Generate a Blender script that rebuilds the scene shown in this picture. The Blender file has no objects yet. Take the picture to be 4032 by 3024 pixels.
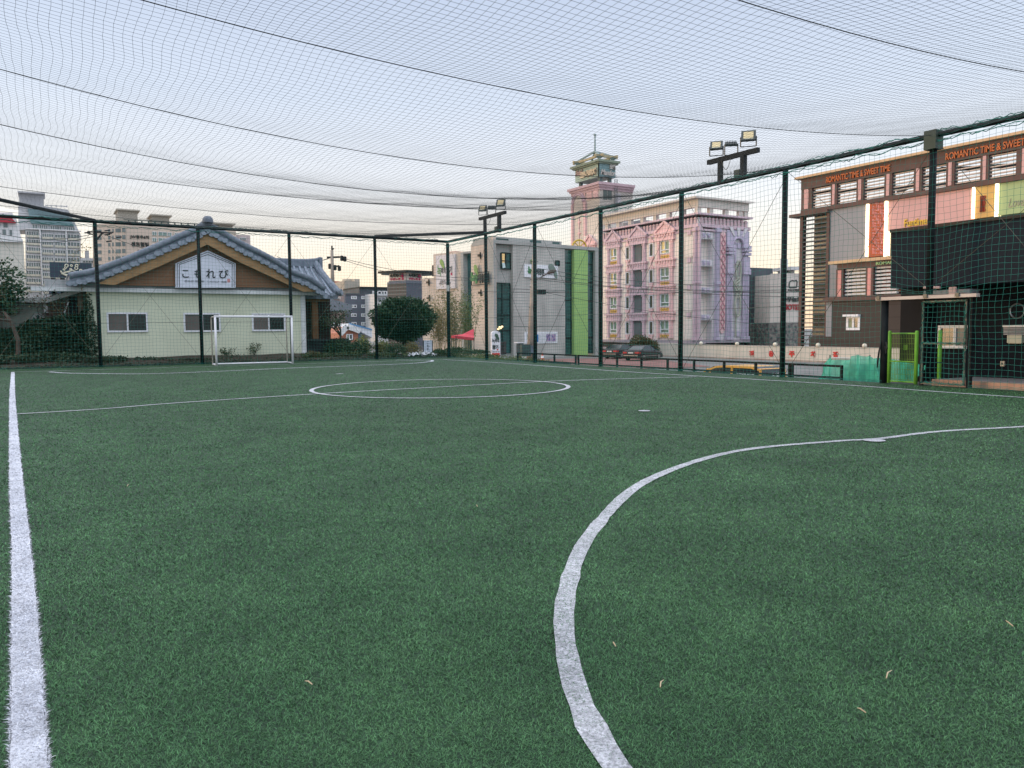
import bpy, math, random
import numpy as np
from mathutils import Vector, Matrix
random.seed(7); rng=np.random.default_rng(11)
R_=math.radians
S=bpy.context.scene; C=S.collection
# ------------------------------------------------------------------ camera
EYE=np.array([0.,0.,1.36]); FPX=3100.; CX,CY=2016.,1512.
def _ray0(x,y):
    v=np.array([x-CX,-(y-CY),-FPX]); return v/np.linalg.norm(v)
_a=_ray0(163,1313); _b=_ray0(163+3000,1313-0.0076*3000)
_up=np.cross(_b,_a); _up/=np.linalg.norm(_up)
if _up[1]<0: _up=-_up
ROT=np.array([np.cross(_a,_up),_a,_up])
cam=bpy.data.cameras.new("camera"); camo=bpy.data.objects.new("camera",cam); C.objects.link(camo)
cam.sensor_width=36; cam.lens=FPX/4032*36; cam.clip_start=.05; cam.clip_end=3000
M=Matrix([list(ROT[i])+[EYE[i]] for i in range(3)]+[[0,0,0,1]])
camo.matrix_world=M; S.camera=camo
# ------------------------------------------------------------------ sky and sun
SUN_AZ=-58.; SUN_EL=5.
w=bpy.data.worlds.new("World"); S.world=w; w.use_nodes=True
nt=w.node_tree; nt.nodes.clear()
def N(t,ty,**k):
    n=t.nodes.new(ty)
    for a,b in k.items(): setattr(n,a,b)
    return n
tc=N(nt,'ShaderNodeTexCoord'); sx=N(nt,'ShaderNodeSeparateXYZ'); nt.links.new(tc.outputs['Generated'],sx.inputs[0])
rp=N(nt,'ShaderNodeValToRGB'); nt.links.new(sx.outputs['Z'],rp.inputs[0])
cr=rp.color_ramp
STOPS=[(0.0,(.88,.64,.44)),(.045,(.86,.69,.52)),(.10,(.77,.69,.61)),(.17,(.67,.67,.71)),(.27,(.51,.555,.655)),(.42,(.385,.44,.57)),(.58,(1.20,1.24,1.36)),(1.0,(1.40,1.44,1.56))]
cr.elements[0].position=0; cr.elements[0].color=(*STOPS[0][1],1); cr.elements[1].position=1; cr.elements[1].color=(*STOPS[-1][1],1)
for p,c in STOPS[1:-1]:
    e=cr.elements.new(p); e.color=(*c,1)
sky=N(nt,'ShaderNodeTexSky',sky_type='NISHITA',sun_disc=False,sun_elevation=R_(SUN_EL),sun_rotation=R_(SUN_AZ),air_density=1.0,dust_density=1.5,ozone_density=1.5)
# away from the sun the low sky is cooler and greyer
vd_=N(nt,'ShaderNodeVectorMath',operation='DOT_PRODUCT'); nt.links.new(tc.outputs['Generated'],vd_.inputs[0]); vd_.inputs[1].default_value=(math.sin(R_(-20)),math.cos(R_(-20)),0)
mr_=N(nt,'ShaderNodeMapRange',interpolation_type='SMOOTHSTEP'); nt.links.new(vd_.outputs['Value'],mr_.inputs[0]); mr_.inputs[1].default_value=-.1; mr_.inputs[2].default_value=-.75; mr_.inputs[3].default_value=0; mr_.inputs[4].default_value=1
rc=N(nt,'ShaderNodeValToRGB'); nt.links.new(sx.outputs['Z'],rc.inputs[0]); ce=rc.color_ramp
ce.elements[0].position=0; ce.elements[0].color=(.60,.64,.74,1); ce.elements[1].position=1; ce.elements[1].color=(1.40,1.44,1.56,1)
for p_,c_ in ((.15,(.72,.76,.88)),(.55,(1.1,1.16,1.32))): q_=ce.elements.new(p_); q_.color=(*c_,1)
mxs=N(nt,'ShaderNodeMix',data_type='RGBA'); nt.links.new(mr_.outputs[0],mxs.inputs[0]); nt.links.new(rp.outputs[0],mxs.inputs[6]); nt.links.new(rc.outputs[0],mxs.inputs[7])
bg1=N(nt,'ShaderNodeBackground'); bg1.inputs['Strength'].default_value=.05
bg2=N(nt,'ShaderNodeBackground'); bg2.inputs['Strength'].default_value=.92
add=N(nt,'ShaderNodeAddShader'); out=N(nt,'ShaderNodeOutputWorld')
nt.links.new(sky.outputs[0],bg1.inputs['Color']); nt.links.new(mxs.outputs[2],bg2.inputs['Color'])
nt.links.new(bg1.outputs[0],add.inputs[0]); nt.links.new(bg2.outputs[0],add.inputs[1]); nt.links.new(add.outputs[0],out.inputs['Surface'])
sl=bpy.data.lights.new("sun","SUN"); sl.energy=.9; sl.color=(1,.66,.38); sl.angle=R_(12)
so=bpy.data.objects.new("sun",sl); C.objects.link(so)
sd=Vector((math.sin(R_(SUN_AZ))*math.cos(R_(SUN_EL)),math.cos(R_(SUN_AZ))*math.cos(R_(SUN_EL)),math.sin(R_(SUN_EL))))
so.rotation_euler=sd.to_track_quat('Z','Y').to_euler()
S.view_settings.view_transform='Standard'; S.view_settings.look='None'; S.view_settings.exposure=0.5; S.view_settings.gamma=1
S.cycles.max_bounces=5; S.cycles.transparent_max_bounces=12
# ------------------------------------------------------------------ where a thing of the photo stands: sight line met with a real plane
def ray(x,y): return ROT@np.array([x-CX,-(y-CY),-FPX])
def ground_at(x,y,z=0.): d=ray(x,y); return EYE+(z-EYE[2])/d[2]*d
def plane_y(x,y,Y): d=ray(x,y); return EYE+Y/d[1]*d
def plane_x(x,y,X): d=ray(x,y); return EYE+X/d[0]*d
def far_at(x,y,dep): return EYE+dep/FPX*ray(x,y)
# ------------------------------------------------------------------ materials
MATS={}
def mat(name,col,rough=.8,var=.12,scale=3.,metal=0.,spec=.3,bump=0.,bscale=40.,emit=None,es=1.,detail=4.,col2=None,stretch=None,alpha=1.,trans=0.):
    if name in MATS: return MATS[name]
    m=bpy.data.materials.new(name); m.use_nodes=True; t=m.node_tree; b=t.nodes['Principled BSDF']
    b.inputs['Roughness'].default_value=rough; b.inputs['Metallic'].default_value=metal; b.inputs['Specular IOR Level'].default_value=spec
    g=N(t,'ShaderNodeNewGeometry'); mp=N(t,'ShaderNodeMapping'); t.links.new(g.outputs['Position'],mp.inputs[0])
    if stretch: mp.inputs['Scale'].default_value=stretch
    nz=N(t,'ShaderNodeTexNoise'); nz.inputs['Scale'].default_value=scale; nz.inputs['Detail'].default_value=detail; t.links.new(mp.outputs[0],nz.inputs['Vector'])
    r=N(t,'ShaderNodeValToRGB'); e=r.color_ramp.elements
    c2=col2 if col2 else tuple(min(1,c*(1+var)) for c in col); c1=col if col2 else tuple(c*(1-var) for c in col)
    e[0].position=.32; e[0].color=(*c1,1); e[1].position=.68; e[1].color=(*c2,1)
    t.links.new(nz.outputs[0],r.inputs[0]); t.links.new(r.outputs[0],b.inputs['Base Color'])
    if bump:
        n2=N(t,'ShaderNodeTexNoise'); n2.inputs['Scale'].default_value=bscale; n2.inputs['Detail'].default_value=3; t.links.new(g.outputs['Position'],n2.inputs['Vector'])
        bp=N(t,'ShaderNodeBump'); bp.inputs['Strength'].default_value=bump; bp.inputs['Distance'].default_value=.02; t.links.new(n2.outputs[0],bp.inputs['Height']); t.links.new(bp.outputs[0],b.inputs['Normal'])
    if emit: b.inputs['Emission Color'].default_value=(*emit,1); b.inputs['Emission Strength'].default_value=es
    if trans: b.inputs['Transmission Weight'].default_value=trans
    b.inputs['Alpha'].default_value=alpha
    MATS[name]=m; return m
def boards(name,col,pitch,axis='z',dark=.55,width=.08,rough=.7,metal=0.,var=.08,jx=None):
    """lines (joints, ribs, board marks) every pitch metres along one world direction; jx = unit 2-vector for a horizontal direction"""
    if name in MATS: return MATS[name]
    m=mat(name,col,rough,var,.8,metal,stretch=(1,1,.35),detail=7); t=m.node_tree; b=t.nodes['Principled BSDF']
    src=b.inputs['Base Color'].links[0].from_socket
    g=N(t,'ShaderNodeNewGeometry'); vd=N(t,'ShaderNodeVectorMath',operation='DOT_PRODUCT'); t.links.new(g.outputs['Position'],vd.inputs[0])
    vd.inputs[1].default_value=(0,0,1) if axis=='z' else (jx[0],jx[1],0)
    mu=N(t,'ShaderNodeMath',operation='MULTIPLY'); mu.inputs[1].default_value=1/pitch; t.links.new(vd.outputs['Value'],mu.inputs[0])
    fr=N(t,'ShaderNodeMath',operation='FRACT'); t.links.new(mu.outputs[0],fr.inputs[0])
    lt=N(t,'ShaderNodeMath',operation='LESS_THAN'); lt.inputs[1].default_value=width; t.links.new(fr.outputs[0],lt.inputs[0])
    mx=N(t,'ShaderNodeMix',data_type='RGBA'); t.links.new(lt.outputs[0],mx.inputs[0]); t.links.new(src,mx.inputs[6])
    mx.inputs[7].default_value=(*[c*dark for c in col],1); t.links.new(mx.outputs[2],b.inputs['Base Color'])
    return m
# ------------------------------------------------------------------ mesh building
ORG={}
class MB:
    def __init__(s): s.v=[]; s.f=[]
    def poly(s,pts):
        n=len(s.v); s.v+= [tuple(p) for p in pts]; s.f.append(tuple(range(n,n+len(pts)))); return s
    def hexa(s,p):  # p: 8 corners, bottom ring then top ring
        n=len(s.v); s.v+=[tuple(q) for q in p]
        for f in ((0,3,2,1),(4,5,6,7),(0,1,5,4),(1,2,6,5),(2,3,7,6),(3,0,4,7)): s.f.append(tuple(n+i for i in f))
        return s
    def box(s,x0,x1,y0,y1,z0,z1): return s.hexa([(x0,y0,z0),(x1,y0,z0),(x1,y1,z0),(x0,y1,z0),(x0,y0,z1),(x1,y0,z1),(x1,y1,z1),(x0,y1,z1)])
    def ring(s,pts,rad,n=8,cap=True,close=False):
        pts=[Vector(p) for p in pts]; k=len(pts); rad=rad if isinstance(rad,(list,tuple)) else [rad]*k; st=len(s.v); pn=None
        for i,p in enumerate(pts):
            d=(pts[(i+1)%k if close else min(i+1,k-1)]-pts[(i-1)%k if close else max(i-1,0)])
            if d.length<1e-9: d=Vector((0,0,1))
            d.normalize()
            if pn is None: a=d.cross(Vector((0,0,1)) if abs(d.z)<.95 else Vector((1,0,0)))
            else: a=pn-d*pn.dot(d)
            if a.length<1e-6: a=d.orthogonal()
            a.normalize(); pn=a; b=d.cross(a)
            for j in range(n):
                t=2*math.pi*(j+.5)/n; s.v.append(tuple(p+(a*math.cos(t)+b*math.sin(t))*rad[i]))
        for i in range(k if close else k-1):
            i2=(i+1)%k
            for j in range(n): s.f.append((st+i*n+j,st+i*n+(j+1)%n,st+i2*n+(j+1)%n,st+i2*n+j))
        if cap and not close: s.f.append(tuple(st+j for j in range(n))[::-1]); s.f.append(tuple(st+(k-1)*n+j for j in range(n)))
        return s
    def bar(s,a,b,w,h=None,up=(0,0,1)):  # rectangular bar from a to b
        h=h or w; a=Vector(a); b=Vector(b); d=(b-a).normalized(); x=d.cross(Vector(up))
        if x.length<1e-4: x=Vector((1,0,0)) if abs(d.z)>.9 else d.orthogonal()
        x.normalize(); y=x.cross(d); x*=w/2; y*=h/2
        return s.hexa([a-x-y,a+x-y,a+x+y,a-x+y,b-x-y,b+x-y,b+x+y,b-x+y])
    def lathe(s,c,prof,n=16):
        st=len(s.v)
        for r,z in prof:
            for j in range(n): t=2*math.pi*j/n; s.v.append((c[0]+r*math.cos(t),c[1]+r*math.sin(t),c[2]+z))
        for i in range(len(prof)-1):
            for j in range(n): s.f.append((st+i*n+j,st+i*n+(j+1)%n,st+(i+1)*n+(j+1)%n,st+(i+1)*n+j))
        return s
class Fr:
    """an upright plane: origin P, direction az (degrees clockwise from +Y) running to the right in view, normal n towards the viewer"""
    def __init__(s,P,az):
        s.P=np.array(P,float); s.U=np.array([math.sin(R_(az)),math.cos(R_(az)),0.]); s.Nn=np.array([s.U[1],-s.U[0],0.])
        if s.Nn@(EYE-s.P)<0: s.Nn=-s.Nn
    def uv(s,x,y):
        d=ray(x,y); t=((s.P-EYE)@s.Nn)/(d@s.Nn); q=EYE+t*d-s.P; return float(q@s.U),float(q[2])
    def pt(s,u,v,n=0.): return tuple(s.P+u*s.U+np.array([0,0,v])+n*s.Nn)
    def R(s,x0,y0,x1,y1):
        ym=(y0+y1)/2; xm=(x0+x1)/2
        return s.uv(x0,ym)[0],s.uv(x1,ym)[0],s.uv(xm,y1)[1],s.uv(xm,y0)[1]
def fbox(mb,fr,u0,u1,v0,v1,n0,n1):
    return mb.hexa([fr.pt(u0,v0,n1),fr.pt(u1,v0,n1),fr.pt(u1,v0,n0),fr.pt(u0,v0,n0),fr.pt(u0,v1,n1),fr.pt(u1,v1,n1),fr.pt(u1,v1,n0),fr.pt(u0,v1,n0)])
def fprism(mb,fr,pts,n0,n1):  # polygon in (u,v) extruded from n0 to n1
    k=len(pts); st=len(mb.v)
    mb.v+=[fr.pt(u,v,n1) for u,v in pts]+[fr.pt(u,v,n0) for u,v in pts]
    mb.f.append(tuple(range(st,st+k))); mb.f.append(tuple(range(st+2*k-1,st+k-1,-1)))
    for i in range(k): j=(i+1)%k; mb.f.append((st+i,st+k+i,st+k+j,st+j))
def frame_rect(mb,fr,u0,u1,v0,v1,t,n0,n1):
    fbox(mb,fr,u0,u1,v0,v0+t,n0,n1); fbox(mb,fr,u0,u1,v1-t,v1,n0,n1); fbox(mb,fr,u0,u0+t,v0+t,v1-t,n0,n1); fbox(mb,fr,u1-t,u1,v0+t,v1-t,n0,n1)
def tag(o,label=None,cat=None,group=None,kind=None):
    if label: o['label']=label
    if cat: o['category']=cat
    if group: o['group']=group
    if kind: o['kind']=kind
    return o
def thing(name,label,cat,loc,group=None):
    o=bpy.data.objects.new(name,None); C.objects.link(o); o.location=loc; o.empty_display_size=.3; ORG[o]=np.array(loc,float)
    return tag(o,label,cat,group)
def obj(name,mb,m,parent=None,origin=None,smooth=False,arrays=None):
    if arrays is not None: V,F=arrays; V=np.asarray(V,float)
    else: V=np.array(mb.v,float); F=mb.f
    if parent is not None: og=ORG[parent]
    elif origin is not None: og=np.array(origin,float)
    else: og=np.array([(V[:,0].min()+V[:,0].max())/2,(V[:,1].min()+V[:,1].max())/2,V[:,2].min()])
    me=bpy.data.meshes.new(name); W=V-og
    if isinstance(F,np.ndarray):
        k=F.shape[1]; me.vertices.add(len(W)); me.vertices.foreach_set('co',W.astype(np.float32).ravel())
        me.loops.add(F.size); me.loops.foreach_set('vertex_index',F.astype(np.int32).ravel())
        me.polygons.add(len(F)); me.polygons.foreach_set('loop_start',np.arange(0,F.size,k,dtype=np.int32)); me.polygons.foreach_set('loop_total',np.full(len(F),k,dtype=np.int32)); me.update(calc_edges=True)
    else: me.from_pydata(W.tolist(),[],F)
    me.materials.append(m)
    if smooth: me.polygons.foreach_set('use_smooth',[True]*len(me.polygons))
    o=bpy.data.objects.new(name,me); C.objects.link(o)
    if parent is not None: o.parent=parent; ORG[o]=ORG[parent]
    else: o.location=og; ORG[o]=og
    return o
def dup(o,delta,label=None,par=None):
    """copy a thing with its parts and sub-parts, moved by delta"""
    c=o.copy(); C.objects.link(c)
    if par is None: c.location=Vector(o.location)+Vector(delta); ORG[c]=ORG[o]+np.array(delta)
    else: c.parent=par; ORG[c]=ORG[par]
    if label: c['label']=label
    for ch in list(o.children): dup(ch,delta,None,c)
    return c
def writing(name,body,fr,u0,u1,v0,v1,n,m,parent,bold=0.,ext=.02,shear=0.):
    """letters as a thin solid fitted into a rectangle of the plane fr"""
    cu=bpy.data.curves.new(name,'FONT'); cu.body=body; cu.offset=bold; cu.extrude=.01; cu.shear=shear; cu.space_line=.9; cu.align_x='CENTER'
    t=bpy.data.objects.new(name,cu); C.objects.link(t); bpy.context.view_layer.update()
    dg=bpy.context.evaluated_depsgraph_get(); me=t.evaluated_get(dg).to_mesh()
    V=np.array([v.co[:] for v in me.vertices]); F=[tuple(p.vertices) for p in me.polygons]; t.evaluated_get(dg).to_mesh_clear()
    bpy.data.objects.remove(t); bpy.data.curves.remove(cu)
    lo=V.min(0); hi=V.max(0); mb=MB()
    for q in V:
        a=(q[0]-lo[0])/(hi[0]-lo[0]); b=(q[1]-lo[1])/(hi[1]-lo[1]); c=(q[2]-lo[2])/max(hi[2]-lo[2],1e-6)
        mb.v.append(fr.pt(u0+a*(u1-u0),v0+b*(v1-v0),n+c*ext))
    mb.f=F
    return obj(name,mb,m,parent)
def leaf_cloud(pts,size,nrm_up=.3,aspect=.6,seed=0):
    """one small leaf-shaped quad per point"""
    r=np.random.default_rng(seed); P=np.asarray(pts,float); n=len(P)
    d=r.normal(size=(n,3)); d[:,2]*=.6; d/=np.linalg.norm(d,axis=1)[:,None]
    e=r.normal(size=(n,3)); e[:,2]+=nrm_up; e-=d*(e*d).sum(1)[:,None]; e/=np.linalg.norm(e,axis=1)[:,None]
    s=size*r.uniform(.6,1.3,n)[:,None]
    V=np.stack([P,P+d*s*.5+e*s*aspect*.5,P+d*s,P+d*s*.5-e*s*aspect*.5],1).reshape(-1,3)
    return V,np.arange(4*n).reshape(-1,4)
# ================================================================== GROUND
BLACK=mat('black_steel',(.010,.014,.016),.65,.25,6,spec=.15)
def turf_material(name,c1,c2,dark,blade=False):
    m=bpy.data.materials.new(name); m.use_nodes=True; t=m.node_tree; b=t.nodes['Principled BSDF']; b.inputs['Roughness'].default_value=.62; b.inputs['Specular IOR Level'].default_value=.25
    g=N(t,'ShaderNodeNewGeometry')
    def noise(sc,det=3,stretch=None,rough=.6):
        mp=N(t,'ShaderNodeMapping'); t.links.new(g.outputs['Position'],mp.inputs[0])
        if stretch: mp.inputs['Scale'].default_value=stretch
        n=N(t,'ShaderNodeTexNoise'); n.inputs['Scale'].default_value=sc; n.inputs['Detail'].default_value=det; n.inputs['Roughness'].default_value=rough; t.links.new(mp.outputs[0],n.inputs['Vector']); return n.outputs[0]
    r=N(t,'ShaderNodeValToRGB'); e=r.color_ramp.elements; e[0].position=.36; e[0].color=(*c1,1); e[1].position=.66; e[1].color=(*c2,1)
    t.links.new(noise(1.3,5),r.inputs[0]); col=r.outputs[0]
    # flattened / combed patches a hand wide, then the fibre grain
    def mul(col,fac,lo,hi,a=.35,bb=.65):
        mr=N(t,'ShaderNodeMapRange'); mr.inputs[1].default_value=a; mr.inputs[2].default_value=bb; mr.inputs[3].default_value=lo; mr.inputs[4].default_value=hi; t.links.new(fac,mr.inputs[0])
        v=N(t,'ShaderNodeVectorMath',operation='SCALE'); t.links.new(col,v.inputs[0]); t.links.new(mr.outputs[0],v.inputs['Scale']); return v.outputs[0]
    col=mul(col,noise(9,4,(1.2,.7,1)),.90,1.09); col=mul(col,noise(.22,4,(1,.6,1)),.88,1.12)
    if blade:
        at=N(t,'ShaderNodeAttribute',attribute_name='fibre'); 
        col=mul(col,at.outputs['Fac'],.5,1.5,0,1)
    else:
        col=mul(col,noise(90,3),dark,1.25); col=mul(col,noise(28,3),.8,1.12)
        bp=N(t,'ShaderNodeBump'); bp.inputs['Strength'].default_value=.5; bp.inputs['Distance'].default_value=.012
        t.links.new(noise(120,3),bp.inputs['Height']); t.links.new(bp.outputs[0],b.inputs['Normal'])
    t.links.new(col,b.inputs['Base Color']); return m
TURF=turf_material('turf_green',(.016,.048,.022),(.026,.074,.034),.4)
TURFB=turf_material('turf_fibre',(.058,.160,.066),(.090,.215,.090),.6,True)
WHITEL=turf_material('white_fibre',(.40,.41,.45),(.52,.53,.57),.6)
WHITEB=turf_material('white_fibre_blade',(.50,.52,.58),(.62,.64,.70),.6,True)
def sheet(name,x0,x1,y0,y1,z,m,nx=1,ny=1,fz=None):
    mb=MB()
    for j in range(ny+1):
        for i in range(nx+1):
            x=x0+(x1-x0)*i/nx; y=y0+(y1-y0)*j/ny; mb.v.append((x,y,fz(x,y) if fz else z))
    for j in range(ny):
        for i in range(nx): a=j*(nx+1)+i; mb.f.append((a,a+1,a+nx+2,a+nx+1))
    return tag(obj(name,mb,m,origin=(0,0,0)),kind='structure')
ASPH=mat('asphalt',(.17,.17,.165),.9,.16,.5,bump=.3,bscale=60)
def lotz(x,y):
    d=x*math.sin(R_(31))+y*math.cos(R_(31)); t=min(1,max(0,(d-36)/26)); t=t*t*(3-2*t)
    return -2.45+.72*t
g=MB()
xs=[-1500,-400,-100,-20,10,17.8]+[17.8+i*3.2 for i in range(1,26)]+[130,220,500,1500]; ys=[-600,-100,-20]+[-10+4*i for i in range(30)]+[130,200,400,1500]
for y in ys:
    for x in xs: g.v.append((x,y,lotz(x,y)))
nx=len(xs)
for j in range(len(ys)-1):
    for i in range(nx-1): a=j*nx+i; g.f.append((a,a+1,a+nx+1,a+nx))
tag(obj('ground',g,ASPH,origin=(0,0,0),smooth=True),kind='structure')
# the raised plot that carries the pitch and the garden of the tiled house
SOIL=mat('soil',(.045,.038,.028),.95,.35,4,bump=.8,bscale=12)
e=MB(); e.box(-60,17.75,-30,36.2,-3.5,-.02); e.box(-60,17.75,36.2,52,-3.5,-.02); 
tag(obj('terrace',e,mat('retaining_concrete',(.28,.27,.26),.9,.15,1.5),origin=(0,0,0)),kind='structure')
sheet('pitch',-3.2,17.72,-12,36.0,0,TURF)
e=MB()
for j in range(41):
    for i in range(25):
        x=-30+47.7*i/24; y=36.0+16*j/40; z=.02+.26*min(1,(y-36.0)/1.6)+.05*math.sin(x*1.7+y*2.1)*min(1,(y-36)*2); e.v.append((x,y,z if x<13.4 else .02+(z-.02)*max(0,1-(x-13.4)/4)))
for j in range(40):
    for i in range(24): a=j*25+i; e.f.append((a,a+1,a+26,a+25))
tag(obj('garden_ground',e,SOIL,origin=(0,0,0)),kind='structure')
# red paved forecourt beyond the railing
PAVE=mat('red_paving',(.20,.105,.095),.9,.2,.8,bump=.3,bscale=30)
def lotsheet(name,pts,m,dz):
    mb=MB(); (x0,y0),(x1,y1),(x2,y2),(x3,y3)=pts; n=14
    for j in range(n+1):
        for i in range(n+1):
            a=i/n; b=j/n; x=(x0*(1-a)+x1*a)*(1-b)+(x3*(1-a)+x2*a)*b; y=(y0*(1-a)+y1*a)*(1-b)+(y3*(1-a)+y2*a)*b; mb.v.append((x,y,lotz(x,y)+dz))
    for j in range(n):
        for i in range(n): a=j*(n+1)+i; mb.f.append((a,a+1,a+n+2,a+n+1))
    return tag(obj(name,mb,m,origin=(0,0,0)),kind='structure')
lotsheet('paving',[(22,50),(46,46),(56,66),(30,72)],PAVE,.03)
WPAINT=mat('road_paint',(.72,.74,.76),.7,.12,3)
for i,(a,b,c,d) in enumerate([(34,42,36.4,42.6),(37.5,40.5,38.5,45.0)]):
    lotsheet('road_marking',[(a,b),(c,b+.0),(c+.15,b+.5),(a+.15,b+.5)],WPAINT,.05)
# ------------------------------------------------------------------ painted lines (woven white fibre)
def smooth_line(P,step=.12):
    P=[np.array(p,float) for p in P]; out=[]
    for i in range(len(P)-1):
        p0=P[max(i-1,0)]; p1=P[i]; p2=P[i+1]; p3=P[min(i+2,len(P)-1)]; n=max(2,int(np.linalg.norm(p2-p1)/step))
        for k in range(n):
            t=k/n; out.append(.5*((2*p1)+(-p0+p2)*t+(2*p0-5*p1+4*p2-p3)*t*t+(-p0+3*p1-3*p2+p3)*t**3))
    out.append(P[-1]); return np.array(out)
LINES=[]
def line(name,P,w,raw=False,close=False,z=.007):
    Q=np.array(P,float) if raw else smooth_line(P); n=len(Q)
    T=np.gradient(Q,axis=0); T/=np.linalg.norm(T,axis=1)[:,None]; Nn=np.stack([T[:,1],-T[:,0]],1)
    wob=w/2*(1+.05*rng.normal(size=(n,1)))
    L=Q+Nn*wob; Rr=Q-Nn*wob; V=np.concatenate([np.c_[L,np.full(n,z)],np.c_[Rr,np.full(n,z)]]); F=np.array([(i,i+1,n+i+1,n+i) for i in range(n-1)])
    LINES.append((Q,w)); return name,V,F,Q,w
gl=lambda x,y: ground_at(x,y)[:2]
SIDE=[(-.02,.2),(-.075,1.6),(-.09,2.83),(-.16,5.6),(-.255,8.45),(-.42,14),(-.62,21),(-.9,32.0),(-.93,32.9)]
HALF=[gl(68,1632),gl(400,1612),gl(700,1588),gl(1240,1553),gl(1700,1527),gl(2230,1500),gl(2740,1485)]
RIGHT=[(16.05,-4)]+[tuple(gl(*p)) for p in ((4032,1567),(3250,1512),(2450,1463.6),(1950,1428),(1765,1417.6))]+[(16.0,33.0)]
GOALL=[(-.95,32.9),(4,32.92),(10,32.95),(16.0,33.0)]
PEN=[(3.2,-1.6),(2.15,-.6),(1.62,.6),(1.44,1.4)]+[tuple(gl(*p)) for p in ((2425,3024),(2245,2640),(2233,2330),(2340,2085),(2560,1888),(2900,1778),(3300,1738),(3450,1730),(3700,1700),(4032,1681))]+[(13.6,5.1),(15.4,4.4)]
FARP=[tuple(gl(*p)) for p in ((195,1465),(262,1470),(420,1472.5),(600,1472.5),(860,1463),(1150,1450),(1400,1441),(1600,1433),(1690,1425),(1700,1420),(1650,1418.5),(1560,1418))]
th=np.linspace(0,2*math.pi,97); CIR=np.stack([8.15+3.02*np.cos(th),16.95+3.0*np.sin(th)],1)
def disc(c,r): t=np.linspace(0,2*math.pi,25)[:-1]; return [(c[0]+r*math.cos(a),c[1]+r*math.sin(a),.013) for a in t]
LD=[line('sideline',SIDE,.102),line('penalty_arc',PEN,.095),line('sideline',RIGHT,.11,z=.0105),line('halfway_line',HALF,.09,z=.0115),line('centre_circle',CIR,.10,raw=True,z=.0125),line('goal_line',GOALL,.08,z=.010),line('penalty_arc',FARP,.12,z=.0135)]
# fibres: near the camera every blade is there, thinning out with distance
def blades(xy,dist,white,seed):
    r=np.random.default_rng(seed); n=len(xy); s=np.minimum((np.maximum(dist,1.8)/2.5)**.92,6.5)
    wd=(.0016 if not white else .0026)*s*r.uniform(.7,1.3,n); h=(.005+.006*r.random(n))*np.minimum(s,1.25); a=r.uniform(0,2*math.pi,n); ln=h*r.uniform(.6,2.4,n)
    la=r.uniform(0,2*math.pi,n); P=np.c_[xy,np.zeros(n)]
    dx=np.c_[np.cos(a),np.sin(a),np.zeros(n)]*(wd/2)[:,None]; lean=np.c_[np.cos(la),np.sin(la),np.zeros(n)]*ln[:,None]
    up=np.zeros((n,3)); up[:,2]=h
    m1=P+lean*.35+up*.65; t=P+lean+up*r.uniform(.75,1.0,n)[:,None]
    V=np.stack([P-dx,P+dx,m1+dx,t,m1-dx],1).reshape(-1,3)
    b=np.arange(n)*5
    F=np.concatenate([np.stack([b,b+1,b+2,b+4],1),np.stack([b+4,b+2,b+3,b+3],1)])
    return V,b,np.repeat(r.random(n),5)
def add_fibre(o,vals):
    at=o.data.attributes.new('fibre','FLOAT','POINT'); at.data.foreach_set('value',vals.astype(np.float32))
def blade_mesh(name,V,b,vals,m,extra=None):
    n=len(b); F4=np.stack([b,b+1,b+2,b+4],1); F3=np.stack([b+4,b+2,b+3],1); nv=len(V)
    if extra is not None:
        EV,EF=extra; V=np.concatenate([V,EV]); vals=np.concatenate([vals,np.full(len(EV),.45)]); F4=np.concatenate([F4,EF+nv])
    me=bpy.data.meshes.new(name); me.vertices.add(len(V)); me.vertices.foreach_set('co',V.astype(np.float32).ravel())
    li=np.concatenate([F4.ravel(),F3.ravel()]); me.loops.add(len(li)); me.loops.foreach_set('vertex_index',li.astype(np.int32))
    cnt=np.concatenate([np.full(len(F4),4),np.full(len(F3),3)]); me.polygons.add(len(cnt)); st=np.concatenate([[0],np.cumsum(cnt)[:-1]])
    me.polygons.foreach_set('loop_start',st.astype(np.int32)); me.polygons.foreach_set('loop_total',cnt.astype(np.int32)); me.update(calc_edges=True)
    me.materials.append(m); o=bpy.data.objects.new(name,me); C.objects.link(o); ORG[o]=np.zeros(3); add_fibre(o,vals); return o
def seg_dist(xy,Q,w):
    m=np.full(len(xy),False)
    for c0 in range(0,len(xy),60000):
        p=xy[c0:c0+60000]; best=np.full(len(p),9.)
        A=Q[:-1]; B=Q[1:]
        for a,b in zip(A,B):
            ab=b-a; t=np.clip(((p-a)@ab)/(ab@ab),0,1); d=np.hypot(*(p-a-t[:,None]*ab).T); best=np.minimum(best,d)
        m[c0:c0+60000]=best<w/2
    return m
NB=1150000
dd=1.5*np.exp(rng.random(NB)*math.log(40/1.5)); aa=R_(31)+R_(41)*(rng.random(NB)*2-1)
xy=np.stack([dd*np.sin(aa),dd*np.cos(aa)],1); ok=(xy[:,0]<17.4)&(xy[:,0]>-1.7)&(xy[:,1]<35.5); xy=xy[ok]; dd=dd[ok]
onl=np.zeros(len(xy),bool)
lines_for=[LD[0],LD[1],LD[3],LD[4],LD[2],LD[6],LD[5]]
own=np.full(len(xy),-1)
for k,L in enumerate(lines_for):
    Q=L[3]; lo=Q.min(0)-.3; hi=Q.max(0)+.3; near=np.where((xy>lo).all(1)&(xy<hi).all(1)&(own<0))[0]
    if len(near):
        Qn=Q[::2] if len(Q)>160 else Q
        Qn=np.concatenate([Qn,Q[-1:]]); hit=seg_dist(xy[near],Qn,L[4]+.026); own[near[hit]]=k
V,b,vals=blades(xy[own<0],dd[own<0],False,3)
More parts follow.
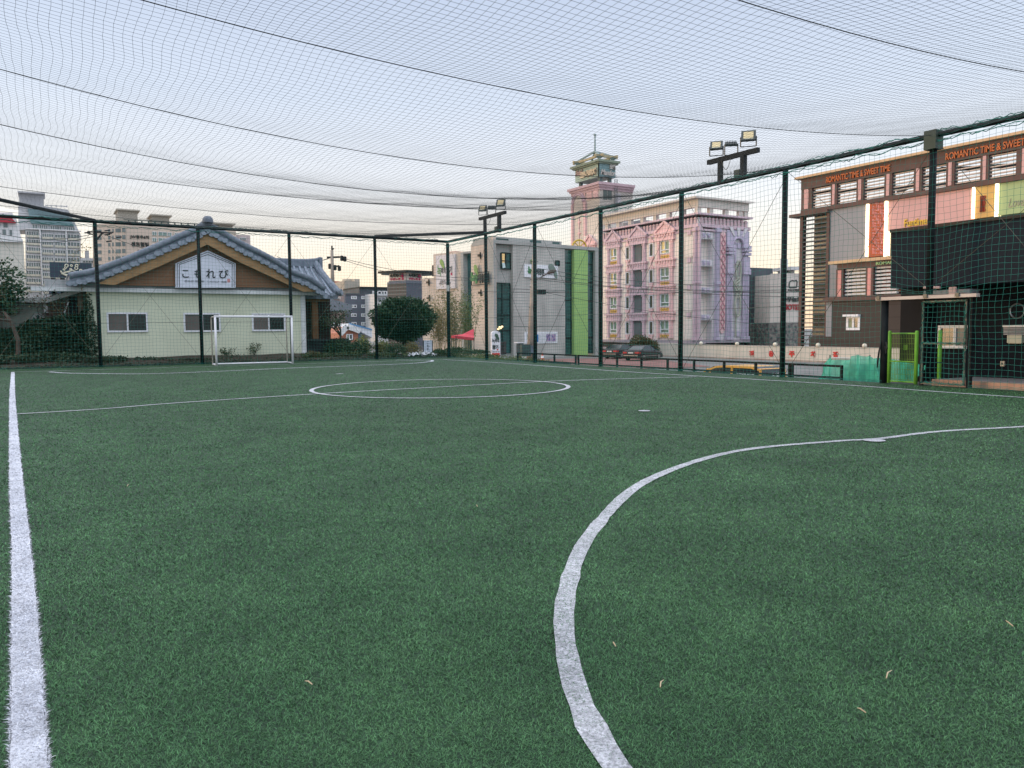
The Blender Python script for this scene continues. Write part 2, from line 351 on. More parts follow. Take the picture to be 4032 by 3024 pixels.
gr=blade_mesh('artificial_grass',V,b,vals,TURFB); tag(gr,'short green plastic turf fibres covering the pitch','artificial turf',kind='stuff')
for L in LD:
    nm,LV,LF,Q,w_=L
    k=[i for i,q in enumerate(lines_for) if q is L]
    if k and (own==k[0]).sum()>50:
        sel=own==k[0]; X=xy[sel]; D=dd[sel]; rr=np.random.default_rng(5)
        X2=np.concatenate([X]+[X+rr.normal(size=X.shape)*(.006+.003*D[:,None]*.3) for _ in range(3)]); D2=np.concatenate([D]*4); kk_=seg_dist(X2,np.concatenate([Q[::2],Q[-1:]]),w_+.006); X2=X2[kk_]; D2=D2[kk_]
        V,b,vals=blades(X2,D2,True,9)
        o=blade_mesh(nm,V,b,vals,WHITEB,(LV,LF))
    else: o=obj(nm,None,WHITEL,origin=(0,0,0),arrays=(LV,LF))
    tag(o,kind='structure')
for c,r,nm in (((8.5,10.0),.10,'penalty_spot'),((8.08,24.25),.12,'penalty_spot'),((8.5,5.82),.13,'penalty_spot')):
    mb=MB(); mb.poly(disc(c,r)); tag(obj(nm,mb,WHITEL,origin=(0,0,0)),kind='structure')
# dropped pine needles and bits of litter
TW=mat('dry_twig',(.45,.36,.24),.8,.2)
for i,(px,py,L,a) in enumerate([(2600,2706,.05,-.4),(3490,2670,.07,-.7),(500,1915,.06,.2),(3990,2466,.05,.1),(2425,2545,.03,.3),(3410,2806,.03,.9),(1880,1995,.04,.2),(1230,2695,.035,1.2)]):
    p=ground_at(px,py,.02); mb=MB(); q=p+np.array([L*math.cos(a+1),L*math.sin(a+1),.008]); mb.ring([p,(p+q)/2+np.array([0,.006,.004]),q],[.0022,.003,.0012],5)
    tag(obj('dry_twig',mb,TW),['pale straight straw lying right of the white arc bottom','brown bent twig lying on the turf bottom right','small pale stalk on the turf near the left touchline','short dry stalk at the right edge of the turf','tiny dry stalk just right of the white arc','short white sliver on the turf bottom right','tiny dry stalk in the middle of the turf','pale sliver on the turf bottom centre'][i],'twig')
# ================================================================== CAGE
XR,XL,YF,HT=17.55,-1.6,35.62,5.68
cage=thing('pitch_cage','tall black steel frame with posts and top rails enclosing the pitch','sports cage',(8,14,0))
PR=.075
yposts=[31.7,27.55,23.1,18.9,14.85]; gatey=10.7
for y in yposts+[6.5,2.3]:
    obj('post',MB().ring([(XR,y,-.6),(XR,y,HT)],.078,10),BLACK,cage,smooth=True)
obj('post',MB().ring([(XR,gatey,2.1),(XR,gatey,HT)],.078,10),BLACK,cage,smooth=True)
obj('post',MB().ring([(XR,YF,-.3),(XR,YF,HT)],.085,10),BLACK,cage,smooth=True)
FX=[2.0,5.85,9.68,13.72]
for x in FX: obj('post',MB().ring([(x,YF,-.2),(x,YF,HT+.1)],.072,10),BLACK,cage,smooth=True)
obj('post',MB().ring([(XL,31.4,-.2),(XL,31.4,HT+.2)],.085,10),BLACK,cage)
obj('top_rail',MB().ring([(XR,-4,HT),(XR,16,HT),(XR,YF,HT+.08)],.065,10),BLACK,cage,smooth=True)
obj('top_rail',MB().ring([(XL,YF,HT+.1),(XR,YF,HT+.08)],.065,10),BLACK,cage,smooth=True)
obj('corner_rail',MB().ring([(FX[3],YF,HT+.14),(XR,31.7,HT+.12)],.065,10),BLACK,cage,smooth=True)
obj('corner_rail',MB().ring([(FX[0],YF,HT+.14),(XL,31.4,HT+.22)],.065,10),BLACK,cage,smooth=True)
obj('top_rail',MB().ring([(XL,31.4,HT+.2),(XL,8,HT+.1)],.065,10),BLACK,cage,smooth=True)
obj('junction_box',MB().box(XR-.16,XR+.14,gatey-.14,gatey+.14,HT-.32,HT+.1),mat('grey_green_box',(.05,.07,.055),.6),cage)
obj('junction_box',MB().box(XR-.15,XR-.09,35.3,35.5,3.3,3.6),mat('pale_box',(.45,.47,.44),.6),cage)
WIRE=mat('wire',(.05,.055,.05),.5,.2,metal=.5); WIRES=mat('rope_pale',(.13,.12,.09),.7,.2)
def sagw(a,b,s,n=14): a=np.array(a,float); b=np.array(b,float); return [tuple(a+(b-a)*i/n-np.array([0,0,s*4*(i/n)*(1-i/n)])) for i in range(n+1)]
ally=[YF]+yposts+[gatey,6.5]
for y0,y1 in zip(ally[:-1],ally[1:]):
    if y1<gatey+.1 and y1>gatey-.1: ends=((y0,.1,y1,HT-.1),(y0,HT-.1,y1+.05,2.2))
    elif y0==gatey: ends=((y0,2.3,y1,HT-.1),(y0,HT-.1,y1,.1))
    else: ends=((y0,.1,y1,HT-.1),(y0,HT-.1,y1,.1))
    for a,z0,b_,z1 in ends: obj('brace_wire',MB().ring(sagw((XR+.12,a,z0),(XR+.12,b_,z1),.02,3),.0065,5),WIRE,cage)
allx=[XL]+FX+[XR]
for x0,x1 in zip(allx[:-1],allx[1:]):
    for z0,z1 in ((.2,HT-.1),(HT-.1,.2)): obj('brace_wire',MB().ring(sagw((x0,YF+.12,z0),(x1,YF+.12,z1),.02,3),.0055,5),WIRES,cage)
obj('brace_wire',MB().ring(sagw((XL,YF+.1,1.75),(XR,YF+.1,1.95),.05,8),.0065,5),WIRE,cage)
obj('brace_wire',MB().ring(sagw((XR+.11,YF,1.95),(XR+.11,12,1.98),.05,8),.0065,5),WIRE,cage)
# roof cables
CY_=[-5.,-1.9,2.3,6.5,10.7,14.85,18.9,23.1,27.5,31.7,YF]; CS=[.5,.6,.65,.66,.62,.9,.82,.45,.40,.3,0.]
CABM=mat('cable',(.03,.035,.035),.5,.2)
def edgez(x,y):
    return HT+.02
def cabz(x,k): u=(x-XL)/(XR-XL); return HT+(.0 if k<10 else .1)-CS[k]*4*u*(1-u)
for k in range(2,10):
    y=CY_[k]; x1=XR; x0=XL
    if k==9: x0=XL; 
    obj('cable',MB().ring([(x0+(x1-x0)*i/24,y,cabz(x0+(x1-x0)*i/24,k)) for i in range(25)],.0075,6),CABM,cage,smooth=True)
obj('cable',MB().ring([(XL+(XR-XL)*i/24,33.7,HT+.04-.16*4*(i/24)*(1-i/24)) for i in range(25)],.006,6),CABM,cage,smooth=True)
# ------------------------------------------------------------------ nets
TEAL=mat('teal_twine',(.015,.17,.14),.6,.35,5); GREYT=mat('grey_twine',(.030,.042,.045),.6,.3,5)
def snoise(x,y,s=0):
    return (np.sin(x*1.31+s)*np.cos(y*1.73+s*2.1)+.6*np.sin(x*2.9+y*1.1+s*3)+.4*np.cos(y*4.7-x*2.3+s)+.25*np.sin(x*9.1+s)*np.cos(y*7.7))/2.25
def net_mesh(lines,rad):
    """lines: list of (n,3) arrays; every string becomes a thin three-sided cord"""
    VV=[];FF=[];off=0
    for L in lines:
        L=np.asarray(L); n=len(L)
        if n<2: continue
        T=np.gradient(L,axis=0); T/=np.maximum(np.linalg.norm(T,axis=1),1e-9)[:,None]
        a=np.cross(T,np.array([.31,.22,.92])); a/=np.maximum(np.linalg.norm(a,axis=1),1e-9)[:,None]; b=np.cross(T,a)
        R3=[L+rad*(math.cos(t)*a+math.sin(t)*b) for t in (0,2.0944,4.18879)]
        V=np.stack(R3,1).reshape(-1,3); i=np.arange(n-1)*3+off
        for j in range(3): FF.append(np.stack([i+j,i+(j+1)%3,i+3+(j+1)%3,i+3+j],1))
        VV.append(V); off+=len(V)
    return np.concatenate(VV),np.concatenate(FF)
def rz(x,y):
    x=np.asarray(x,float); y=np.asarray(y,float); k=np.clip(np.searchsorted(CY_,y)-1,0,len(CY_)-2); cy=np.array(CY_); cs=np.array(CS)
    u=np.clip((x-XL)/(XR-XL),0,1); t=(y-cy[k])/(cy[k+1]-cy[k]); s=cs[k]*(1-t)+cs[k+1]*t
    bil=np.where(k>=6,.05,.15)*np.sin(math.pi*t)*np.sin(math.pi*u)**.5*(1-.6*(k>=9))
    return HT-s*4*u*(1-u)-bil+.012*snoise(x*1.5,y*1.5,4)+np.where(y>YF-2,.1*(y-YF+2)/2,0)
def inside(x,y):
    r=(x-FX[3])/(XR-FX[3])+(y-31.7)/(YF-31.7)<=1.0
    l=(FX[0]-x)/(FX[0]-XL)+(y-31.4)/(YF-31.4)<=1.0
    return (y<=31.4)|(r&l)
ROOF=[]; CELL=.118
for x in np.arange(XL,XR+.01,CELL):
    y=np.arange(-3.6,YF+.01,.236); xx=x+.045*snoise(y*1.3,x*.9,1)+.10*snoise(y*.35,x*.25,2); xx=np.clip(xx,XL,XR); m=inside(np.full_like(y,x),y); y=y[m]; xx=xx[m]
    ROOF.append(np.stack([xx,y,rz(xx,y)],1))
for y in np.arange(-3.6,YF+.01,CELL):
    x=np.arange(XL,XR+.01,.236); m=inside(x,np.full_like(x,y)); x=x[m]; yy=y+.02*snoise(x,y*1.1,6)
    ROOF.append(np.stack([x,yy,rz(x,yy)],1))
V,F=net_mesh(ROOF,.0021); o=obj('roof_net',None,GREYT,origin=(8,14,0),arrays=(V,F)); tag(o,'dark square mesh net sagging over the whole pitch','net')
GATE=(9.72,11.75,2.05)
def wall_net(name,label,axis,c,a0,a1,gate=False,seed=0):
    L=[]; cell=.135
    def disp(a,z):
        da=.028*snoise(a*1.9,z*2.3,seed+1)+.05*snoise(a*.8,z*.9,seed+5); dz=.025*snoise(a*2.1,z*1.9,seed+3)+.05*snoise(a*.7,z*1.2,seed+7)
        dn=.03*snoise(a*1.1,z*1.3,seed+9)
        env=np.clip((HT-z)/.6,0,1)*np.clip(z/.4,0,1)
        if gate: # the net is gathered down to the gate lintel below the post
            r=np.hypot(a-gatey,(z-2.35)*.8); dz=dz-.30*np.exp(-(r/1.0)**2)*np.clip((z-2.1)/.4,0,1)
        return da*env,dz*env,dn
    def put(a,z):
        da,dz,dn=disp(a,z); A=a+da; Z=np.clip(z+dz,.015,HT)
        L_=np.stack([np.full_like(A,c)+dn,A,Z],1) if axis=='x' else np.stack([A,np.full_like(A,c)+dn,Z],1)
        return L_
    for a in np.arange(a0,a1+.001,cell):
        zs=np.arange(.015,HT,.135)
        if gate and GATE[0]<a<GATE[1]: zs=zs[zs>GATE[2]]
        if len(zs)>1: L.append(put(np.full_like(zs,a),zs))
    for z in np.arange(.015,HT,cell):
        as_=np.arange(a0,a1,.135)
        if gate and z<GATE[2]:
            L.append(put(as_[as_<GATE[0]],np.full_like(as_[as_<GATE[0]],z))); L.append(put(as_[as_>GATE[1]],np.full_like(as_[as_>GATE[1]],z)))
        else: L.append(put(as_,np.full_like(as_,z)))
    # gathered hem at the bottom and the lacing at the top rail
    as_=np.arange(a0,a1,.09)
    for q in range(3):
        zz=.02+.02*q+.025*rng.random(len(as_)); dn=.03*rng.normal(size=len(as_)); s=as_[(as_<GATE[0])] if gate else as_
        for seg in ((as_<GATE[0],as_>GATE[1]) if gate else (as_>-99,)):
            A=as_[seg]; L.append(np.stack([np.full_like(A,c)+dn[seg],A,zz[seg]],1) if axis=='x' else np.stack([A,np.full_like(A,c)+dn[seg],zz[seg]],1))
    for q in range(3):
        zz=HT-.03-.06*q+.02*np.sin(as_*9+q*2); L.append(np.stack([np.full_like(as_,c),as_,zz],1) if axis=='x' else np.stack([as_,np.full_like(as_,c),zz+.06],1))
    V,F=net_mesh(L,.0033); o=obj(name,None,TEAL,origin=((c,(a0+a1)/2,0) if axis=='x' else ((a0+a1)/2,c,0)),arrays=(V,F)); tag(o,label,'net')
    G_=[]
    for q in range(4):
        A=np.arange(a0,a1,.08); zz=HT-.10*(q>1)-.02+.03*np.sin(A*(5+q)+q)+.015*rng.normal(size=len(A))+(.06 if q<2 else -.03); nn_=.05*np.cos(A*(4+q)+q*2)
        G_.append(np.stack([c-.0+nn_,A,zz],1) if axis=='x' else np.stack([A,c+nn_,zz+.08],1))
    V,F=net_mesh(G_,.011); obj('gathered_edge',None,TEAL,o,arrays=(V,F)); return o
wall_net('side_net','teal square mesh net hanging along the right touchline, with a gap for the gate','x',XR-.1,-3,YF-.08,True,0)
wall_net('side_net','teal square mesh net hanging behind the far goal','y',YF-.1,XL,XR-.1,False,3)
# ------------------------------------------------------------------ railing outside the cage
rail=[29.7,28.4,25.2,22.7,21.35,20.0,18.75,17.45,16.2,14.98]
def railing(ys,label):
    t=thing('steel_railing',label,'railing',(18.0,ys[0],0),'low steel railings outside the cage')
    for y in ys: obj('post',MB().box(17.97,18.03,y-.03,y+.03,lotz(18,y),.36),BLACK,t)
    for z in (.34,.03): obj('rail',MB().box(17.975,18.025,ys[-1]-.03,ys[0]+.03,z-.025,z+.03),BLACK,t)
railing(rail[:2]+[26.8,25.3],'low black steel railing outside the cage beside the concrete building')
railing([25.12]+rail[3:],'low black steel railing outside the cage in front of the parked cars and van')
railing([14.88,13.3],'short low black steel railing panel left of the green netting')
# ================================================================== FLOODLIGHTS
LENS=mat('lamp_glass',(.62,.52,.28),.25,.15,20,spec=.6); GUN=mat('gunmetal',(.035,.05,.05),.4,.2,spec=.5)
def flood(parent,c,tilt,yaw,s=.36):
    c=np.array(c,float); mz=Matrix.Rotation(yaw,3,'Z')@Matrix.Rotation(tilt,3,'X')
    def P(x,y,z): return tuple(c+np.array(mz@Vector((x,y,z))))
    def bx(x0,x1,y0,y1,z0,z1): return MB().hexa([P(x0,y0,z0),P(x1,y0,z0),P(x1,y1,z0),P(x0,y1,z0),P(x0,y0,z1),P(x1,y0,z1),P(x1,y1,z1),P(x0,y1,z1)])
    h=s/2; b=bx(-h,h,-.02,.05,-h*.85,h*.85)
    for k in range(7): x=-h*.8+k*h*.27; b.hexa([P(x,.05,-h*.7),P(x+.012,.05,-h*.7),P(x+.012,.10,-h*.6),P(x,.10,-h*.6),P(x,.05,h*.7),P(x+.012,.05,h*.7),P(x+.012,.10,h*.6),P(x,.10,h*.6)])
    o=obj('floodlight',b,GUN,parent)
    l=obj('lens',bx(-h*.68,h*.68,-.024,-.0195,-h*.5,h*.6),LENS,o); obj('reflector_strip',bx(-h*.68,h*.68,-.026,-.0195,-h*.66,-h*.54),mat('lamp_strip',(.6,.6,.45),.4),o)
    br=MB()
    for sg in (-1,1):
        p=P(sg*(h+.015),.02,-.02); br.bar(p,(p[0],p[1],c[2]-.3),.02,.03)
    br.bar((P(-h-.015,.02,0)[0],P(-h-.015,.02,0)[1],c[2]-.3),(P(h+.015,.02,0)[0],P(h+.015,.02,0)[1],c[2]-.3),.03,.02)
    obj('bracket',br,GUN,o)
def mast(y0,y1,ztop,label,lean=0.):
    t=thing('floodlight_mast',label,'floodlight mast',(XR,(y0+y1)/2,HT),'floodlight masts on the cage rail')
    obj('upright',MB().box(XR-.06,XR+.06,y0-.06,y0+.06,HT-.02,ztop),BLACK,t); obj('upright',MB().box(XR-.07,XR+.07,y1-.07,y1+.07,HT-.02,ztop),BLACK,t)
    obj('crossbar',MB().box(XR-.06,XR+.06,min(y0,y1)-.55,max(y0,y1)+.5,ztop,ztop+.13),BLACK,t)
    obj('cable',MB().ring(sagw((XR-.05,max(y0,y1)-.1,ztop),(XR-.05,(y0+y1)/2,ztop),.28,10),.008,5),GUN,t)
    obj('control_box',MB().box(XR-.10,XR+.08,min(y0,y1)+.07,min(y0,y1)+.27,HT+.05,HT+.25),mat('grey_green_box',(.05,.07,.055),.6),t)
    flood(t,(XR-.05,max(y0,y1)+.12,ztop+.5),R_(-34),R_(-50),.36); flood(t,(XR+.02,(y0+y1)/2+.05,ztop+.42),R_(65),R_(140),.34); flood(t,(XR-.05,min(y0,y1)-.22,ztop+.52),R_(-28),R_(-50),.40)
mast(17.25,16.35,6.30,'nearer black mast with three floodlights above the right rail')
mast(31.75,30.45,6.40,'far black mast with three small floodlights by the corner of the cage')
# ================================================================== GOAL
WP=mat('chipped_white_paint',(.66,.67,.70),.55,.1,3,col2=(.74,.75,.79)); RU=mat('weathered_white_paint',(.50,.46,.40),.7,.2,9)
goal=thing('football_goal','white steel goal frame with chipped paint standing before the green wall','goal',(7.6,33.55,0))
gx0,gx1,gy,gb=6.04,9.12,33.5,34.35
for x in (gx0,gx1): obj('goalpost',MB().ring([(x,gy,0),(x,gy,2.0)],.045,12),WP,goal,smooth=True)
obj('crossbar',MB().ring([(gx0-.04,gy,1.99),(gx1+.04,gy,1.99)],.045,12),WP,goal,smooth=True)
for x in (gx0,gx1):
    obj('rear_pole',MB().ring([(x,gb,0),(x,gb,1.86),(x,gb-.06,1.95),(x,gb-.2,1.98),(x,gy,1.98)],.026,8),RU,goal,smooth=True)
    obj('base_bar',MB().ring([(x,gy,.035),(x,gb,.035)],.03,8),WP,goal,smooth=True)
obj('base_bar',MB().ring([(gx0,gb,.04),(gx1,gb,.04)],.035,8),WP,goal,smooth=True)
L=[]
for x in np.arange(gx0,gx1,.14): z=np.linspace(1.96,1.55,5); L.append(np.stack([x+.02*snoise(z*3,x,2),gb-.85+.85*(1-(z-1.55)/.41)**.5,z],1))
V,F=net_mesh(L,.002); obj('goal_net',None,mat('grey_string',(.3,.3,.28),.8),goal,arrays=(V,F))
# ================================================================== TILED HOUSE
GREENW=boards('green_wall_panel',(.62,.66,.51),1.0,jx=(1,0),dark=.86,width=.012,var=.06)
TILE=mat('roof_tile',(.13,.155,.195),.75,.22,5,col2=(.21,.24,.285)); TILED=mat('roof_tile_end',(.25,.29,.35),.7,.15,9)
WOOD=mat('eave_timber',(.33,.205,.10),.7,.2,3,stretch=(1,1,4)); BROWNB=boards('brown_boards',(.23,.125,.07),.16,dark=.5,width=.1)
WFR=mat('white_frame',(.72,.74,.78),.5,.06); FLASH=mat('white_flashing',(.62,.65,.66),.6,.12,2); TARP=mat('grey_tarp',(.34,.35,.36),.8,.2,3,bump=.5,bscale=4)
PSCR=mat('insect_screen',(.13,.115,.105),.7,.1); DGL=mat('dark_window_glass',(.02,.028,.025),.2,.3,2,spec=.4)
HF=Fr((0,38.5,0),90); VF=Fr((0,37.75,0),90); GF=Fr((0,38.2,0),90)
def fpoly(fr,pts): return [fr.uv(*p) for p in pts]
def win(par,fr,x0,y0,x1,y1,t=.07,n0=.02,left=PSCR,right=DGL,fm=WFR,name='window',rail=None,deep=0.):
    u0,u1,v0,v1=fr.R(x0,y0,x1,y1); m=(u0+u1)/2; b=MB(); frame_rect(b,fr,u0,u1,v0,v1,t,n0,n0+.07); fbox(b,fr,m-t*.45,m+t*.45,v0+t,v1-t,n0,n0+.062)
    if rail: vr=v0+(v1-v0)*rail; fbox(b,fr,u0+t,u1-t,vr-t*.4,vr+t*.4,n0,n0+.058)
    o=obj(name,b,fm,par)
    obj('pane',(lambda q:(fbox(q,fr,u0+t*.6,m,v0+t*.6,v1-t*.6,n0-.01,n0+.02),q)[1])(MB()),left,o); obj('pane',(lambda q:(fbox(q,fr,m,u1-t*.6,v0+t*.6,v1-t*.6,n0-.01,n0+.024),q)[1])(MB()),right,o)
    return o
def fb(fr,x0,y0,x1,y1,n0,n1):
    b=MB(); u0,u1,v0,v1=fr.R(x0,y0,x1,y1); fbox(b,fr,u0,u1,v0,v1,n0,n1); return b
house=thing('tiled_house','single storey house with pale green wall and grey curved tile roof behind the far goal','house',(6.5,42,.2))
b=MB(); b.box(1.75,11.12,38.5,46,.22,3.16); obj('wall',b,GREENW,house)
obj('plinth',MB().box(1.7,11.2,38.46,46,.0,.24),mat('plinth_concrete',(.30,.30,.29),.9,.2,2),house)
obj('corner_trim',MB().box(10.93,11.16,38.44,38.5,.24,3.12),FLASH,house)
obj('coping',MB().box(-.3,11.85,38.28,38.62,3.13,3.30),FLASH,house)
obj('tarpaulin',MB().box(.2,11.2,38.45,39.3,3.30,3.62),TARP,house)
for (x0,y0,x1,y1) in ((420,1230,582,1308),(722,1232,868,1307),(991,1234,1123,1304)): win(house,HF,x0,y0,x1,y1,.075,.0)
gp=fpoly(GF,[(395,1122),(520,1060),(818,945),(1100,1085),(1215,1135)]); b=MB(); fprism(b,GF,gp,-.12,-.02); obj('gable_wall',b,BROWNB,house)
# inner dark soffit triangle between barge boards and boards is real depth: barge boards stand .3 m forward
bl=fpoly(VF,[(818,912),(818,962),(640,1043),(452,1122),(385,1116)]); b=MB(); fprism(b,VF,bl,-.18,-.06); obj('barge_board',b,WOOD,house)
brr=fpoly(VF,[(818,912),(1262,1148),(1195,1148),(950,1034),(818,962)]); b=MB(); fprism(b,VF,brr,-.18,-.06); obj('barge_board',b,WOOD,house)
topL=[(272,1082),(330,1073),(378,1062),(440,1039),(501,1016),(600,974),(700,930),(771,900),(815,878)]
topR=[(815,878),(870,908),(950,956),(1020,990),(1085,1024),(1152,1068),(1218,1092),(1280,1134)]
def roof_strip(P,th,y0,y1):
    q=fpoly(VF,P); lo=[(u,v-th) for u,v in q][::-1]; b=MB(); fr0=Fr((0,y0,0),90); k=len(q)
    for i in range(k-1):
        (u0,v0),(u1,v1)=q[i],q[i+1]; b.hexa([(u0,y0,v0-th),(u1,y0,v1-th),(u1,y1,v1-th),(u0,y1,v0-th),(u0,y0,v0),(u1,y0,v1),(u1,y1,v1),(u0,y1,v0)])
    return b
rf=obj('roof',roof_strip(topL,.30,37.78,46.5),TILE,house); obj('roof',roof_strip(topR,.30,37.78,46.5),TILE,house)
def along(P,n):
    q=[np.array(VF.uv(*p)) for p in P]; L=[0]
    for a,c in zip(q[:-1],q[1:]): L.append(L[-1]+np.linalg.norm(c-a))
    out=[]
    for i in range(n):
        t=L[-1]*i/(n-1)
        for j in range(len(q)-1):
            if t<=L[j+1]+1e-6: s=(t-L[j])/(L[j+1]-L[j]); out.append((q[j]*(1-s)+q[j+1]*s,(q[j+1]-q[j])/np.linalg.norm(q[j+1]-q[j]))); break
    return out
# rolled verge tiles and the row of round end tiles below them
for P,n in ((topL,34),(topR,30)):
    b=MB(); pr=along(P,n*2); b.ring([(p[0],37.80,p[1]-.03) for p,_ in pr],[.13+.012*(i%2) for i in range(len(pr))],10); obj('verge_roll',b,TILE,house,smooth=True)
    b=MB(); 
    for i,(p,t) in enumerate(along(P,n)):
        c=(p[0],p[1]-.36-.04*(i%2)); r=.125; y0=37.66+.05*(i%2)
        fr_=Fr((0,y0,0),90); pts=[(c[0]+r*math.cos(a)*1.05,c[1]+r*math.sin(a)*.82) for a in np.linspace(0,2*math.pi,13)[:-1]]
        fprism(b,fr_,pts,-.5,0)
    obj('end_tile_row',b,TILED,house)
    b=MB()
    for i,(p,t) in enumerate(along(P,n)): b.ring([(p[0],37.8,p[1]+.02),(p[0],46.4,p[1]+.02)],.055,6)
    obj('rib_tile_row',b,TILE,house,smooth=True)
rp_=VF.uv(818,880); b=MB(); b.ring([(rp_[0],37.7,rp_[1]+.02),(rp_[0],46.5,rp_[1]+.02)],[.2,.2],10); b.lathe((rp_[0],37.72,rp_[1]+.03),[(.24,0),(.24,.08),(.22,.18),(.14,.28),(.0,.31)],14); obj('ridge',b,TILE,house,smooth=True)
# cross wing on the right
zr=plane_y(1170,1026,41.6)[2]; zb=plane_y(1300,1160,39.0)[2]; xr=plane_y(1240,1035,41.6)[0]; xe=plane_y(1330,1140,39.0)[0]; xl=plane_y(1150,1160,39.0)[0]
b=MB(); NS=8
def wing(s): # s 0 ridge .. 1 eave: concave slope
    return (41.6+(39.0-41.6)*s, zr-.25+(zb-zr+.25)*(s**.82))
for i in range(NS):
    y0,z0=wing(i/NS); y1,z1=wing((i+1)/NS); a0=xr+(xe-xr)*(i/NS)**1.15; a1=xr+(xe-xr)*((i+1)/NS)**1.15
    b.hexa([(xl-2,y1,z1-.22),(a1,y1,z1-.22),(a0,y0,z0-.22),(xl-2,y0,z0-.22),(xl-2,y1,z1),(a1,y1,z1),(a0,y0,z0),(xl-2,y0,z0)])
    b.hexa([(xl-2,83.2-y0,z0-.22),(a0,83.2-y0,z0-.22),(a1,83.2-y1,z1-.22),(xl-2,83.2-y1,z1-.22),(xl-2,83.2-y0,z0),(a0,83.2-y0,z0),(a1,83.2-y1,z1),(xl-2,83.2-y1,z1)])
obj('wing_roof',b,TILE,house)
b=MB()
for k in range(14):
    x=xl-1+k*.30
    if x>xe-.1: break
    pts=[]; 
    for i in range(NS+1):
        s=i/NS; lim=xr+(xe-xr)*s**1.15
        if x<lim: y,z=wing(s); pts.append((x,y,z+.03))
    if len(pts)>1: b.ring(pts,.062,6); fprism(b,Fr((0,pts[-1][1]-.04,0),90),[(x+.09*math.cos(a),pts[-1][2]-.06+.075*math.sin(a)) for a in np.linspace(0,6.28,11)[:-1]],-.1,0)
obj('rib_tile_row',b,TILED,house,smooth=False)
b=MB(); b.box(8.5,xr+.28,41.45,41.75,zr-.32,zr-.02); b.ring([(8.5,41.6,zr+.0),(xr-.6,41.6,zr+.0),(xr+.05,41.6,zr+.07),(xr+.32,41.6,zr+.16)],.10,8); b.box(xr+.2,xr+.36,41.4,41.8,zr-.35,zr+.2); obj('wing_ridge',b,TILE,house)
b=MB(); pts=[]
for i in range(NS*2+1): s=i/(NS*2); y,z=wing(s); pts.append((xr+.05+(xe-xr)*s**1.15,y,z+.16-.06*s))
b.ring(pts,[.17+.02*(i%2) for i in range(len(pts))],9); e_=pts[-1]; b.ring([e_,(e_[0]+.12,e_[1]-.12,e_[2]+.03)],.17,9); obj('hip_ridge',b,TILE,house)
b=MB(); b.box(xr+.05,xe-.55,39.9,43,zb-.25,zb+.1); b.box(11.75,12.05,39.3,39.55,.2,zb); b.box(11.2,12.6,39.2,39.35,zb-.35,zb-.12); obj('timber_post',b,mat('dark_timber',(.15,.085,.04),.8,.25,3),house)
obj('wing_wall',MB().box(11.15,13.0,40.3,45,.2,zb-.1),mat('dark_brown_wall',(.035,.025,.02),.8,.3),house)
# the sign on the gable
sg=thing('shop_sign','white house-shaped board with black cursive lettering fixed on the gable boards','sign',(6.7,38.0,3.3))
SF=Fr((0,38.06,0),90); SWH=mat('sign_white',(.66,.70,.80),.5,.05,1.5); INK=mat('ink_black',(.012,.012,.014),.5,.2)
sp=fpoly(SF,[(691,1133),(691,1037),(818,986),(928,1037),(928,1133)]); b=MB(); fprism(b,SF,sp,-.1,0); obj('board',b,SWH,sg)
b=MB()
for d in (.07,.16):
    q=[(sp[0][0]+d,sp[0][1]+.02),(sp[1][0]+d,sp[1][1]-d*.3),(sp[2][0],sp[2][1]-d*1.15),(sp[3][0]-d,sp[3][1]-d*.3),(sp[4][0]-d,sp[4][1]+.02)]
    for a,c in zip(q[:-1],q[1:]): b.bar(SF.pt(*a,.006),SF.pt(*c,.006),.022,.01,up=(0,1,0))
obj('border_line',b,INK,sg)
for ch,x0,y0,x1,y1 in (('こ',718,1063,743,1093),('も',766,1062,790,1094),('れ',812,1060,848,1096),('び',862,1062,900,1096)):
    u0,u1,v0,v1=SF.R(x0,y0,x1,y1); writing('lettering',ch,SF,u0,u1,v0,v1,.004,INK,sg,bold=.008)
u0,u1,v0,v1=SF.R(728,1104,893,1111); writing('small_lettering','日本式 居酒屋   こもれび  食堂',SF,u0,u1,v0,v1,.004,mat('pale_grey_ink',(.34,.35,.40),.6),sg)
obj('seal',fb(SF,895,1098,906,1112,.0,.008),mat('red_seal',(.55,.25,.25),.6),sg)
# ------------------------------------------------------------------ shed on the left
CONC_D=mat('stained_concrete',(.17,.18,.16),.9,.35,.9,bump=.4,bscale=8,detail=6)
shed=thing('garden_shed','low concrete shed with sloping pale roof edge left of the tiled house','shed',(-1,40,0))
ShF=Fr((0,39.4,0),90); q=fpoly(ShF,[(-120,1420),(-120,1196),(0,1192),(180,1196),(290,1162),(335,1150),(335,1420)]); b=MB(); fprism(b,ShF,q,-4,0); obj('wall',b,CONC_D,shed)
q=fpoly(ShF,[(-120,1192),(60,1190),(185,1193),(290,1160),(352,1141),(352,1126),(290,1142),(185,1172),(60,1176),(-120,1178)]); b=MB(); fprism(b,ShF,q,-4.3,.3); obj('roof_edge',b,mat('pale_slab',(.45,.47,.47),.8,.25,2),shed)
obj('door',fb(ShF,178,1190,268,1300,-.02,.03),mat('rust_brown_boards',(.10,.06,.05),.8,.3,4),shed); obj('opening',fb(ShF,272,1170,308,1260,-.02,.025),mat('dark_opening',(.012,.014,.018),.8),shed)
obj('timber_post',fb(ShF,308,1152,328,1330,.0,.12),mat('grey_timber',(.17,.14,.10),.8,.3),shed)
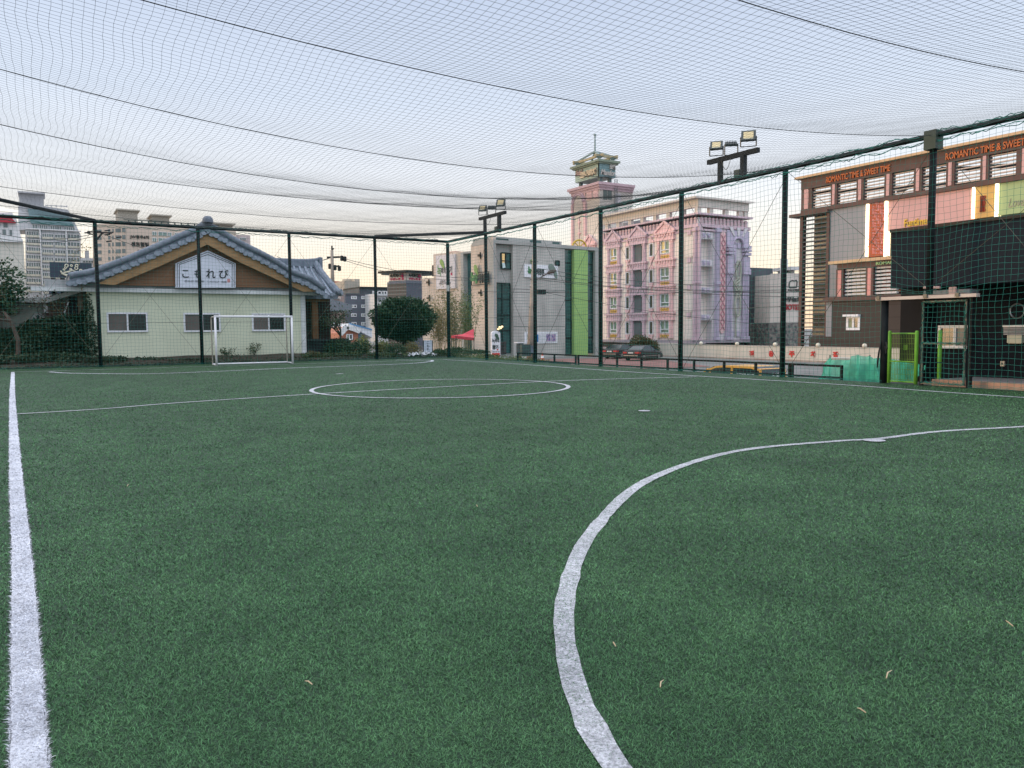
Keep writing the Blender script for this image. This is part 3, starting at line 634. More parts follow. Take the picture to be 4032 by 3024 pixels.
b=MB(); u,v=ShF.uv(150,1258); b.ring([ShF.pt(u,v,.04),ShF.pt(u,v,.22)],[.28,.24],18); obj('fan_cover',b,mat('grey_plastic',(.28,.30,.29),.6),shed); b=MB(); b.ring([ShF.pt(u,v+.12,.2),ShF.pt(u,v+.12,.24)],.07,12); obj('fan_hole',b,INK,shed)
b=MB(); b.bar(ShF.pt(*ShF.uv(268,1190),.06),ShF.pt(*ShF.uv(250,1238),.1),.14,.04); b.bar(ShF.pt(*ShF.uv(178,1196),.06),ShF.pt(*ShF.uv(182,1232),.1),.16,.04); obj('loose_plank',b,FLASH,shed)
# dark signboard beyond
BF=Fr((0,52,0),90); t=thing('signboard','dark blue board with a cream splash drawing left of the tiled roof','signboard',tuple(BF.pt(*BF.uv(275,1130))))
obj('board',fb(BF,196,1034,362,1094,-.12,0),mat('navy_panel',(.035,.05,.075),.6,.15),t)
CRM=mat('cream_paint',(.62,.60,.48),.6,.08)
b=MB(); P=[(238,1066),(246,1078),(262,1084),(280,1088),(296,1084),(302,1076)]; pts=[BF.pt(*BF.uv(*p),.02) for p in P]; b.ring(pts,[.03,.06,.07,.09,.07,.03],6); b.ring([BF.pt(*BF.uv(*p),.02) for p in ((250,1074),(268,1070),(284,1064),(294,1068),(302,1074))],.04,6); obj('splash_drawing',b,CRM,t)
b=MB()
for x,y,r in ((262,1046,.08),(281,1046,.05),(302,1046,.07),(258,1054,.05),(300,1056,.08),(278,1060,.04),(252,1062,.04),(318,1065,.06)):
    u,v=BF.uv(x,y); b.ring([BF.pt(u+r*math.cos(a),v+r*math.sin(a),.02) for a in np.linspace(0,6.28,10)[:-1]],.03,5,close=True)
obj('droplet_ring',b,CRM,t)
b=MB()
for x in (210,246): u0,_=BF.uv(x,1100); b.box(BF.pt(u0,0)[0]-.12,BF.pt(u0,0)[0]+.12,52,52.2,-3,BF.uv(x,1094)[1])
b2=fb(BF,192,1130,270,1156,-1,0); obj('leg',b,INK,t); obj('panel',b2,mat('navy_panel',(.035,.05,.075)),t)
# ================================================================== FAR APARTMENTS
GW=mat('far_grey_wall',(.46,.47,.49),.9,.08,.05); TG=mat('far_teal_glass',(.16,.25,.27),.4,.15,.1); DWN=mat('far_window',(.16,.19,.19),.3,.25,.3); PR_=mat('pale_yellow_rail',(.52,.50,.42),.8,.08); WT=mat('far_white',(.62,.62,.62),.9,.06); CRW=mat('far_cream_wall',(.55,.45,.37),.9,.06,.05); CRW2=mat('far_cream_wall_side',(.57,.46,.37),.9,.06,.05)
AF=Fr((0,372,0),90)
ap=thing('apartment_block','grey apartment block with slanting teal glass top storeys at far left','apartment block',AF.pt(*AF.uv(200,1250)))
q=fpoly(AF,[(100,1330),(100,905),(72,905),(72,812),(96,800),(268,826),(296,880),(318,925),(318,1330)]); b=MB(); fprism(b,AF,q,-16,0); obj('wall',b,GW,ap)
q=fpoly(AF,[(108,822),(262,842),(292,892),(122,880)]); b=MB(); fprism(b,AF,q,0,1.2); obj('glass_penthouse',b,TG,ap)
obj('stair_tower',fb(AF,75,760,172,812,-12,-2),mat('far_grey_wall2',(.38,.39,.41),.9,.08),ap); obj('stair_tower_roof',fb(AF,70,755,177,761,-14,0),GW,ap)
b=MB()
for x in (180,200,220,240,262): u0,_=AF.uv(x,815); fbox(b,AF,u0,u0+.3,AF.uv(x,815)[1],AF.uv(x,806)[1],-1,-.7)
fbox(b,AF,AF.uv(178,808)[0],AF.uv(266,820)[0],AF.uv(220,811)[1],AF.uv(220,808)[1],-1,-.8); obj('roof_railing',b,GW,ap)
def band(par,fr,x0,y0,x1,y1,nm,gm,fm,rm=None):
    u0,u1,v0,v1=fr.R(x0,y0,x1,y1); o=obj('window',(lambda q:(fbox(q,fr,u0,u1,v0,v1,-.3,.25),q)[1])(MB()),gm,par); b=MB()
    for k in range(nm+1): c=u0+(u1-u0)*k/nm; fbox(b,fr,c-.09,c+.09,v0,v1,.2,.4)
    fbox(b,fr,u0,u1,v1-.1,v1+.12,.2,.45); obj('mullion',b,fm,o)
    if rm: b=MB(); fbox(b,fr,u0,u1,v0-.75,v0+.05,.2,.6); obj('balcony_rail',b,rm,o)
for x0,x1,nm in ((127,148,2),(155,188,4),(198,242,5),(252,295,5)): band(ap,AF,x0,884+(x0-127)*.08,x1,899+(x0-127)*.08,nm,DWN,WT)
for k in range(8):
    y=912+30.7*k
    band(ap,AF,104,y,160,y+15,6,DWN,WT,PR_); band(ap,AF,166,y+9,210,y+22,5,DWN,WT,PR_); band(ap,AF,216,y+12,258,y+25,4,DWN,WT,PR_); band(ap,AF,266,y+11,314,y+27,4,DWN,WT,PR_)
b=MB()
for x in (161,263): fbox(b,AF,AF.uv(x-2,1000)[0],AF.uv(x+3,1000)[0],AF.uv(x,1250)[1],AF.uv(x,905)[1],.3,1.2)
fbox(b,AF,AF.uv(100,905)[0],AF.uv(318,905)[0],AF.uv(210,908)[1],AF.uv(210,904)[1],.3,1.3); obj('white_pier',b,WT,ap)
AF2=Fr((0,345,0),90)
a2=thing('apartment_block','pale apartment building with a red awning and blank cream wall at the left edge','apartment block',AF2.pt(*AF2.uv(40,1250)))
obj('wall',fb(AF2,-160,946,100,1330,-14,0),mat('far_cream_blank',(.54,.52,.46),.9,.05),a2); q=fpoly(AF2,[(-160,946),(-160,835),(48,838),(68,870),(86,946)]); b=MB(); fprism(b,AF2,q,-12,.5); obj('upper_storey',b,WT,a2)
q=fpoly(AF2,[(-100,872),(-100,858),(48,862),(64,880)]); b=MB(); fprism(b,AF2,q,.5,2.2); obj('awning',b,mat('awning_red',(.40,.03,.05),.7),a2)
for x0,y0,x1,y1 in ((14,880,30,896),(38,906,48,928),(10,905,24,925),(-30,880,0,896)): obj('window',fb(AF2,x0,y0,x1,y1,.4,.7),DWN,a2)
obj('cornice',fb(AF2,-160,938,90,950,.5,1.4),WT,a2)
# cream apartment with lettering
c0=far_at(498,1100,318); CFr=Fr((c0[0],c0[1],0),90); CLf=Fr((c0[0],c0[1],0),128)
a3=thing('apartment_block','cream apartment block with black Korean lettering behind the roof of the tiled house','apartment block',(c0[0],c0[1],-2))
u1=CFr.uv(930,950)[0]; vt=CFr.uv(600,893)[1]; vt0=CLf.uv(498,879)[1]; ul=CLf.uv(380,950)[0]
b=MB(); fbox(b,CFr,0,u1,-3,vt0,-14,0); obj('wall',b,CRW,a3); b=MB(); fbox(b,CLf,ul,-.02,-3,vt0-.03,-8,.35); obj('side_wall',b,CRW2,a3)
for (x0,y0,x1,y1) in ((467,826,545,884),(602,847,671,900),(850,880,922,935)):
    obj('stair_tower',fb(CFr,x0,y0,x1,y1,-14,-3),mat('far_tan_wall',(.52,.48,.40),.9,.08),a3); obj('stair_tower_roof',fb(CFr,x0-8,y0-4,x1+8,y0+1,-16,-1),mat('far_tan_wall',(.52,.48,.40)),a3)
b=MB()
for x in list(range(505,860,26)): u,_=CFr.uv(x,885); fbox(b,CFr,u,u+.5,vt0,vt0+1.6,-1,-.6)
fbox(b,CFr,0,CFr.uv(865,890)[0],vt0+1.4,vt0+1.7,-1.1,-.5); obj('roof_parapet_rail',b,mat('far_green_rail',(.10,.13,.11),.8),a3)
for r in range(7):
    y=898+27.3*r
    for x0,x1 in ((385,402),(429,437),(445,450),(458,478),(484,496)): o=obj('window',fb(CLf,x0,y-(498-x0)*.06+ (498-x0)*.12,x1,y+16+(498-x0)*.03,.3,.5),DWN,a3)
for r in range(4):
    y=913+24*r
    for x0,x1 in ((600,616),(624,656),(661,675),(688,702)): band(a3,CFr,x0,y+(x0-600)*.05,x1,y+14+(x0-600)*.05,2,mat('far_green_glass',(.20,.28,.25),.4,.15),WT)
for tx,x0,y0,x1,y1 in (('JW청우6차',512,926,588,942),('센트럴빌',516,953,586,971),('102동',543,983,580,993)):
    uu=CFr.R(x0,y0,x1,y1); writing('lettering',tx,CFr,*uu,.1,INK,a3,bold=.02,ext=.3)
u0_,u1_,v0_,v1_=CFr.R(868,908,900,915); writing('lettering','MS',CFr,u0_,u1_,v0_,v1_,-2.8,WT,a3,ext=.3)
b=fb(CFr,926,923,992,1150,-20,-2); obj('wing',b,mat('far_pinkish_wall',(.44,.37,.36),.9,.06),a3)
for r in range(4): band(a3,Fr(tuple(np.array([c0[0],c0[1],0])+np.array([0,2,0])),90),944,936+26*r,968,945+26*r,3,DWN,WT)
t=thing('office_block','small pale grey block far off between the two left apartment blocks','building',AF.pt(*AF.uv(345,1150)))
obj('wall',fb(AF,322,1016,372,1250,-10,0),mat('far_pale_grey',(.50,.52,.54),.9,.1),t)
for k in range(4): band(t,AF,326,1026+24*k,368,1034+24*k,4,DWN,WT)
obj('roof_box',fb(AF,338,985,352,1016,-8,-2),GW,t)
# ================================================================== MIDDLE DISTANCE
MF=Fr((0,150,0),90); ML=lambda x,y,dep,az=90: Fr(tuple(far_at(x,y,dep)*np.array([1,1,0])),az)
def block(name,label,x0,y0,x1,y1,Y,m,depth=10,cat='building'):
    fr=Fr((0,Y,0),90); t=thing(name,label,cat,fr.pt(*fr.uv((x0+x1)/2,y1))); b=fb(fr,x0,y0,x1,y1,-depth,0); obj('wall',b,m,t); return t,fr
t,fr=block('red_roofed_house','building with red roof and green window behind the tile roof corner',1300,1122,1358,1330,175,mat('salmon_wall',(.40,.22,.17),.9,.1)); q=fpoly(fr,[(1300,1122),(1306,1108),(1345,1110),(1360,1120),(1360,1128),(1300,1128)]); b=MB(); fprism(b,fr,q,-8,1); obj('roof',b,mat('brick_red_roof',(.34,.08,.06),.8,.1),t)
obj('window',fb(fr,1334,1124,1354,1133,0,.3),mat('pale_green_glass',(.30,.42,.30),.5),t); obj('stair_band',fb(fr,1310,1150,1356,1166,0,.3),mat('pale_wall',(.5,.46,.42),.9),t)
TAN=mat('tan_concrete',(.40,.36,.30),.9,.12,.3)
t,fr=block('rooftop_tower','tan concrete building with round water tower above the dark window block',1359,1107,1402,1330,165,TAN); obj('wall',fb(fr,1400,1098,1420,1162,-9,-.5),TAN,t)
b=MB(); c=fr.pt(*fr.uv(1398,1130),-4); r=abs(fr.uv(1422,1100)[0]-fr.uv(1376,1100)[0])/2; zt=fr.uv(1398,1096)[1]; b.lathe((c[0],c[1],zt-7),[(r,0),(r,6.4),(r*1.07,6.5),(r*1.07,7),(0,7)],20); obj('water_tower',b,TAN,t); obj('green_window',fb(fr,1402,1130,1412,1160,0,.3),mat('pale_green_glass2',(.34,.46,.30),.5),t)
NAV=boards('slate_cladding',(.11,.12,.15),.6,dark=.8,width=.05)
t,fr=block('slate_building','dark slate-clad block with two columns of white framed windows',1361,1160,1452,1345,140,NAV,12); obj('side_wall',fb(fr,1452,1158,1477,1345,-12,-.2),mat('white_render',(.55,.57,.58),.9,.1),t); obj('parapet',fb(fr,1361,1156,1452,1161,-12,.2),mat('slate_cap',(.08,.085,.10),.7),t)
PGL=mat('pale_green_glass3',(.30,.34,.28),.4,.2)
for r in range(5):
    for xc in (1393,1433): win(t,fr,xc-11,1165+34.5*r,xc+11,1178+34.5*r,.14,.02,PGL,DGL if r else PGL)
t,fr=block('motel_building','dark glass-fronted motel with big white letters on its roof edge behind the dark bush',1416,1134,1532,1240,155,mat('dark_band_glass',(.07,.08,.095),.4,.3,.5)); obj('roof_slab',fb(fr,1414,1130,1534,1136,-10,.6),INK,t)
u=fr.R(1462,1146,1540,1161); writing('lettering','MOTEL',fr,*u,.4,WT,t,bold=.03,ext=.3)
t,fr=block('white_block','long low white building partly hidden by the dark bush',1477,1162,1630,1345,135,mat('white_render2',(.56,.57,.57),.9,.12,.4)); obj('cornice',fb(fr,1475,1158,1634,1165,-10,.4),mat('white_render',(.55,.57,.58)),t)
for k in range(8): obj('window',fb(fr,1488+16*k,1172,1499+16*k,1186,-.1,.1),mat('grey_window',(.20,.22,.24),.4,.3),t)
RIB=boards('ribbed_cladding',(.10,.092,.085),.55,jx=(.5,-.87),dark=2.1,width=.22)
t=thing('party_hall','dark ribbed tower block with a black and magenta lettered banner under a flat roof','building',tuple(far_at(1600,1300,125)*np.array([1,1,0])))
pc=far_at(1600,1150,125); PL=Fr((pc[0],pc[1],0),150); PRr=Fr((pc[0],pc[1],0),82)
b=MB(); u0=PL.uv(1527,1140)[0]; v0=PL.uv(1598,1166)[1]-9; v1=PL.uv(1598,1115)[1]; fbox(b,PL,u0,0,v0,v1,-6,0); obj('ribbed_wall',b,RIB,t); b=MB(); u1=PRr.uv(1663,1140)[0]; fbox(b,PRr,.0,u1,v0,v1,-6,0); obj('side_wall',b,mat('blue_grey_cladding',(.10,.11,.14),.7,.12),t)
b=MB(); v2=PL.uv(1598,1104)[1]; fbox(b,PL,u0+.3,.05,v1,v2,-6,.08); fbox(b,PRr,0,u1,v1,v2,-6,.08); obj('blue_band',b,mat('blue_band',(.16,.18,.22),.7),t)
v3=PL.uv(1598,1074)[1]; BAN=mat('banner_white',(.62,.56,.50),.8,.06); b=MB(); fbox(b,PL,u0+.4,-.1,v2,v3,-.3,.1); fbox(b,PRr,.1,u1-.1,v2,v3,-.3,.1); obj('banner',b,BAN,t)
b=MB(); fbox(b,PL,u0-1.,.8,v3,v3+.35,-8,1.2); fbox(b,PRr,-.5,u1+1.2,v3+.01,v3+.36,-7,1.2); obj('roof_slab',b,INK,t)
MAG=mat('magenta',(.42,.03,.10),.6)
for frx,a,c_ in ((PL,u0+.6,-.3),(PRr,.4,u1-.4)):
    h=v3-v2; writing('lettering','속력파티',frx,a,a+(c_-a)*.78,v2+h*.42,v3-.1,.12,INK,t,bold=.04,ext=.05); writing('lettering','무한노래 홀',frx,a,c_,v2+.08,v2+h*.38,.12,MAG,t,bold=.04,ext=.05)
    fs=a+(c_-a)*.9; b=MB(); b.ring([frx.pt(fs,v2+h*.4,.15),frx.pt(fs,v3-.35,.15)],[.12,.3],8); b.ring([frx.pt(fs,v3-.55,.15),frx.pt(fs,v3-.1,.15)],[.32,.12],10); obj('figure_mark',b,MAG,t)
# boutique hotel lettering on its own low building
t,fr=block('boutique_hotel','low pinkish building carrying pale hotel lettering under the tile roof corner',1250,1166,1356,1300,120,mat('pinkish_brown_wall',(.33,.25,.23),.9,.15,.3)); u=fr.R(1267,1169,1340,1180); writing('lettering','BOUTIQUE HOTEL',fr,*u,.1,mat('pale_letters',(.62,.58,.52),.6),t,bold=.02,ext=.3)
q=fpoly(fr,[(1228,1225),(1232,1176),(1262,1184),(1335,1205),(1335,1230)]); b=MB(); fprism(b,fr,q,.2,6); obj('lean_to_roof',b,mat('blue_grey_metal',(.17,.19,.22),.6,.1),t)
t,fr=block('corrugated_shed','mint green corrugated shed with a blue sign under the tile roof',1226,1222,1262,1300,100,boards('mint_corrugated',(.30,.46,.38),.5,dark=.7,width=.15)); obj('blue_sign',fb(fr,1257,1258,1285,1270,0,.3),mat('sign_blue',(.03,.06,.25),.5),t)
t,fr=block('low_house','low grey house with two sloping white-edged roofs left of the brick house',1226,1288,1330,1370,80,mat('dim_wall',(.14,.14,.13),.9,.2)); 
for dy in (0,16): q=fpoly(fr,[(1226,1288+dy),(1226,1270+dy),(1268,1270+dy),(1300,1272+dy)]); b=MB(); fprism(b,fr,q,.3,4); obj('roof',b,mat('dark_shingle',(.07,.075,.08),.8),t); b=MB(); b.bar(fr.pt(*fr.uv(1226,1289+dy),4.05),fr.pt(*fr.uv(1272,1273+dy),4.05),.16,.2); obj('white_gutter',b,FLASH,t)
BRK=boards('orange_brick',(.40,.17,.11),.22,dark=.8,width=.12)
t=thing('brick_house','small orange brick house with white framed window and blue-white metal roof','house',(22,72,-2)); BH=Fr(tuple(far_at(1370,1330,72)*np.array([1,1,0])),90)
q=fpoly(BH,[(1336,1400),(1336,1312),(1362,1286),(1410,1302),(1410,1400)]); b=MB(); fprism(b,BH,q,-7,0); obj('wall',b,BRK,t)
q=fpoly(BH,[(1362,1286),(1372,1274),(1460,1300),(1462,1330),(1410,1303)]); b=MB(); fprism(b,BH,q,-6.5,.3); obj('roof',b,mat('white_metal_roof',(.58,.62,.66),.5,.08),t); b=MB(); b.bar(BH.pt(*BH.uv(1370,1274),.32),BH.pt(*BH.uv(1460,1298),.32),.1,.12); obj('roof_trim',b,mat('blue_trim',(.10,.25,.45),.5),t); b=MB(); b.bar(BH.pt(*BH.uv(1334,1314),.4),BH.pt(*BH.uv(1362,1284),.4),.12,.5); b.bar(BH.pt(*BH.uv(1362,1285),.4),BH.pt(*BH.uv(1412,1303),.4),.12,.5); obj('verge',b,FLASH,t)
win(t,BH,1363,1315,1388,1338,.08,.02,PGL,DGL); obj('blue_panel',fb(BH,1411,1305,1428,1350,-1,-.2),mat('blue_panel',(.10,.20,.30),.6),t)
# ================================================================== CONCRETE CAFE
CW=boards('board_marked_concrete_front',(.42,.41,.385),.32,jx=(.98,.19),dark=.82,width=.2,rough=.9,var=.20); CWL=boards('board_marked_concrete_warm_lit',(.54,.46,.39),.32,jx=(.19,-.98),dark=.84,width=.2,rough=.9,var=.18)  # CWL: same concrete, warm low light on left faces put into its colour
CSM=mat('smooth_concrete',(.36,.36,.345),.9,.12,.4); TGL=mat('teal_glass',(.035,.085,.085),.15,.5,.35,spec=.8); LIME=boards('lime_panel',(.29,.47,.16),.35,jx=(.98,.19),dark=.86,width=.1)
cc=far_at(1945,1397,84); cc=(cc[0],cc[1],0); F1=Fr(cc,84); F2=Fr(cc,174)
cafe=thing('concrete_building','grey board-marked concrete building with lime green strip and teal glass','building',(cc[0],cc[1],-2))
def up(fr,x,y): return fr.uv(x,y)
vT=F1.uv(1945,928)[1]; vB=-3.2; uR=F1.uv(2357,1200)[0]; vL=F1.uv(1945,957)[1]
uA,uB,uC=F1.uv(1951,1200)[0],F1.uv(2021,1200)[0],F1.uv(2225,1200)[0]
u=lambda x,y=1200: F1.uv(x,y)[0]
fl0=F2.uv(1855,1200)[0]; DC=fl0+.3
b=MB(); fbox(b,F1,uB,u(2225),vB,vL-.05,DC,0); obj('front_wall',b,CW,cafe)
b=MB(); fbox(b,F1,uA,uB-.003,vB,vL-.06,DC,-.5); obj('recess_wall',b,CSM,cafe)
fl0=F2.uv(1855,1200)[0]
b=MB(); fbox(b,F2,F2.uv(1866,1200)[0],-.0,vB,vT,-.4,0); fbox(b,F2,fl0,F2.uv(1866,1200)[0],vB,F2.uv(1860,962)[1],-.4,-.05); obj('side_wall',b,CWL,cafe)
b=MB(); fbox(b,F1,-.02,uR+.0,vL-.02,vL+.35,DC,.12); fbox(b,F1,-.03,uA,vB,vL-.03,-.9,.1); fbox(b,F1,u(2342),uR+.02,vB,vL-.03,DC,.1); fbox(b,F1,u(2225),u(2342),vB,F1.uv(2280,1402)[1],DC+.2,.05); fbox(b,F1,-.01,u(2218,945),vL+.36,vT-.01,DC+.2,-.3); obj('concrete_frame',b,CSM,cafe)
for x0,y0,x1,y1 in ((1953,938,2008,951),(2094,946,2136,960),(2182,952,2209,966)): obj('clerestory_window',fb(F1,x0,y0,x1,y1,-.35,-.25),TGL,cafe)
def glazed(x0,y0,x1,y1,n0,cols,rows,name='window'):
    a,c,d,e=F1.R(x0,y0,x1,y1); o=obj(name,(lambda q:(fbox(q,F1,a,c,d,e,n0-.1,n0),q)[1])(MB()),TGL,cafe); b=MB()
    for k in range(cols+1): q=a+(c-a)*k/cols; fbox(b,F1,q-.05,q+.05,d,e,n0,n0+.1)
    for k in rows: q=e-(e-d)*k; fbox(b,F1,a,c,q-.05,q+.05,n0,n0+.09)
    obj('mullion',b,INK,o); return o
glazed(1954,1114,2016,1392,-.4,2,(0,.22,.45,.67)); glazed(1981,995,2017,1058,-.4,2,(0,.5,1)); glazed(2226,984,2257,1396,-.4,1,(.12,.3,.48,.66,.84)); glazed(2311,990,2341,1392,-.4,1,(.12,.3,.48,.66,.84)); glazed(2186,1027,2201,1046,.02,1,(0,1))
obj('lime_strip',fb(F1,2258,985,2311,1402,-.3,.15),LIME,cafe)
b=MB(); 
for vv in (F1.uv(2285,1146)[1],F1.uv(2285,1284)[1]): fbox(b,F1,u(2021),u(2224),vv-.03,vv+.03,.0,.012)
obj('joint_line',b,mat('joint_dark',(.15,.15,.145),.9),cafe)
LAMP=mat('lit_lamp',(1,.8,.5),.5,emit=(1,.72,.38),es=1.2)
t_=MB(); 
for x,y in ((1974,1292),(1983,1290),(1977,1296),(1968,1300)): uu,vv=F1.uv(x,y); t_.lathe(F1.pt(uu,vv,-.28),[(0,0),(.12,.06),(.12,.16),(0,.22)],10)
obj('pendant_lamp',t_,LAMP,cafe)
obj('lit_curtain',fb(F1,1985,998,1995,1034,-.385,-.35),mat('lit_curtain',(.5,.38,.2),.8,emit=(.8,.5,.18),es=.35),cafe)
b=MB(); b.poly([F1.pt(*F1.uv(1983,1034),-.28),F1.pt(*F1.uv(1994,1034),-.28),F1.pt(*F1.uv(1988,1054),.1),F1.pt(*F1.uv(1977,1056),.1)]); obj('open_casement',b,mat('pale_glass',(.4,.5,.5),.2),cafe)
obj('entrance_furniture',fb(F1,1958,1345,2000,1395,-.39,-.3),mat('dark_stock',(.05,.04,.04),.6,.5,2),cafe)
for x,y in ((1893,1006),(1895,1153)):
    uu,vv=F2.uv(x,y); b=MB(); fbox(b,F2,uu-.06,uu+.06,vv-.35,vv+.35,0,.1); fbox(b,F2,uu-.2,uu+.2,vv-.12,vv+.12,.1,.3); obj('wall_lamp',b,INK,cafe)
# signs of the cafe
GL1=mat('leaf_green',(.17,.29,.09),.5,.2,2); GL2=mat('letter_green',(.05,.20,.07),.5,.2,2); DK=mat('letter_charcoal',(.05,.055,.055),.6)
def leafshape(fr,cx,cy,L,Wd,ang,n): 
    u0,v0=fr.uv(cx,cy); pts=[]
    for k in range(16):
        t=2*math.pi*k/16; x=L/2*math.cos(t); y=Wd/2*math.sin(t)*(1-.35*math.cos(t)); pts.append((u0+x*math.cos(ang)-y*math.sin(ang),v0+x*math.sin(ang)+y*math.cos(ang)))
    b=MB(); fprism(b,fr,pts,n,n+.06); return b
s1=thing('leaf_sign','steel framed sign with green leaf and dark letters on the warm-lit concrete side wall','sign',F2.pt(*F2.uv(1900,1120)))
b=MB(); a,c,d,e=F2.R(1864,1072,1934,1122); frame_rect(b,F2,a,c,d,e,.07,.25,.33); obj('frame',b,INK,s1)
obj('leaf',leafshape(F2,1886,1064,1.3,.6,R_(-62),.35),GL1,s1)
for tx,x0,y0,x1,y1,mm in (('녹',1862,1072,1893,1118,GL2),('색의정원',1893,1078,1932,1114,DK)): writing('lettering',tx,F2,*F2.R(x0,y0,x1,y1),.3,mm,s1,bold=.04,ext=.12)
s2=thing('leaf_sign','white sign with green letter and brown spoon drawing on the concrete front wall','sign',F1.pt(*F1.uv(2130,1094)))
obj('board',fb(F1,2062,1044,2194,1094,.0,.15),WFR,s2); writing('lettering','녹',F1,*F1.R(2074,1050,2096,1086),.15,GL2,s2,bold=.04,ext=.06); writing('lettering','색의정원',F1,*F1.R(2097,1058,2138,1084),.15,DK,s2,bold=.03,ext=.06); obj('leaf',leafshape(F1,2094,1040,1.1,.3,R_(-60),.16),GL1,s2)
b=MB(); b.ring([F1.pt(*F1.uv(*p),.18) for p in ((2125,1092),(2150,1078),(2156,1074),(2172,1069),(2186,1066))],[.04,.06,.18,.2,.08],8); obj('spoon_drawing',b,mat('brown_mark',(.10,.06,.05),.6),s2); obj('leaf',leafshape(F1,2170,1056,1.15,.7,R_(-30),.16),mat('grey_green_leaf',(.18,.23,.20),.6),s2); obj('leaf',leafshape(F1,2184,1083,.9,.45,R_(-70),.16),mat('grey_green_leaf',(.18,.23,.20),.6),s2)
s3=thing('menu_banner','long white banner with two blue food pictures low on the concrete front wall','banner',F1.pt(*F1.uv(2130,1352)))
obj('board',fb(F1,2064,1307,2193,1352,.0,.1),WFR,s3); obj('inner_panel',fb(F1,2070,1312,2188,1347,.1,.12),mat('banner_grey_white',(.55,.57,.6),.7),s3)
for x0,x1 in ((2149,2165),(2169,2185)): obj('picture',fb(F1,x0,1316,x1,1343,.12,.14),mat('food_picture',(.06,.06,.25),.6,.9,5,col2=(.5,.35,.42)),s3)
obj('blue_stripe',fb(F1,2111,1317,2117,1346,.12,.14),mat('sign_blue2',(.03,.16,.4),.5),s3); writing('lettering','녹색',F1,*F1.R(2073,1320,2090,1342),.12,GL2,s3,bold=.03)
# second block with banner
c2=far_at(1850,1300,97); F3=Fr((c2[0],c2[1],0),160); cafe2=thing('concrete_building','stepped warm-lit concrete building with a tall white leaf banner','building',(c2[0],c2[1],-2))
u3=lambda x: F3.uv(x,1200)[0]
b=MB(); fbox(b,F3,u3(1709),u3(1826),-3.2,F3.uv(1770,995)[1],-8,0); fbox(b,F3,u3(1662),u3(1709),-3.2,F3.uv(1690,1096)[1],-8,-.02); obj('wall',b,CWL,cafe2)  # warm light on this face is part of the wall colour
b=MB(); fbox(b,F3,u3(1820),u3(1860),-3.2,F3.uv(1845,995)[1],-8,-.7); obj('glass_strip',b,TGL,cafe2); b=MB(); fbox(b,F3,u3(1818),u3(1828),-3.2,F3.uv(1822,994)[1],-.9,.1); fbox(b,F3,u3(1828.5),u3(1862),F3.uv(1840,998)[1],F3.uv(1840,990)[1],-8,.1); obj('concrete_pier',b,CSM,cafe2)
obj('roof_box',fb(F3,1722,985,1752,1000,-6,-2),mat('pinkish_box',(.50,.34,.30),.9),cafe2)
b=MB()
for k in range(6): fbox(b,F3,u3(1690+k*4),u3(1690+k*4)+.12,F3.uv(1700,1086)[1],F3.uv(1700,1052)[1],-1,-.9)
fbox(b,F3,u3(1688),u3(1690.5),F3.uv(1700,1086)[1],F3.uv(1700,1042)[1],-1,-.7); obj('balcony_rail',b,INK,cafe2)
for x,y in ((1689,1112),(1691,1174)):
    uu,vv=F3.uv(x,y); b=MB(); fbox(b,F3,uu-.07,uu+.07,vv-.4,vv+.4,0,.1); fbox(b,F3,uu-.2,uu+.25,vv-.12,vv+.12,.1,.35); obj('wall_lamp',b,INK,cafe2)
s4=thing('leaf_banner','tall white banner with green leaf and Korean brush letters on the stepped concrete wall','banner',F3.pt(*F3.uv(1755,1137)))
obj('board',fb(F3,1722,1004,1796,1137,.0,.25),mat('banner_lilac_white',(.60,.58,.60),.7,.04),s4); obj('leaf',leafshape(F3,1748,1040,3.2*.42,.55,R_(-60),.26),GL1,s4)
writing('lettering','녹',F3,*F3.R(1727,1044,1743,1090),.26,GL2,s4,bold=.02); writing('lettering','색의',F3,*F3.R(1740,1054,1760,1078),.26,DK,s4,bold=.03); writing('lettering','향기',F3,*F3.R(1762,1048,1786,1078),.26,DK,s4,bold=.03); obj('seal',fb(F3,1780,1074,1787,1084,.25,.28),MAG,s4); writing('lettering','전통차 한식\n생선구이 정식',F3,*F3.R(1735,1103,1780,1120),.26,DK,s4)
t,fr=block('logo_billboard','small white billboard with green and black leaf logo left of the stepped concrete building',1626,1150,1664,1190,118,WFR,.3,'billboard'); obj('leaf',leafshape(fr,1650,1158,1.5,.7,R_(-45),.02),GL1,t); writing('lettering','녹',fr,*fr.R(1631,1156,1645,1184),.02,GL2,t,bold=.05); writing('lettering','색의정원',fr,*fr.R(1646,1162,1662,1178),.02,INK,t,bold=.04); obj('backing_wall',fb(fr,1628,1138,1666,1300,-3,-.4),TAN,t)
# ================================================================== PINK HOTEL
HO=(67.9,70.24,0.); LF=Fr(HO,180); RF=Fr(HO,90)
SID=boards('cream_siding',(.76,.69,.63),.36,dark=.88,width=.12,var=.05); PINK=mat('pink_stucco',(.74,.50,.50),.8,.08,2); MAUV=mat('mauve_stucco',(.58,.44,.49),.8,.08,2); LILA=mat('lilac_stucco',(.48,.43,.54),.8,.08,2); LILW=boards('pale_lilac_siding',(.62,.59,.61),.36,dark=.88,width=.12,var=.05); GOLD=mat('gold_ornament',(.62,.42,.05),.5,.2,4); CREAM=mat('cream_trim',(.58,.53,.48),.8,.08,1)
HGL=mat('hotel_green_glass',(.14,.24,.18),.2,.35,1,spec=.8); HGW=mat('hotel_glass_warm_reflection',(.55,.45,.18),.25,.3,.8,spec=.8); DREC=mat('recess_grey',(.14,.15,.16),.9,.15,.6)  # HGW: warm yellow sky reflection painted into the pane colour
hotel=thing('pink_hotel','pink and cream hotel with pediments over its windows and a roof cornice','hotel',HO)
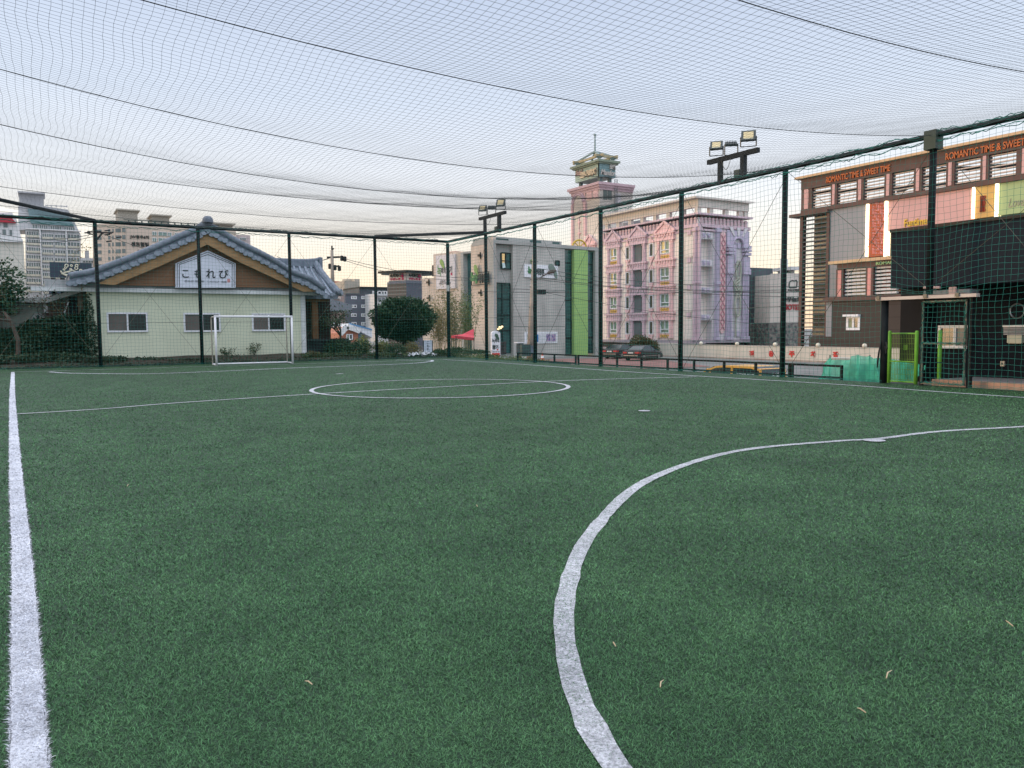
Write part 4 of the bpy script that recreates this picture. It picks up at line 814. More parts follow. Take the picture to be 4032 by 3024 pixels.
v=lambda y,x=2745: LF.uv(x,y)[1]
vROOF,vSL,vFR,vOP,vC1,vB1,vC2=v(776),v(783),v(815),v(839),v(846),v(880),v(893); vBASE=v(1340); vG=-2.5
uL=LF.uv(2368,900)[0]+6; uR=RF.uv(2943,1100)[0]
ur=lambda x,y=1100: RF.uv(x,y)[0]
b=MB(); fbox(b,LF,uL-6,-.9,vBASE,vC2,-8,0); obj('wall',b,SID,hotel)
b=MB(); fbox(b,RF,ur(2812),uR,vBASE,vC2,-8,0); fbox(b,RF,.9,ur(2812)-.002,vBASE,vC2,-8,-1.8); fbox(b,RF,0.0,ur(2753),vBASE,vC2,-3,-.0); obj('front_wall',b,LILW,hotel)
b=MB(); fbox(b,LF,uL-6,-1.,vG,vBASE-.6,-7,-.3); fbox(b,RF,1.,uR,vG,vBASE-.6,-7,-.3); obj('ground_floor',b,mat('dark_ground_floor',(.05,.05,.055),.7,.3,.6),hotel)
b=MB(); fbox(b,LF,uL-6,.29,vBASE-.35,vBASE-.002,-8,.3); fbox(b,RF,.0,uR+.3,vBASE-.352,vBASE-.004,-8,.3); fbox(b,LF,uL-6,.14,vBASE-1.3,vBASE-1.05,-8,.15); fbox(b,RF,0,uR+.15,vBASE-1.32,vBASE-1.07,-8,.15); obj('base_cornice',b,mat('mauve_grey_cornice',(.34,.29,.33),.8,.1),hotel)
b=MB()
for vv0,vv1,o_ in ((vOP+.0,vC1,.42),(vB1,vC2,.22),(vC2-.45,vC2-.2,.12)): fbox(b,LF,uL-6,o_-.006,vv0,vv1,-8,o_); fbox(b,RF,-.01,uR+o_,vv0+.002,vv1-.002,-8,o_)
obj('pink_cornice',b,MAUV,hotel)
b=MB(); fbox(b,LF,uL-6,-.0,vB1,vC1-.3,-.4,-.05); fbox(b,RF,.02,uR,vB1,vC1-.3,-.4,-.05); obj('baluster_back',b,LILW,hotel)
b=MB()
def baluster(fr,u0): 
    h=vC1-.28-vB1; fbox(b,fr,u0-.16,u0+.16,vB1,vB1+h*.75,-.05,.12); fprism(b,fr,[(u0+.24*math.cos(a),vB1+h*.75+.24*math.sin(a)) for a in np.linspace(0,math.pi,7)],-.05,.14)
u0=-.4
while u0>uL-6: baluster(LF,u0); u0-=.62
u0=.5
while u0<uR: baluster(RF,u0); u0+=.62
obj('balustrade',b,mat('pink_baluster',(.55,.40,.42),.8,.06),hotel)
b=MB(); D=9
fbox(b,LF,uL-6,.09,vFR,vSL,-.45,.1); fbox(b,RF,.0,uR,vFR+.003,vSL-.003,-.45,.1)
fprism(b,Fr((HO[0],HO[1],0),90),[(0,vSL),(uR,vSL),(uR+.9,vROOF),(0,vROOF)],-1.2,.5); fbox(b,LF,uL-6,.49,vSL+.001,vROOF-.001,-1.2,.9)
ups=[]
k=0
u0=-.35
while u0>uL-6: fbox(b,LF,u0-.3,u0+.3,vC1,vFR,-.5,-.02); u0-=2.5
for x in (2745+7,2800,2860,2915,2936): fbox(b,RF,ur(x)-.3,ur(x)+.3,vC1,vFR,-.5,-.02)
obj('roof_frieze',b,CREAM,hotel)
b=MB(); fbox(b,LF,LF.uv(2298,960)[0],uL-6.01,vBASE,LF.uv(2330,925)[1],-5,0); obj('side_wing',b,SID,hotel)
b=MB(); fbox(b,LF,uL-5,uL-1.,vC1,vC1+1.3,-6,-3); obj('roof_room',b,mat('roof_room_grey',(.25,.26,.27),.8,.1),hotel)
# window bays of the left front
ROWS=[977,1082,1185,1290]
rv=[LF.uv(2622,y)[1] for y in ROWS]
def hv(u_,v_): return v_
def bay(xc0,xc1,kind,col,warm):
    a,c=LF.uv(xc0,1000)[0],LF.uv(xc1,1000)[0]; m=(a+c)/2; W=c-a
    pm=MB()
    for r,vc in enumerate(rv):
        H=3.3 if r<3 else 3.3
        # entablature with teeth
        e0=vc+1.02; e1=vc+1.75
        fbox(pm,LF,a+W*.06,c-W*.06,e0,e1,0,.35); fbox(pm,LF,a,c,e1,e1+.22,0,.5); fbox(pm,LF,a+W*.03,c-W*.03,e0-.08,e0+.06,.0,.42)
        for k in range(6): q=a+W*.12+k*W*.76/5.6; fbox(pm,LF,q,q+W*.07,e1-.28-(.14 if k%2 else 0),e1-.01,.35,.44)
        lo=vc-1.45 if r<3 else vc-1.3
        for q in (a+W*.12,c-W*.24):
            fbox(pm,LF,q,q+W*.12,lo,e0-.082,0,.3); fbox(pm,LF,q-W*.02,q+W*.14,lo,lo+.2,0,.36); fbox(pm,LF,q-W*.02,q+W*.14,e0-.3,e0-.084,0,.36); fbox(pm,LF,q+W*.04,q+W*.08,lo+.25,e0-.35,.3,.34)
        if kind=='window':
            fbox(pm,LF,a+W*.242,c-W*.242,lo,vc-.75,0,.12)
    if True:
        e=rv[0]+1.97; h=1.25; fprism(pm,LF,[(a,e),(c,e),(m,e+h)],.0,.28)
        pm.bar(LF.pt(a-.05,e+.03,.36),LF.pt(m,e+h+.05,.36),.3,.16,up=tuple(LF.Nn)); pm.bar(LF.pt(c+.05,e+.03,.36),LF.pt(m,e+h+.05,.36),.3,.16,up=tuple(LF.Nn))
    obj('window_surround',pm,col,hotel)
    for r,vc in enumerate(rv):
        if kind=='window':
            x0,x1=a+W*.27,c-W*.27; y0,y1=vc-.72,vc+.93
            b=MB(); frame_rect(b,LF,x0,x1,y0,y1,.12,.02,.2); fbox(b,LF,m-.06,m+.06,y0+.55,y1-.12,.02,.18); fbox(b,LF,x0+.12,x1-.12,y0+.45,y0+.57,.02,.19); o=obj('window',b,WFR,hotel)
            b=MB(); fbox(b,LF,x0+.1,m,y0+.1,y1-.1,-.05,.06); obj('pane',b,HGW if r in warm else HGL,o); b=MB(); fbox(b,LF,m,x1-.1,y0+.1,y1-.1,-.05,.07); obj('pane',b,HGL,o)
            b=MB()
            for s in (-1,1):
                for rr,cx in ((.17,.52),(.15,.24)): b.ring([LF.pt(m+s*cx*W*.3+rr*math.cos(t),vc-1.06+rr*.9*math.sin(t),.17) for t in np.linspace(0,6.28,9)[:-1]],.055,4,close=True)
            b.ring([LF.pt(m-.2,vc-1.25,.17),LF.pt(m,vc-.9,.2),LF.pt(m+.2,vc-1.25,.17)],.06,4); obj('gold_scroll',b,GOLD,hotel)
        else:
            b=MB(); fbox(b,LF,a+W*.245,c-W*.245,vc-1.3 if r<3 else vc-1.3,vc+.94,.0,.03); obj('balcony_opening',b,DREC,hotel)
            b=MB(); fbox(b,LF,a+W*.62,c-W*.30,vc-1.2,vc+.7,.03,.06); obj('balcony_door',b,mat('recess_dark',(.07,.08,.085),.6,.2),hotel)
bay(2583,2663,'window',PINK,(0,)); bay(2390,2451,'window',MAUV,(0,1)); bay(2482,2553,'balcony',MAUV,()); bay(2302,2352,'window',PINK,(0,))
for xc in (2474,2567):
    uc=LF.uv(xc,1050)[0]
    for vc in rv:
        b=MB(); frame_rect(b,LF,uc-.4,uc+.4,vc-.85,vc+.85,.1,.0,.16); o=obj('narrow_window',b,WFR,hotel); obj('pane',(lambda q:(fbox(q,LF,uc-.32,uc+.32,vc-.78,vc+.78,-.02,.05),q)[1])(MB()),DGL,o)
        b=MB(); fprism(b,LF,[(uc-.5,vc+.9),(uc+.5,vc+.9),(uc+.42,vc+1.15),(uc+.14,vc+1.3),(uc,vc+1.75),(uc-.14,vc+1.3),(uc-.42,vc+1.15)],0,.22); fprism(b,LF,[(uc-.48,vc-.9),(uc-.3,vc-1.2),(uc,vc-1.7),(uc+.3,vc-1.2),(uc+.48,vc-.9)],0,.22); obj('narrow_ornament',b,PINK,hotel)
# corner strip with white panels
a,c=LF.uv(2690,1050)[0],LF.uv(2736,1050)[0]; b=MB(); fbox(b,LF,a,-.9,vBASE,vC2,-.01,.06); obj('corner_bay',b,CREAM,hotel)
b=MB(); hh=3.42
for r in range(4):
    t_=rv[r]+1.0; fbox(b,LF,LF.uv(2700,1050)[0],LF.uv(2731,1050)[0],t_-2.55+.12,t_,.05,.12)
    for k in range(9): fbox(b,LF,LF.uv(2703,1050)[0],LF.uv(2728,1050)[0],t_-.2-k*.26,t_-.10-k*.26,.11,.15)
obj('white_panel',b,mat('white_panel',(.70,.66,.62),.7,.05),hotel)
b=MB()
for r in range(4):
    for fr,xx in ((LF,2716),): q=fr.uv(xx,1050)[0]; t_=rv[r]+1.5; fbox(b,fr,q-.28,q+.28,t_-.3,t_+.3,.05,.2)
obj('square_boss',b,MAUV,hotel)
for fr,x0,x1 in ((LF,2738,2746),(RF,2745,2753),(RF,2814,2827)):
    q0,q1=fr.uv(x0,1050)[0],fr.uv(x1,1050)[0]; b=MB(); fbox(b,fr,q0,q1,vBASE,vC2,-.0,.3)
    for k in range(3): z=q0+(q1-q0)*(.22+.28*k); fbox(b,fr,z-.05,z+.05,vBASE+.4,vC2-.6,.3,.36)
    fbox(b,fr,q0-.12,q1+.12,vC2-.5,vC2-.1,.0,.45); fbox(b,fr,q0-.12,q1+.12,vBASE,vBASE+.35,.0,.45); vm=LF.uv(2745,1112)[1]; fbox(b,fr,q0-.1,q1+.1,vm-.15,vm+.15,0,.42); obj('pilaster',b,MAUV if fr is LF or x0<2800 else LILA,hotel)
# stair balconies
PB=MB(); SQ=MB()
RFv=lambda y: RF.uv(2780,y)[1]
for (y0,y1) in ((913,941),(1022,1048),(1131,1154),(1238,1261)):
    fbox(PB,RF,ur(2753),ur(2806),RFv(y1),RFv(y0),-1.7,.0)
    for xs in (2770,2788): q=ur(xs); m=(RFv(y0)+RFv(y1))/2; fprism(SQ,RF,[(q-.24,m-.26),(q+.24,m-.26),(q+.24,m+.26),(q-.24,m+.26)],0,.08); fprism(SQ,RF,[(q-.1,m-.1),(q+.1,m-.1),(q+.1,m+.1),(q-.1,m+.1)],.08,.18)
fbox(PB,RF,ur(2806),ur(2814),vBASE,vC2,-1.8,-.05); fbox(PB,RF,ur(2753),ur(2806),RFv(912),vC2,-1.75,-1.1); obj('balcony_parapet',PB,LILW,hotel); obj('square_boss',SQ,LILA,hotel)
b=MB(); fbox(b,RF,ur(2753),ur(2806),vBASE,RFv(913),-1.8,-1.75); obj('stair_recess',b,DREC,hotel)
for y0,y1 in ((962,987),(1071,1096),(1177,1201),(1276,1297)): win(hotel,RF,2772,y0,2793,y1,.1,-1.75,DGL,DGL,mat('grey_frame',(.35,.36,.35),.6))
# pink lattice ribbon, arch and rings
q0,q1=ur(2833),ur(2853); z0,z1=RF.uv(2843,1313)[1],RF.uv(2843,912)[1]; r=(q1-q0)/2; m=(q0+q1)/2; b=MB()
pts=[(q0,z0+r),(q0+r*.3,z0+r*.3),(m,z0),(q1-r*.3,z0+r*.3),(q1,z0+r),(q1,z1-r),(q1-r*.3,z1-r*.3),(m,z1),(q0+r*.3,z1-r*.3),(q0,z1-r)]; fprism(b,RF,pts,0,.14)
obj('lattice_ribbon',b,PINK,hotel); b=MB(); n_=12
for k in range(n_):
    z=z0+r+(z1-z0-2*r)*k/n_; dz=(z1-z0-2*r)/n_
    b.bar(RF.pt(q0+.1,z,.18),RF.pt(q1-.1,z+dz,.18),.09,.09,up=tuple(RF.Nn)); b.bar(RF.pt(q1-.1,z,.185),RF.pt(q0+.1,z+dz,.185),.09,.09,up=tuple(RF.Nn))
obj('lattice',b,mat('rose_stucco',(.50,.24,.28),.8,.08),hotel)
zA=RF.uv(2900,968)[1]; zT=RF.uv(2900,930)[1]; xa,xb=ur(2880),ur(2918); xc=(xa+xb)/2; ra=(xb-xa)/2
b=MB(); A=[(xc+ra*math.cos(t),zA+ra*math.sin(t)) for t in np.linspace(0,math.pi,13)]
fprism(b,RF,[(ur(2856),zA),(xa,zA)]+A[::-1][0:7]+[(xc,RF.uv(2900,893)[1]-.5),(ur(2856),RF.uv(2900,893)[1]-.5)],0,.25); fprism(b,RF,[(xc,RF.uv(2900,893)[1]-.5)]+A[::-1][6:]+[(xb,zA),(uR-.02,zA),(uR-.02,RF.uv(2900,893)[1]-.5)],0,.25)
for s in (0,1):
    lo_,hi_=(ur(2857),ur(2878)) if s==0 else (ur(2920),uR); 
    fbox(b,RF,lo_,hi_,vBASE,RF.uv(2900,1075)[1],0,.3); fbox(b,RF,lo_-.1,hi_+.1,RF.uv(2900,1080)[1],RF.uv(2900,1060)[1],0,.5); fbox(b,RF,lo_,hi_,RF.uv(2900,1060)[1],RF.uv(2900,1010)[1],0,.42); fbox(b,RF,lo_+.25,hi_-.25,RF.uv(2900,1010)[1],RF.uv(2900,985)[1],0,.35); fbox(b,RF,lo_-.15,hi_+.15,RF.uv(2900,978)[1],zA+.05,0,.5)
    mm=(lo_+hi_)/2; fbox(b,RF,lo_-.1,hi_+.1,vBASE+.01,vBASE+.4,.01,.42)
    for zz,rr in ((RF.uv(2900,1000)[1],.42),(RF.uv(2900,986)[1],.46)): fbox(b,RF,mm-rr-.1,mm+rr+.1,zz-.16,zz+.16,0.01,.62)
    for k in (.25,.5,.75): qq=lo_+(hi_-lo_)*k; fbox(b,RF,qq-.05,qq+.05,vBASE+.45,RF.uv(2900,1085)[1],.3,.38)
b.ring([RF.pt(xc+(ra+.12)*math.cos(t),zA+(ra+.12)*math.sin(t),.3) for t in np.linspace(0,math.pi,15)],.13,6)
obj('arch',b,LILA,hotel)
b=MB(); 
for dx in (-.9,0,.9): fprism(b,RF,[(xc+dx*.8-.13,zA+ra+.3),(xc+dx*.8+.13,zA+ra+.3),(xc+dx*1.5+.3,zA+ra+1.35),(xc+dx*1.5-.3,zA+ra+1.35)],.25,.34)
obj('keystone',b,LILW,hotel)
RING=mat('pale_green_grey_ring',(.42,.43,.36),.7,.1,3); b=MB()
def oval(x,y,rx,ry,rad,tilt=0): q,z=RF.uv(x,y); b.ring([RF.pt(q+rx*math.cos(t)*math.cos(tilt)-ry*math.sin(t)*math.sin(tilt),z+rx*math.cos(t)*math.sin(tilt)+ry*math.sin(t)*math.cos(tilt),.25) for t in np.linspace(0,6.28,19)[:-1]],rad,6,close=True)
oval(2902,1068,.42,1.25,.12); oval(2899,1203,.45,1.35,.13); oval(2895,1130,.35,.8,.1,.5); oval(2904,1150,.35,.8,.1,-.5); oval(2897,1110,.3,.6,.09,-.8)
for yy in (1112,1122,1132,1142): q,z=RF.uv(2898,yy); b.ring([RF.pt(q-.45,z-.25,.3),RF.pt(q,z+.05,.34),RF.pt(q+.5,z+.28,.3)],[.05,.11,.05],6)
b.ring([RF.pt(*RF.uv(2895,1232),.15),RF.pt(*RF.uv(2893,1325),.15)],.09,6); b.ring([RF.pt(*RF.uv(2902,1035),.2),RF.pt(*RF.uv(2902,1100),.2)],.06,6); obj('ring_ornament',b,RING,hotel)
b=MB(); q,z=RF.uv(2895,1010); fbox(b,RF,q-.14,q+.1,RF.uv(2895,1040)[1],RF.uv(2895,955)[1],.0,.1)
for x,y in ((2908,968),(2880,1314),(2904,1314)): q,z=RF.uv(x,y); fbox(b,RF,q-.3,q+.3,z-.35,z+.35,.0,.14)
obj('lilac_boss',b,LILA,hotel)
# far left roofs of the hotel with the golden half wheel
b=MB(); q,z=F1.uv(2280,966); cx=far_at(2281,968,104); WF=Fr((cx[0],cx[1],0),100)
b.ring([WF.pt(1.0*math.cos(t),cx[2]+.95*math.sin(t)-.2,0) for t in np.linspace(0,math.pi,13)],.12,6)
for t in (45,90,135): b.ring([WF.pt(0,cx[2]-.2,0),WF.pt(.95*math.cos(R_(t)),cx[2]-.2+.9*math.sin(R_(t)),0)],.07,5)
obj('gold_wheel',b,GOLD,hotel)
# ------------------------------------------------------------------ tower with sign box
P=far_at(2361,720,112); TP=(P[0],P[1],0); T1=Fr(TP,180); T2=Fr(TP,90)
tower=thing('hotel_tower','tall pink-topped tower of the hotel carrying the sign box','tower',TP)
a=T1.uv(2256,800)[0]; c=T2.uv(2456,780)[0]; vt=T1.uv(2361,746)[1]; dp=-a
b=MB(); fbox(b,T1,a,0,-2,vt,-6,0); obj('wall',b,boards('tower_siding_lit',(.60,.55,.49),.4,dark=.9,width=.12,var=.05),tower)  # warmer copy of the siding, light on this face put into its colour
b=MB(); fbox(b,T2,0.02,c,T2.uv(2440,835)[1],vt,-dp,-.02); obj('side_wall',b,boards('tower_siding_shaded',(.47,.48,.50),.4,dark=.85,width=.12),tower)  # same siding, cooler and darker: shade of this face put into its colour
b=MB()
for e,d in ((0,.2),(.35,.4),(.65,.62)): fbox(b,T1,a-d,d-.006,vt+e-.0,vt+e+.36,-6,d); fbox(b,T2,.0,c+d,vt+e+.003,vt+e+.357,-dp-.5,d)
obj('cornice',b,mat('mauve_cornice',(.52,.38,.41),.8,.08),tower)
b=MB(); t1=lambda x,y: T1.uv(x,y)
v1_=T1.uv(2305,790)[1]
fbox(b,T1,a,T1.uv(2306,800)[0],T1.uv(2280,800)[1]-0.3,vt-.01,0,.12); fbox(b,T1,T1.uv(2312,760)[0],T1.uv(2332,760)[0],T1.uv(2322,785)[1],T1.uv(2322,740)[1],0,.12); fbox(b,T1,T1.uv(2337,760)[0],T1.uv(2356,760)[0],T1.uv(2346,780)[1],T1.uv(2346,735)[1],0,.12)
for x0,x1 in ((2254,2260),(2303,2310)): fbox(b,T1,T1.uv(x0,900)[0],T1.uv(x1,900)[0],2,T1.uv(2280,802)[1],0,.3)
for x,y in ((2282,875),(2282,918)): 
    q,z=T1.uv(x,y); fprism(b,T1,[(q-.5,z),(q-.1,z+.12),(q,z+.8),(q+.1,z+.12),(q+.5,z),(q+.1,z-.12),(q,z-.8),(q-.1,z-.12)],0,.14)
obj('pink_panel',b,PINK,tower)
b=MB(); q,z=T1.uv(2280,800); 
for kk,rr in ((0,1.55),(0,1.2)): b.ring([T1.pt(q+rr*math.cos(t),z+rr*math.sin(t),.2) for t in np.linspace(0,math.pi,13)],.14,6)
obj('arch_moulding',b,MAUV,tower); b=MB(); fprism(b,T1,[(q+1.1*math.cos(t),z+1.1*math.sin(t)) for t in np.linspace(0,math.pi,13)]+[(q-1.1,z-1.5),(q+1.1,z-1.5)],.1,.16); obj('arch_panel',b,CREAM,tower)
for x0,x1 in ((2375,2390),(2392,2408)): obj('dark_window',fb(T2,x0,738,x1,786,-.05,.05),mat('grey_green_glass',(.10,.13,.12),.4),tower)
obj('pale_panel',fb(T2,2424,762,2444,800,0,.05),LILW,tower)
b=MB(); 
for x in (2415,2424): q,_=T2.uv(x,740); fbox(b,T2,q-.04,q+.04,T2.uv(x,835)[1],T2.uv(x,708)[1],.3,.4)
for k in range(18): z=T2.uv(2420,835)[1]+k*.3; fbox(b,T2,T2.uv(2415,760)[0],T2.uv(2424,760)[0],z,z+.05,.32,.38)
obj('ladder',b,mat('grey_metal',(.22,.23,.23),.6),tower)
# sign box: a thing of its own standing on the tower
BOXC=boards('green_slat_cladding',(.38,.50,.42),.28,dark=.55,width=.2); BOXD=boards('teal_slat_cladding',(.22,.36,.37),.28,dark=.55,width=.2)
SP=far_at(2360,680,112.3); S1=Fr((SP[0],SP[1],0),180); S2=Fr((SP[0],SP[1],0),90)
sbx=thing('rooftop_sign','green slatted sign box with cream letters and open roof frame above the tower','sign',(SP[0],SP[1],vt+1))
a=S1.uv(2265,690)[0]; c=S2.uv(2423,690)[0]; zb_=S1.uv(2360,694)[1]; zt=S1.uv(2360,637)[1]
b=MB(); fbox(b,S1,a,0,zb_,zt,-c,0); obj('box',b,BOXC,sbx); b=MB(); fbox(b,S2,.0,c,zb_,zt,-.3,.02); obj('side_panel',b,BOXD,sbx)
b=MB(); fbox(b,S1,a-.6,.54,zt,zt+.3,-c-.5,.55); fbox(b,S1,a-.3,.3,zt-.2,zt,-c-.3,.3); obj('rim',b,mat('dull_green',(.22,.27,.20),.7,.15),sbx)
b=MB()
for q,n_ in ((-.6,-.6),(a+.6,-.6),(-.6,-c+.6),(a+.6,-c+.6)): fbox(b,S1,q-.22,q+.22,vt+.6,zb_,n_-.22,n_+.22)
obj('stilt',b,mat('teal_grey_metal',(.10,.15,.15),.6),sbx)
b=MB(); zr=zt+.3; ym=a/2; nm=-c/2
for q,n_ in ((-.3,-.2),(a+.3,-.2),(-.3,-c+.2),(a+.3,-c+.2)): b.lathe(S1.pt(q,zr,n_),[(.3,0),(.25,.25),(.7,.55)],4)
YB=mat('tan_beam',(.42,.36,.22),.7,.1); TB=mat('pale_teal_beam',(.25,.33,.33),.7,.1)
obj('bracket',b,TB,sbx); b=MB(); z2=zr+.62
for p,q in (((a-.7,z2,-.2),(.7,z2,-.2)),((a-.7,z2,-c+.2),(.7,z2,-c+.2)),((-.3,z2+.02,.6),(-.3,z2+.02,-c-.6)),((a+.3,z2+.02,.6),(a+.3,z2+.02,-c-.6))): b.bar(S1.pt(*p),S1.pt(*q),.3,.3)
obj('beam',b,YB,sbx); b=MB()
for q,n_ in ((-.3,-.2),(a+.3,-.2),(-.3,-c+.2),(a+.3,-c+.2)): b.bar(S1.pt(q,z2+.15,n_),S1.pt(ym,z2+1.25,nm),.22,.22)
b.ring([S1.pt(ym,z2+1.1,nm),S1.pt(ym,S1.uv(2341,514)[1],nm)],[.14,.10],8); b.lathe(S1.pt(ym,S1.uv(2341,516)[1],nm),[(.0,-.2),(.22,-.1),(.22,.1),(0,.2)],8); obj('mast',b,TB,sbx)
CL=mat('cream_letters',(.62,.52,.36),.6,.1,2)
def slant(fr,tx,x0,y0a,y1a,x1,y0b,y1b,mm): pass
r_=S1.R(2287,672,2354,702); zz0=S1.uv(2340,690)[1]
writing('lettering','모나리자',S1,S1.uv(2288,690)[0],S1.uv(2354,690)[0],zb_+.3,zb_+1.3,.04,CL,sbx,bold=.09,ext=.2)
writing('small_lettering','Hotel',S1,a+.2,S1.uv(2290,690)[0]+.4,zb_+.9,zb_+1.7,.04,mat('rose_letters',(.45,.32,.28),.6),sbx,bold=.03,ext=.15,shear=.6)
writing('lettering','모텔',S2,S2.uv(2398,664)[0],S2.uv(2420,664)[0],zt-.9,zt-.2,.04,mat('pale_letters2',(.55,.52,.47),.6),sbx,bold=.06,ext=.2)
writing('small_lettering','Mandor',S2,S2.uv(2364,690)[0],S2.uv(2421,690)[0],zb_+.25,zb_+1.0,.04,mat('pale_letters2',(.55,.52,.47)),sbx,bold=.02,ext=.15,shear=.3)
# ================================================================== BROWN AND PINK HOTEL ON THE RIGHT
KP=(65.4,53.23,0.); KF=Fr(KP,180); KE=Fr((63.9,53.23,0.),180)
BRN=mat('brown_metal',(.095,.056,.050),.6,.15,1); BRD=boards('dark_brown_tile',(.055,.045,.04),1.1,dark=.6,width=.04); PK=mat('pink_panel_flat',(.58,.35,.33),.7,.06,.3); GRP=mat('grey_panel_flat',(.26,.27,.29),.7,.06,.3); SALM=mat('salmon_strip',(.60,.28,.25),.7,.08,1); GRN=mat('green_panel_flat',(.34,.44,.22),.7,.06,.3)
kh=thing('patterned_hotel','large hotel facade with brown frames, louvred openings and pink, grey and green panels','hotel',KP)
ku=lambda x,y=900: KF.uv(x,y)[0]
zT=16.1; zC0,zC1=KF.uv(3300,803)[1],0; 
zband=15.35; zop=KF.uv(3330,757)[1]
vt_=16.0; v_o1=14.95; v_o0=13.02; v_c1=12.98; v_c0=12.6
uE=ku(4032,700)+10; u0=.1
# solid block behind, open at the crown storey
b=MB(); fbox(b,KF,1.2,uE,-3,v_c0-.3,-14,-.9); obj('wall',b,mat('dim_panel',(.12,.12,.12),.8,.15),kh)
b=MB(); fbox(b,KF,-.5,uE,vt_,vt_+.22,-2.4,.6); obj('roof_edge',b,mat('gold_metal',(.52,.36,.21),.5,.1,1),kh)
b=MB(); fbox(b,KF,0,uE,v_o1,vt_-.002,-.5,.2); fbox(b,KF,0,uE,v_c0,v_c1,-.5,.2); fbox(b,KF,-1.2,ku(3268),v_c0-.25,v_c0+.05,-1,.45)
OP=[(3201,3275),(3299,3376),(3404,3486),(3516,3602),(3634,3729),(3762,3864),(3897,4005)]
edges=[0.0]
for x0,x1 in OP:
    ym=KF.P is None
    edges+= [ku(x0,770-(x0-3201)*.17),ku(x1,770-(x1-3201)*.17)]
edges.append(uE)
for i in range(0,len(edges),2): fbox(b,KF,edges[i],edges[i+1],v_c1,v_o1,-.4,.15)
obj('crown_frame',b,BRN,kh)
for i in range(0,len(edges),2):
    b=MB(); w_=edges[i+1]-edges[i]; 
    if i==len(edges)-2: w_=1.5
    fbox(b,KF,edges[i]+w_*.3,edges[i]+w_*.7,v_c1+.05,v_o1-.02,.15,.2); obj('pink_strip',b,PK,kh)
LOUV=mat('louvre_slat',(.50,.42,.37),.5,.1,1)
for i in range(1,len(edges)-1,2):
    b=MB()
    for k in range(7): z=v_c1+.12+k*(v_o1-v_c1)/7; fbox(b,KF,edges[i],edges[i+1],z,z+.10,-.25,-.05)
    obj('louvre',b,LOUV,kh)
# rooms and roof structure seen through the crown louvres
b=MB(); fbox(b,KF,2,16,v_c1-.4,v_c1+1.1,-9,-6); obj('roof_room',b,mat('tan_roof_room',(.42,.30,.18),.8,.15,.6),kh)
b=MB(); 
for p,q in (((.5,-.5),(10,-8)),((5,-8),(14,-.5)),((13,-.5),(22,-8)),((20,-8),(26,-.5))): b.bar(KF.pt(p[0],v_o1-.3,p[1]),KF.pt(q[0],v_o1-.3,q[1]),.35,.3)
fbox(b,KF,0,uE,v_c1-.35,v_c1-.1,-9,-8.6); fbox(b,KF,14,uE,v_c1-.3,v_c1+.45,-1.6,-1.2); obj('roof_truss',b,mat('dark_truss',(.03,.03,.035),.7),kh)
# louvred stair column
x1_=ku(3265); b=MB(); z=-2.
while z<v_c0-.3: fbox(b,KF,.1,x1_,z,z+.10,-.25,.1); z+=.42
obj('louvre',b,mat('dark_slat',(.085,.09,.10),.6,.15,1),kh)
b=MB(); fbox(b,KF,-.1,.25,-2,v_c0-.3,-.4,.15); fbox(b,KF,x1_-.2,x1_+.1,-2,v_c0-.3,-.4,.15); obj('louvre_post',b,BRN,kh)
z=-1.5
while z<v_c0-1: b=MB(); fbox(b,KF,ku(3200),x1_-.1,z,z+1.3,-.6,-.35); z+=3.0; obj('slab_band',b,mat('dim_grey_band',(.045,.05,.055),.5,.5,.5),kh)
b=MB(); fbox(b,KF,1.0,x1_-.1,-2,-.3+v_c0,-.75,-.62); obj('back_glass',b,mat('pattern_glass',(.03,.04,.045),.3,.8,.8,col2=(.16,.16,.15)),kh)
def pan(name,x0,x1,vb,m,vtop=None,n=.0): 
    b=MB(); fbox(b,KF,ku(x0),ku(x1),vb,(vtop or v_c0-.02),-.5,n); return obj(name,b,m,kh)
yb=lambda x,y: KF.uv(x,y)[1]
pan('grey_panel',3268,3409,-2,GRP); NEON=mat('lit_strip',(1,.85,.6),.5,emit=(1,.80,.50),es=2.2)
pan('lit_strip',3413,3421,yb(3417,1010),NEON,n=.18); pan('poster',3423,3484,yb(3450,1010),mat('rust_poster',(.30,.06,.03),.6,.5,.9,col2=(.50,.13,.04),detail=8,stretch=(1,1,.25)),n=.05); pan('lit_strip',3486,3493,yb(3490,1010),NEON,n=.18)
pan('pink_panel',3496,3652,yb(3640,893),PK); pan('pink_panel',3655,3823,yb(3700,880),PK); pan('lit_strip',3828,3837,yb(3830,860),NEON,n=.18); pan('poster',3838,3917,yb(3870,857),mat('ochre_poster',(.55,.33,.12),.6,.2,.7,col2=(.62,.42,.12)),n=.05); pan('lit_strip',3918,3927,yb(3920,855),NEON,n=.18); pan('green_panel',3929,4300,yb(4000,840),GRN)
b=MB()
for x in range(3440,3484,7):
    for y in range(800,1000,13): q,z=KF.uv(x,y); fbox(b,KF,q-.05-.03*((x*y)%3),q+.05,z-.1,z+.0+.06*((x+y)%4),.05,.08)
obj('poster_print',b,mat('poster_pink_print',(.55,.22,.20),.7,.3),kh)
ORG_=mat('orange_letters',(.50,.13,.035),.5,.1)
def kt(tx,x0,x1,z0,z1,mm,fr=KF,n=.2,shear=0,y=700): writing('lettering',tx,fr,fr.uv(x0,y)[0],fr.uv(x1,y)[0],z0,z1,n,mm,kh,bold=.015,ext=.1,shear=shear)
kt('ROMANTIC TIME & SWEET TIME',3260,3512,15.15,15.72,ORG_); kt('ROMANTIC TIME & SWEET TIME',3731,4110,15.15,15.72,ORG_,y=620)
kt('Funtime',3563,3652,yb(3610,893)+.1,yb(3610,893)+.75,mat('yellow_letters',(.62,.42,.05),.5),n=.02,y=880)
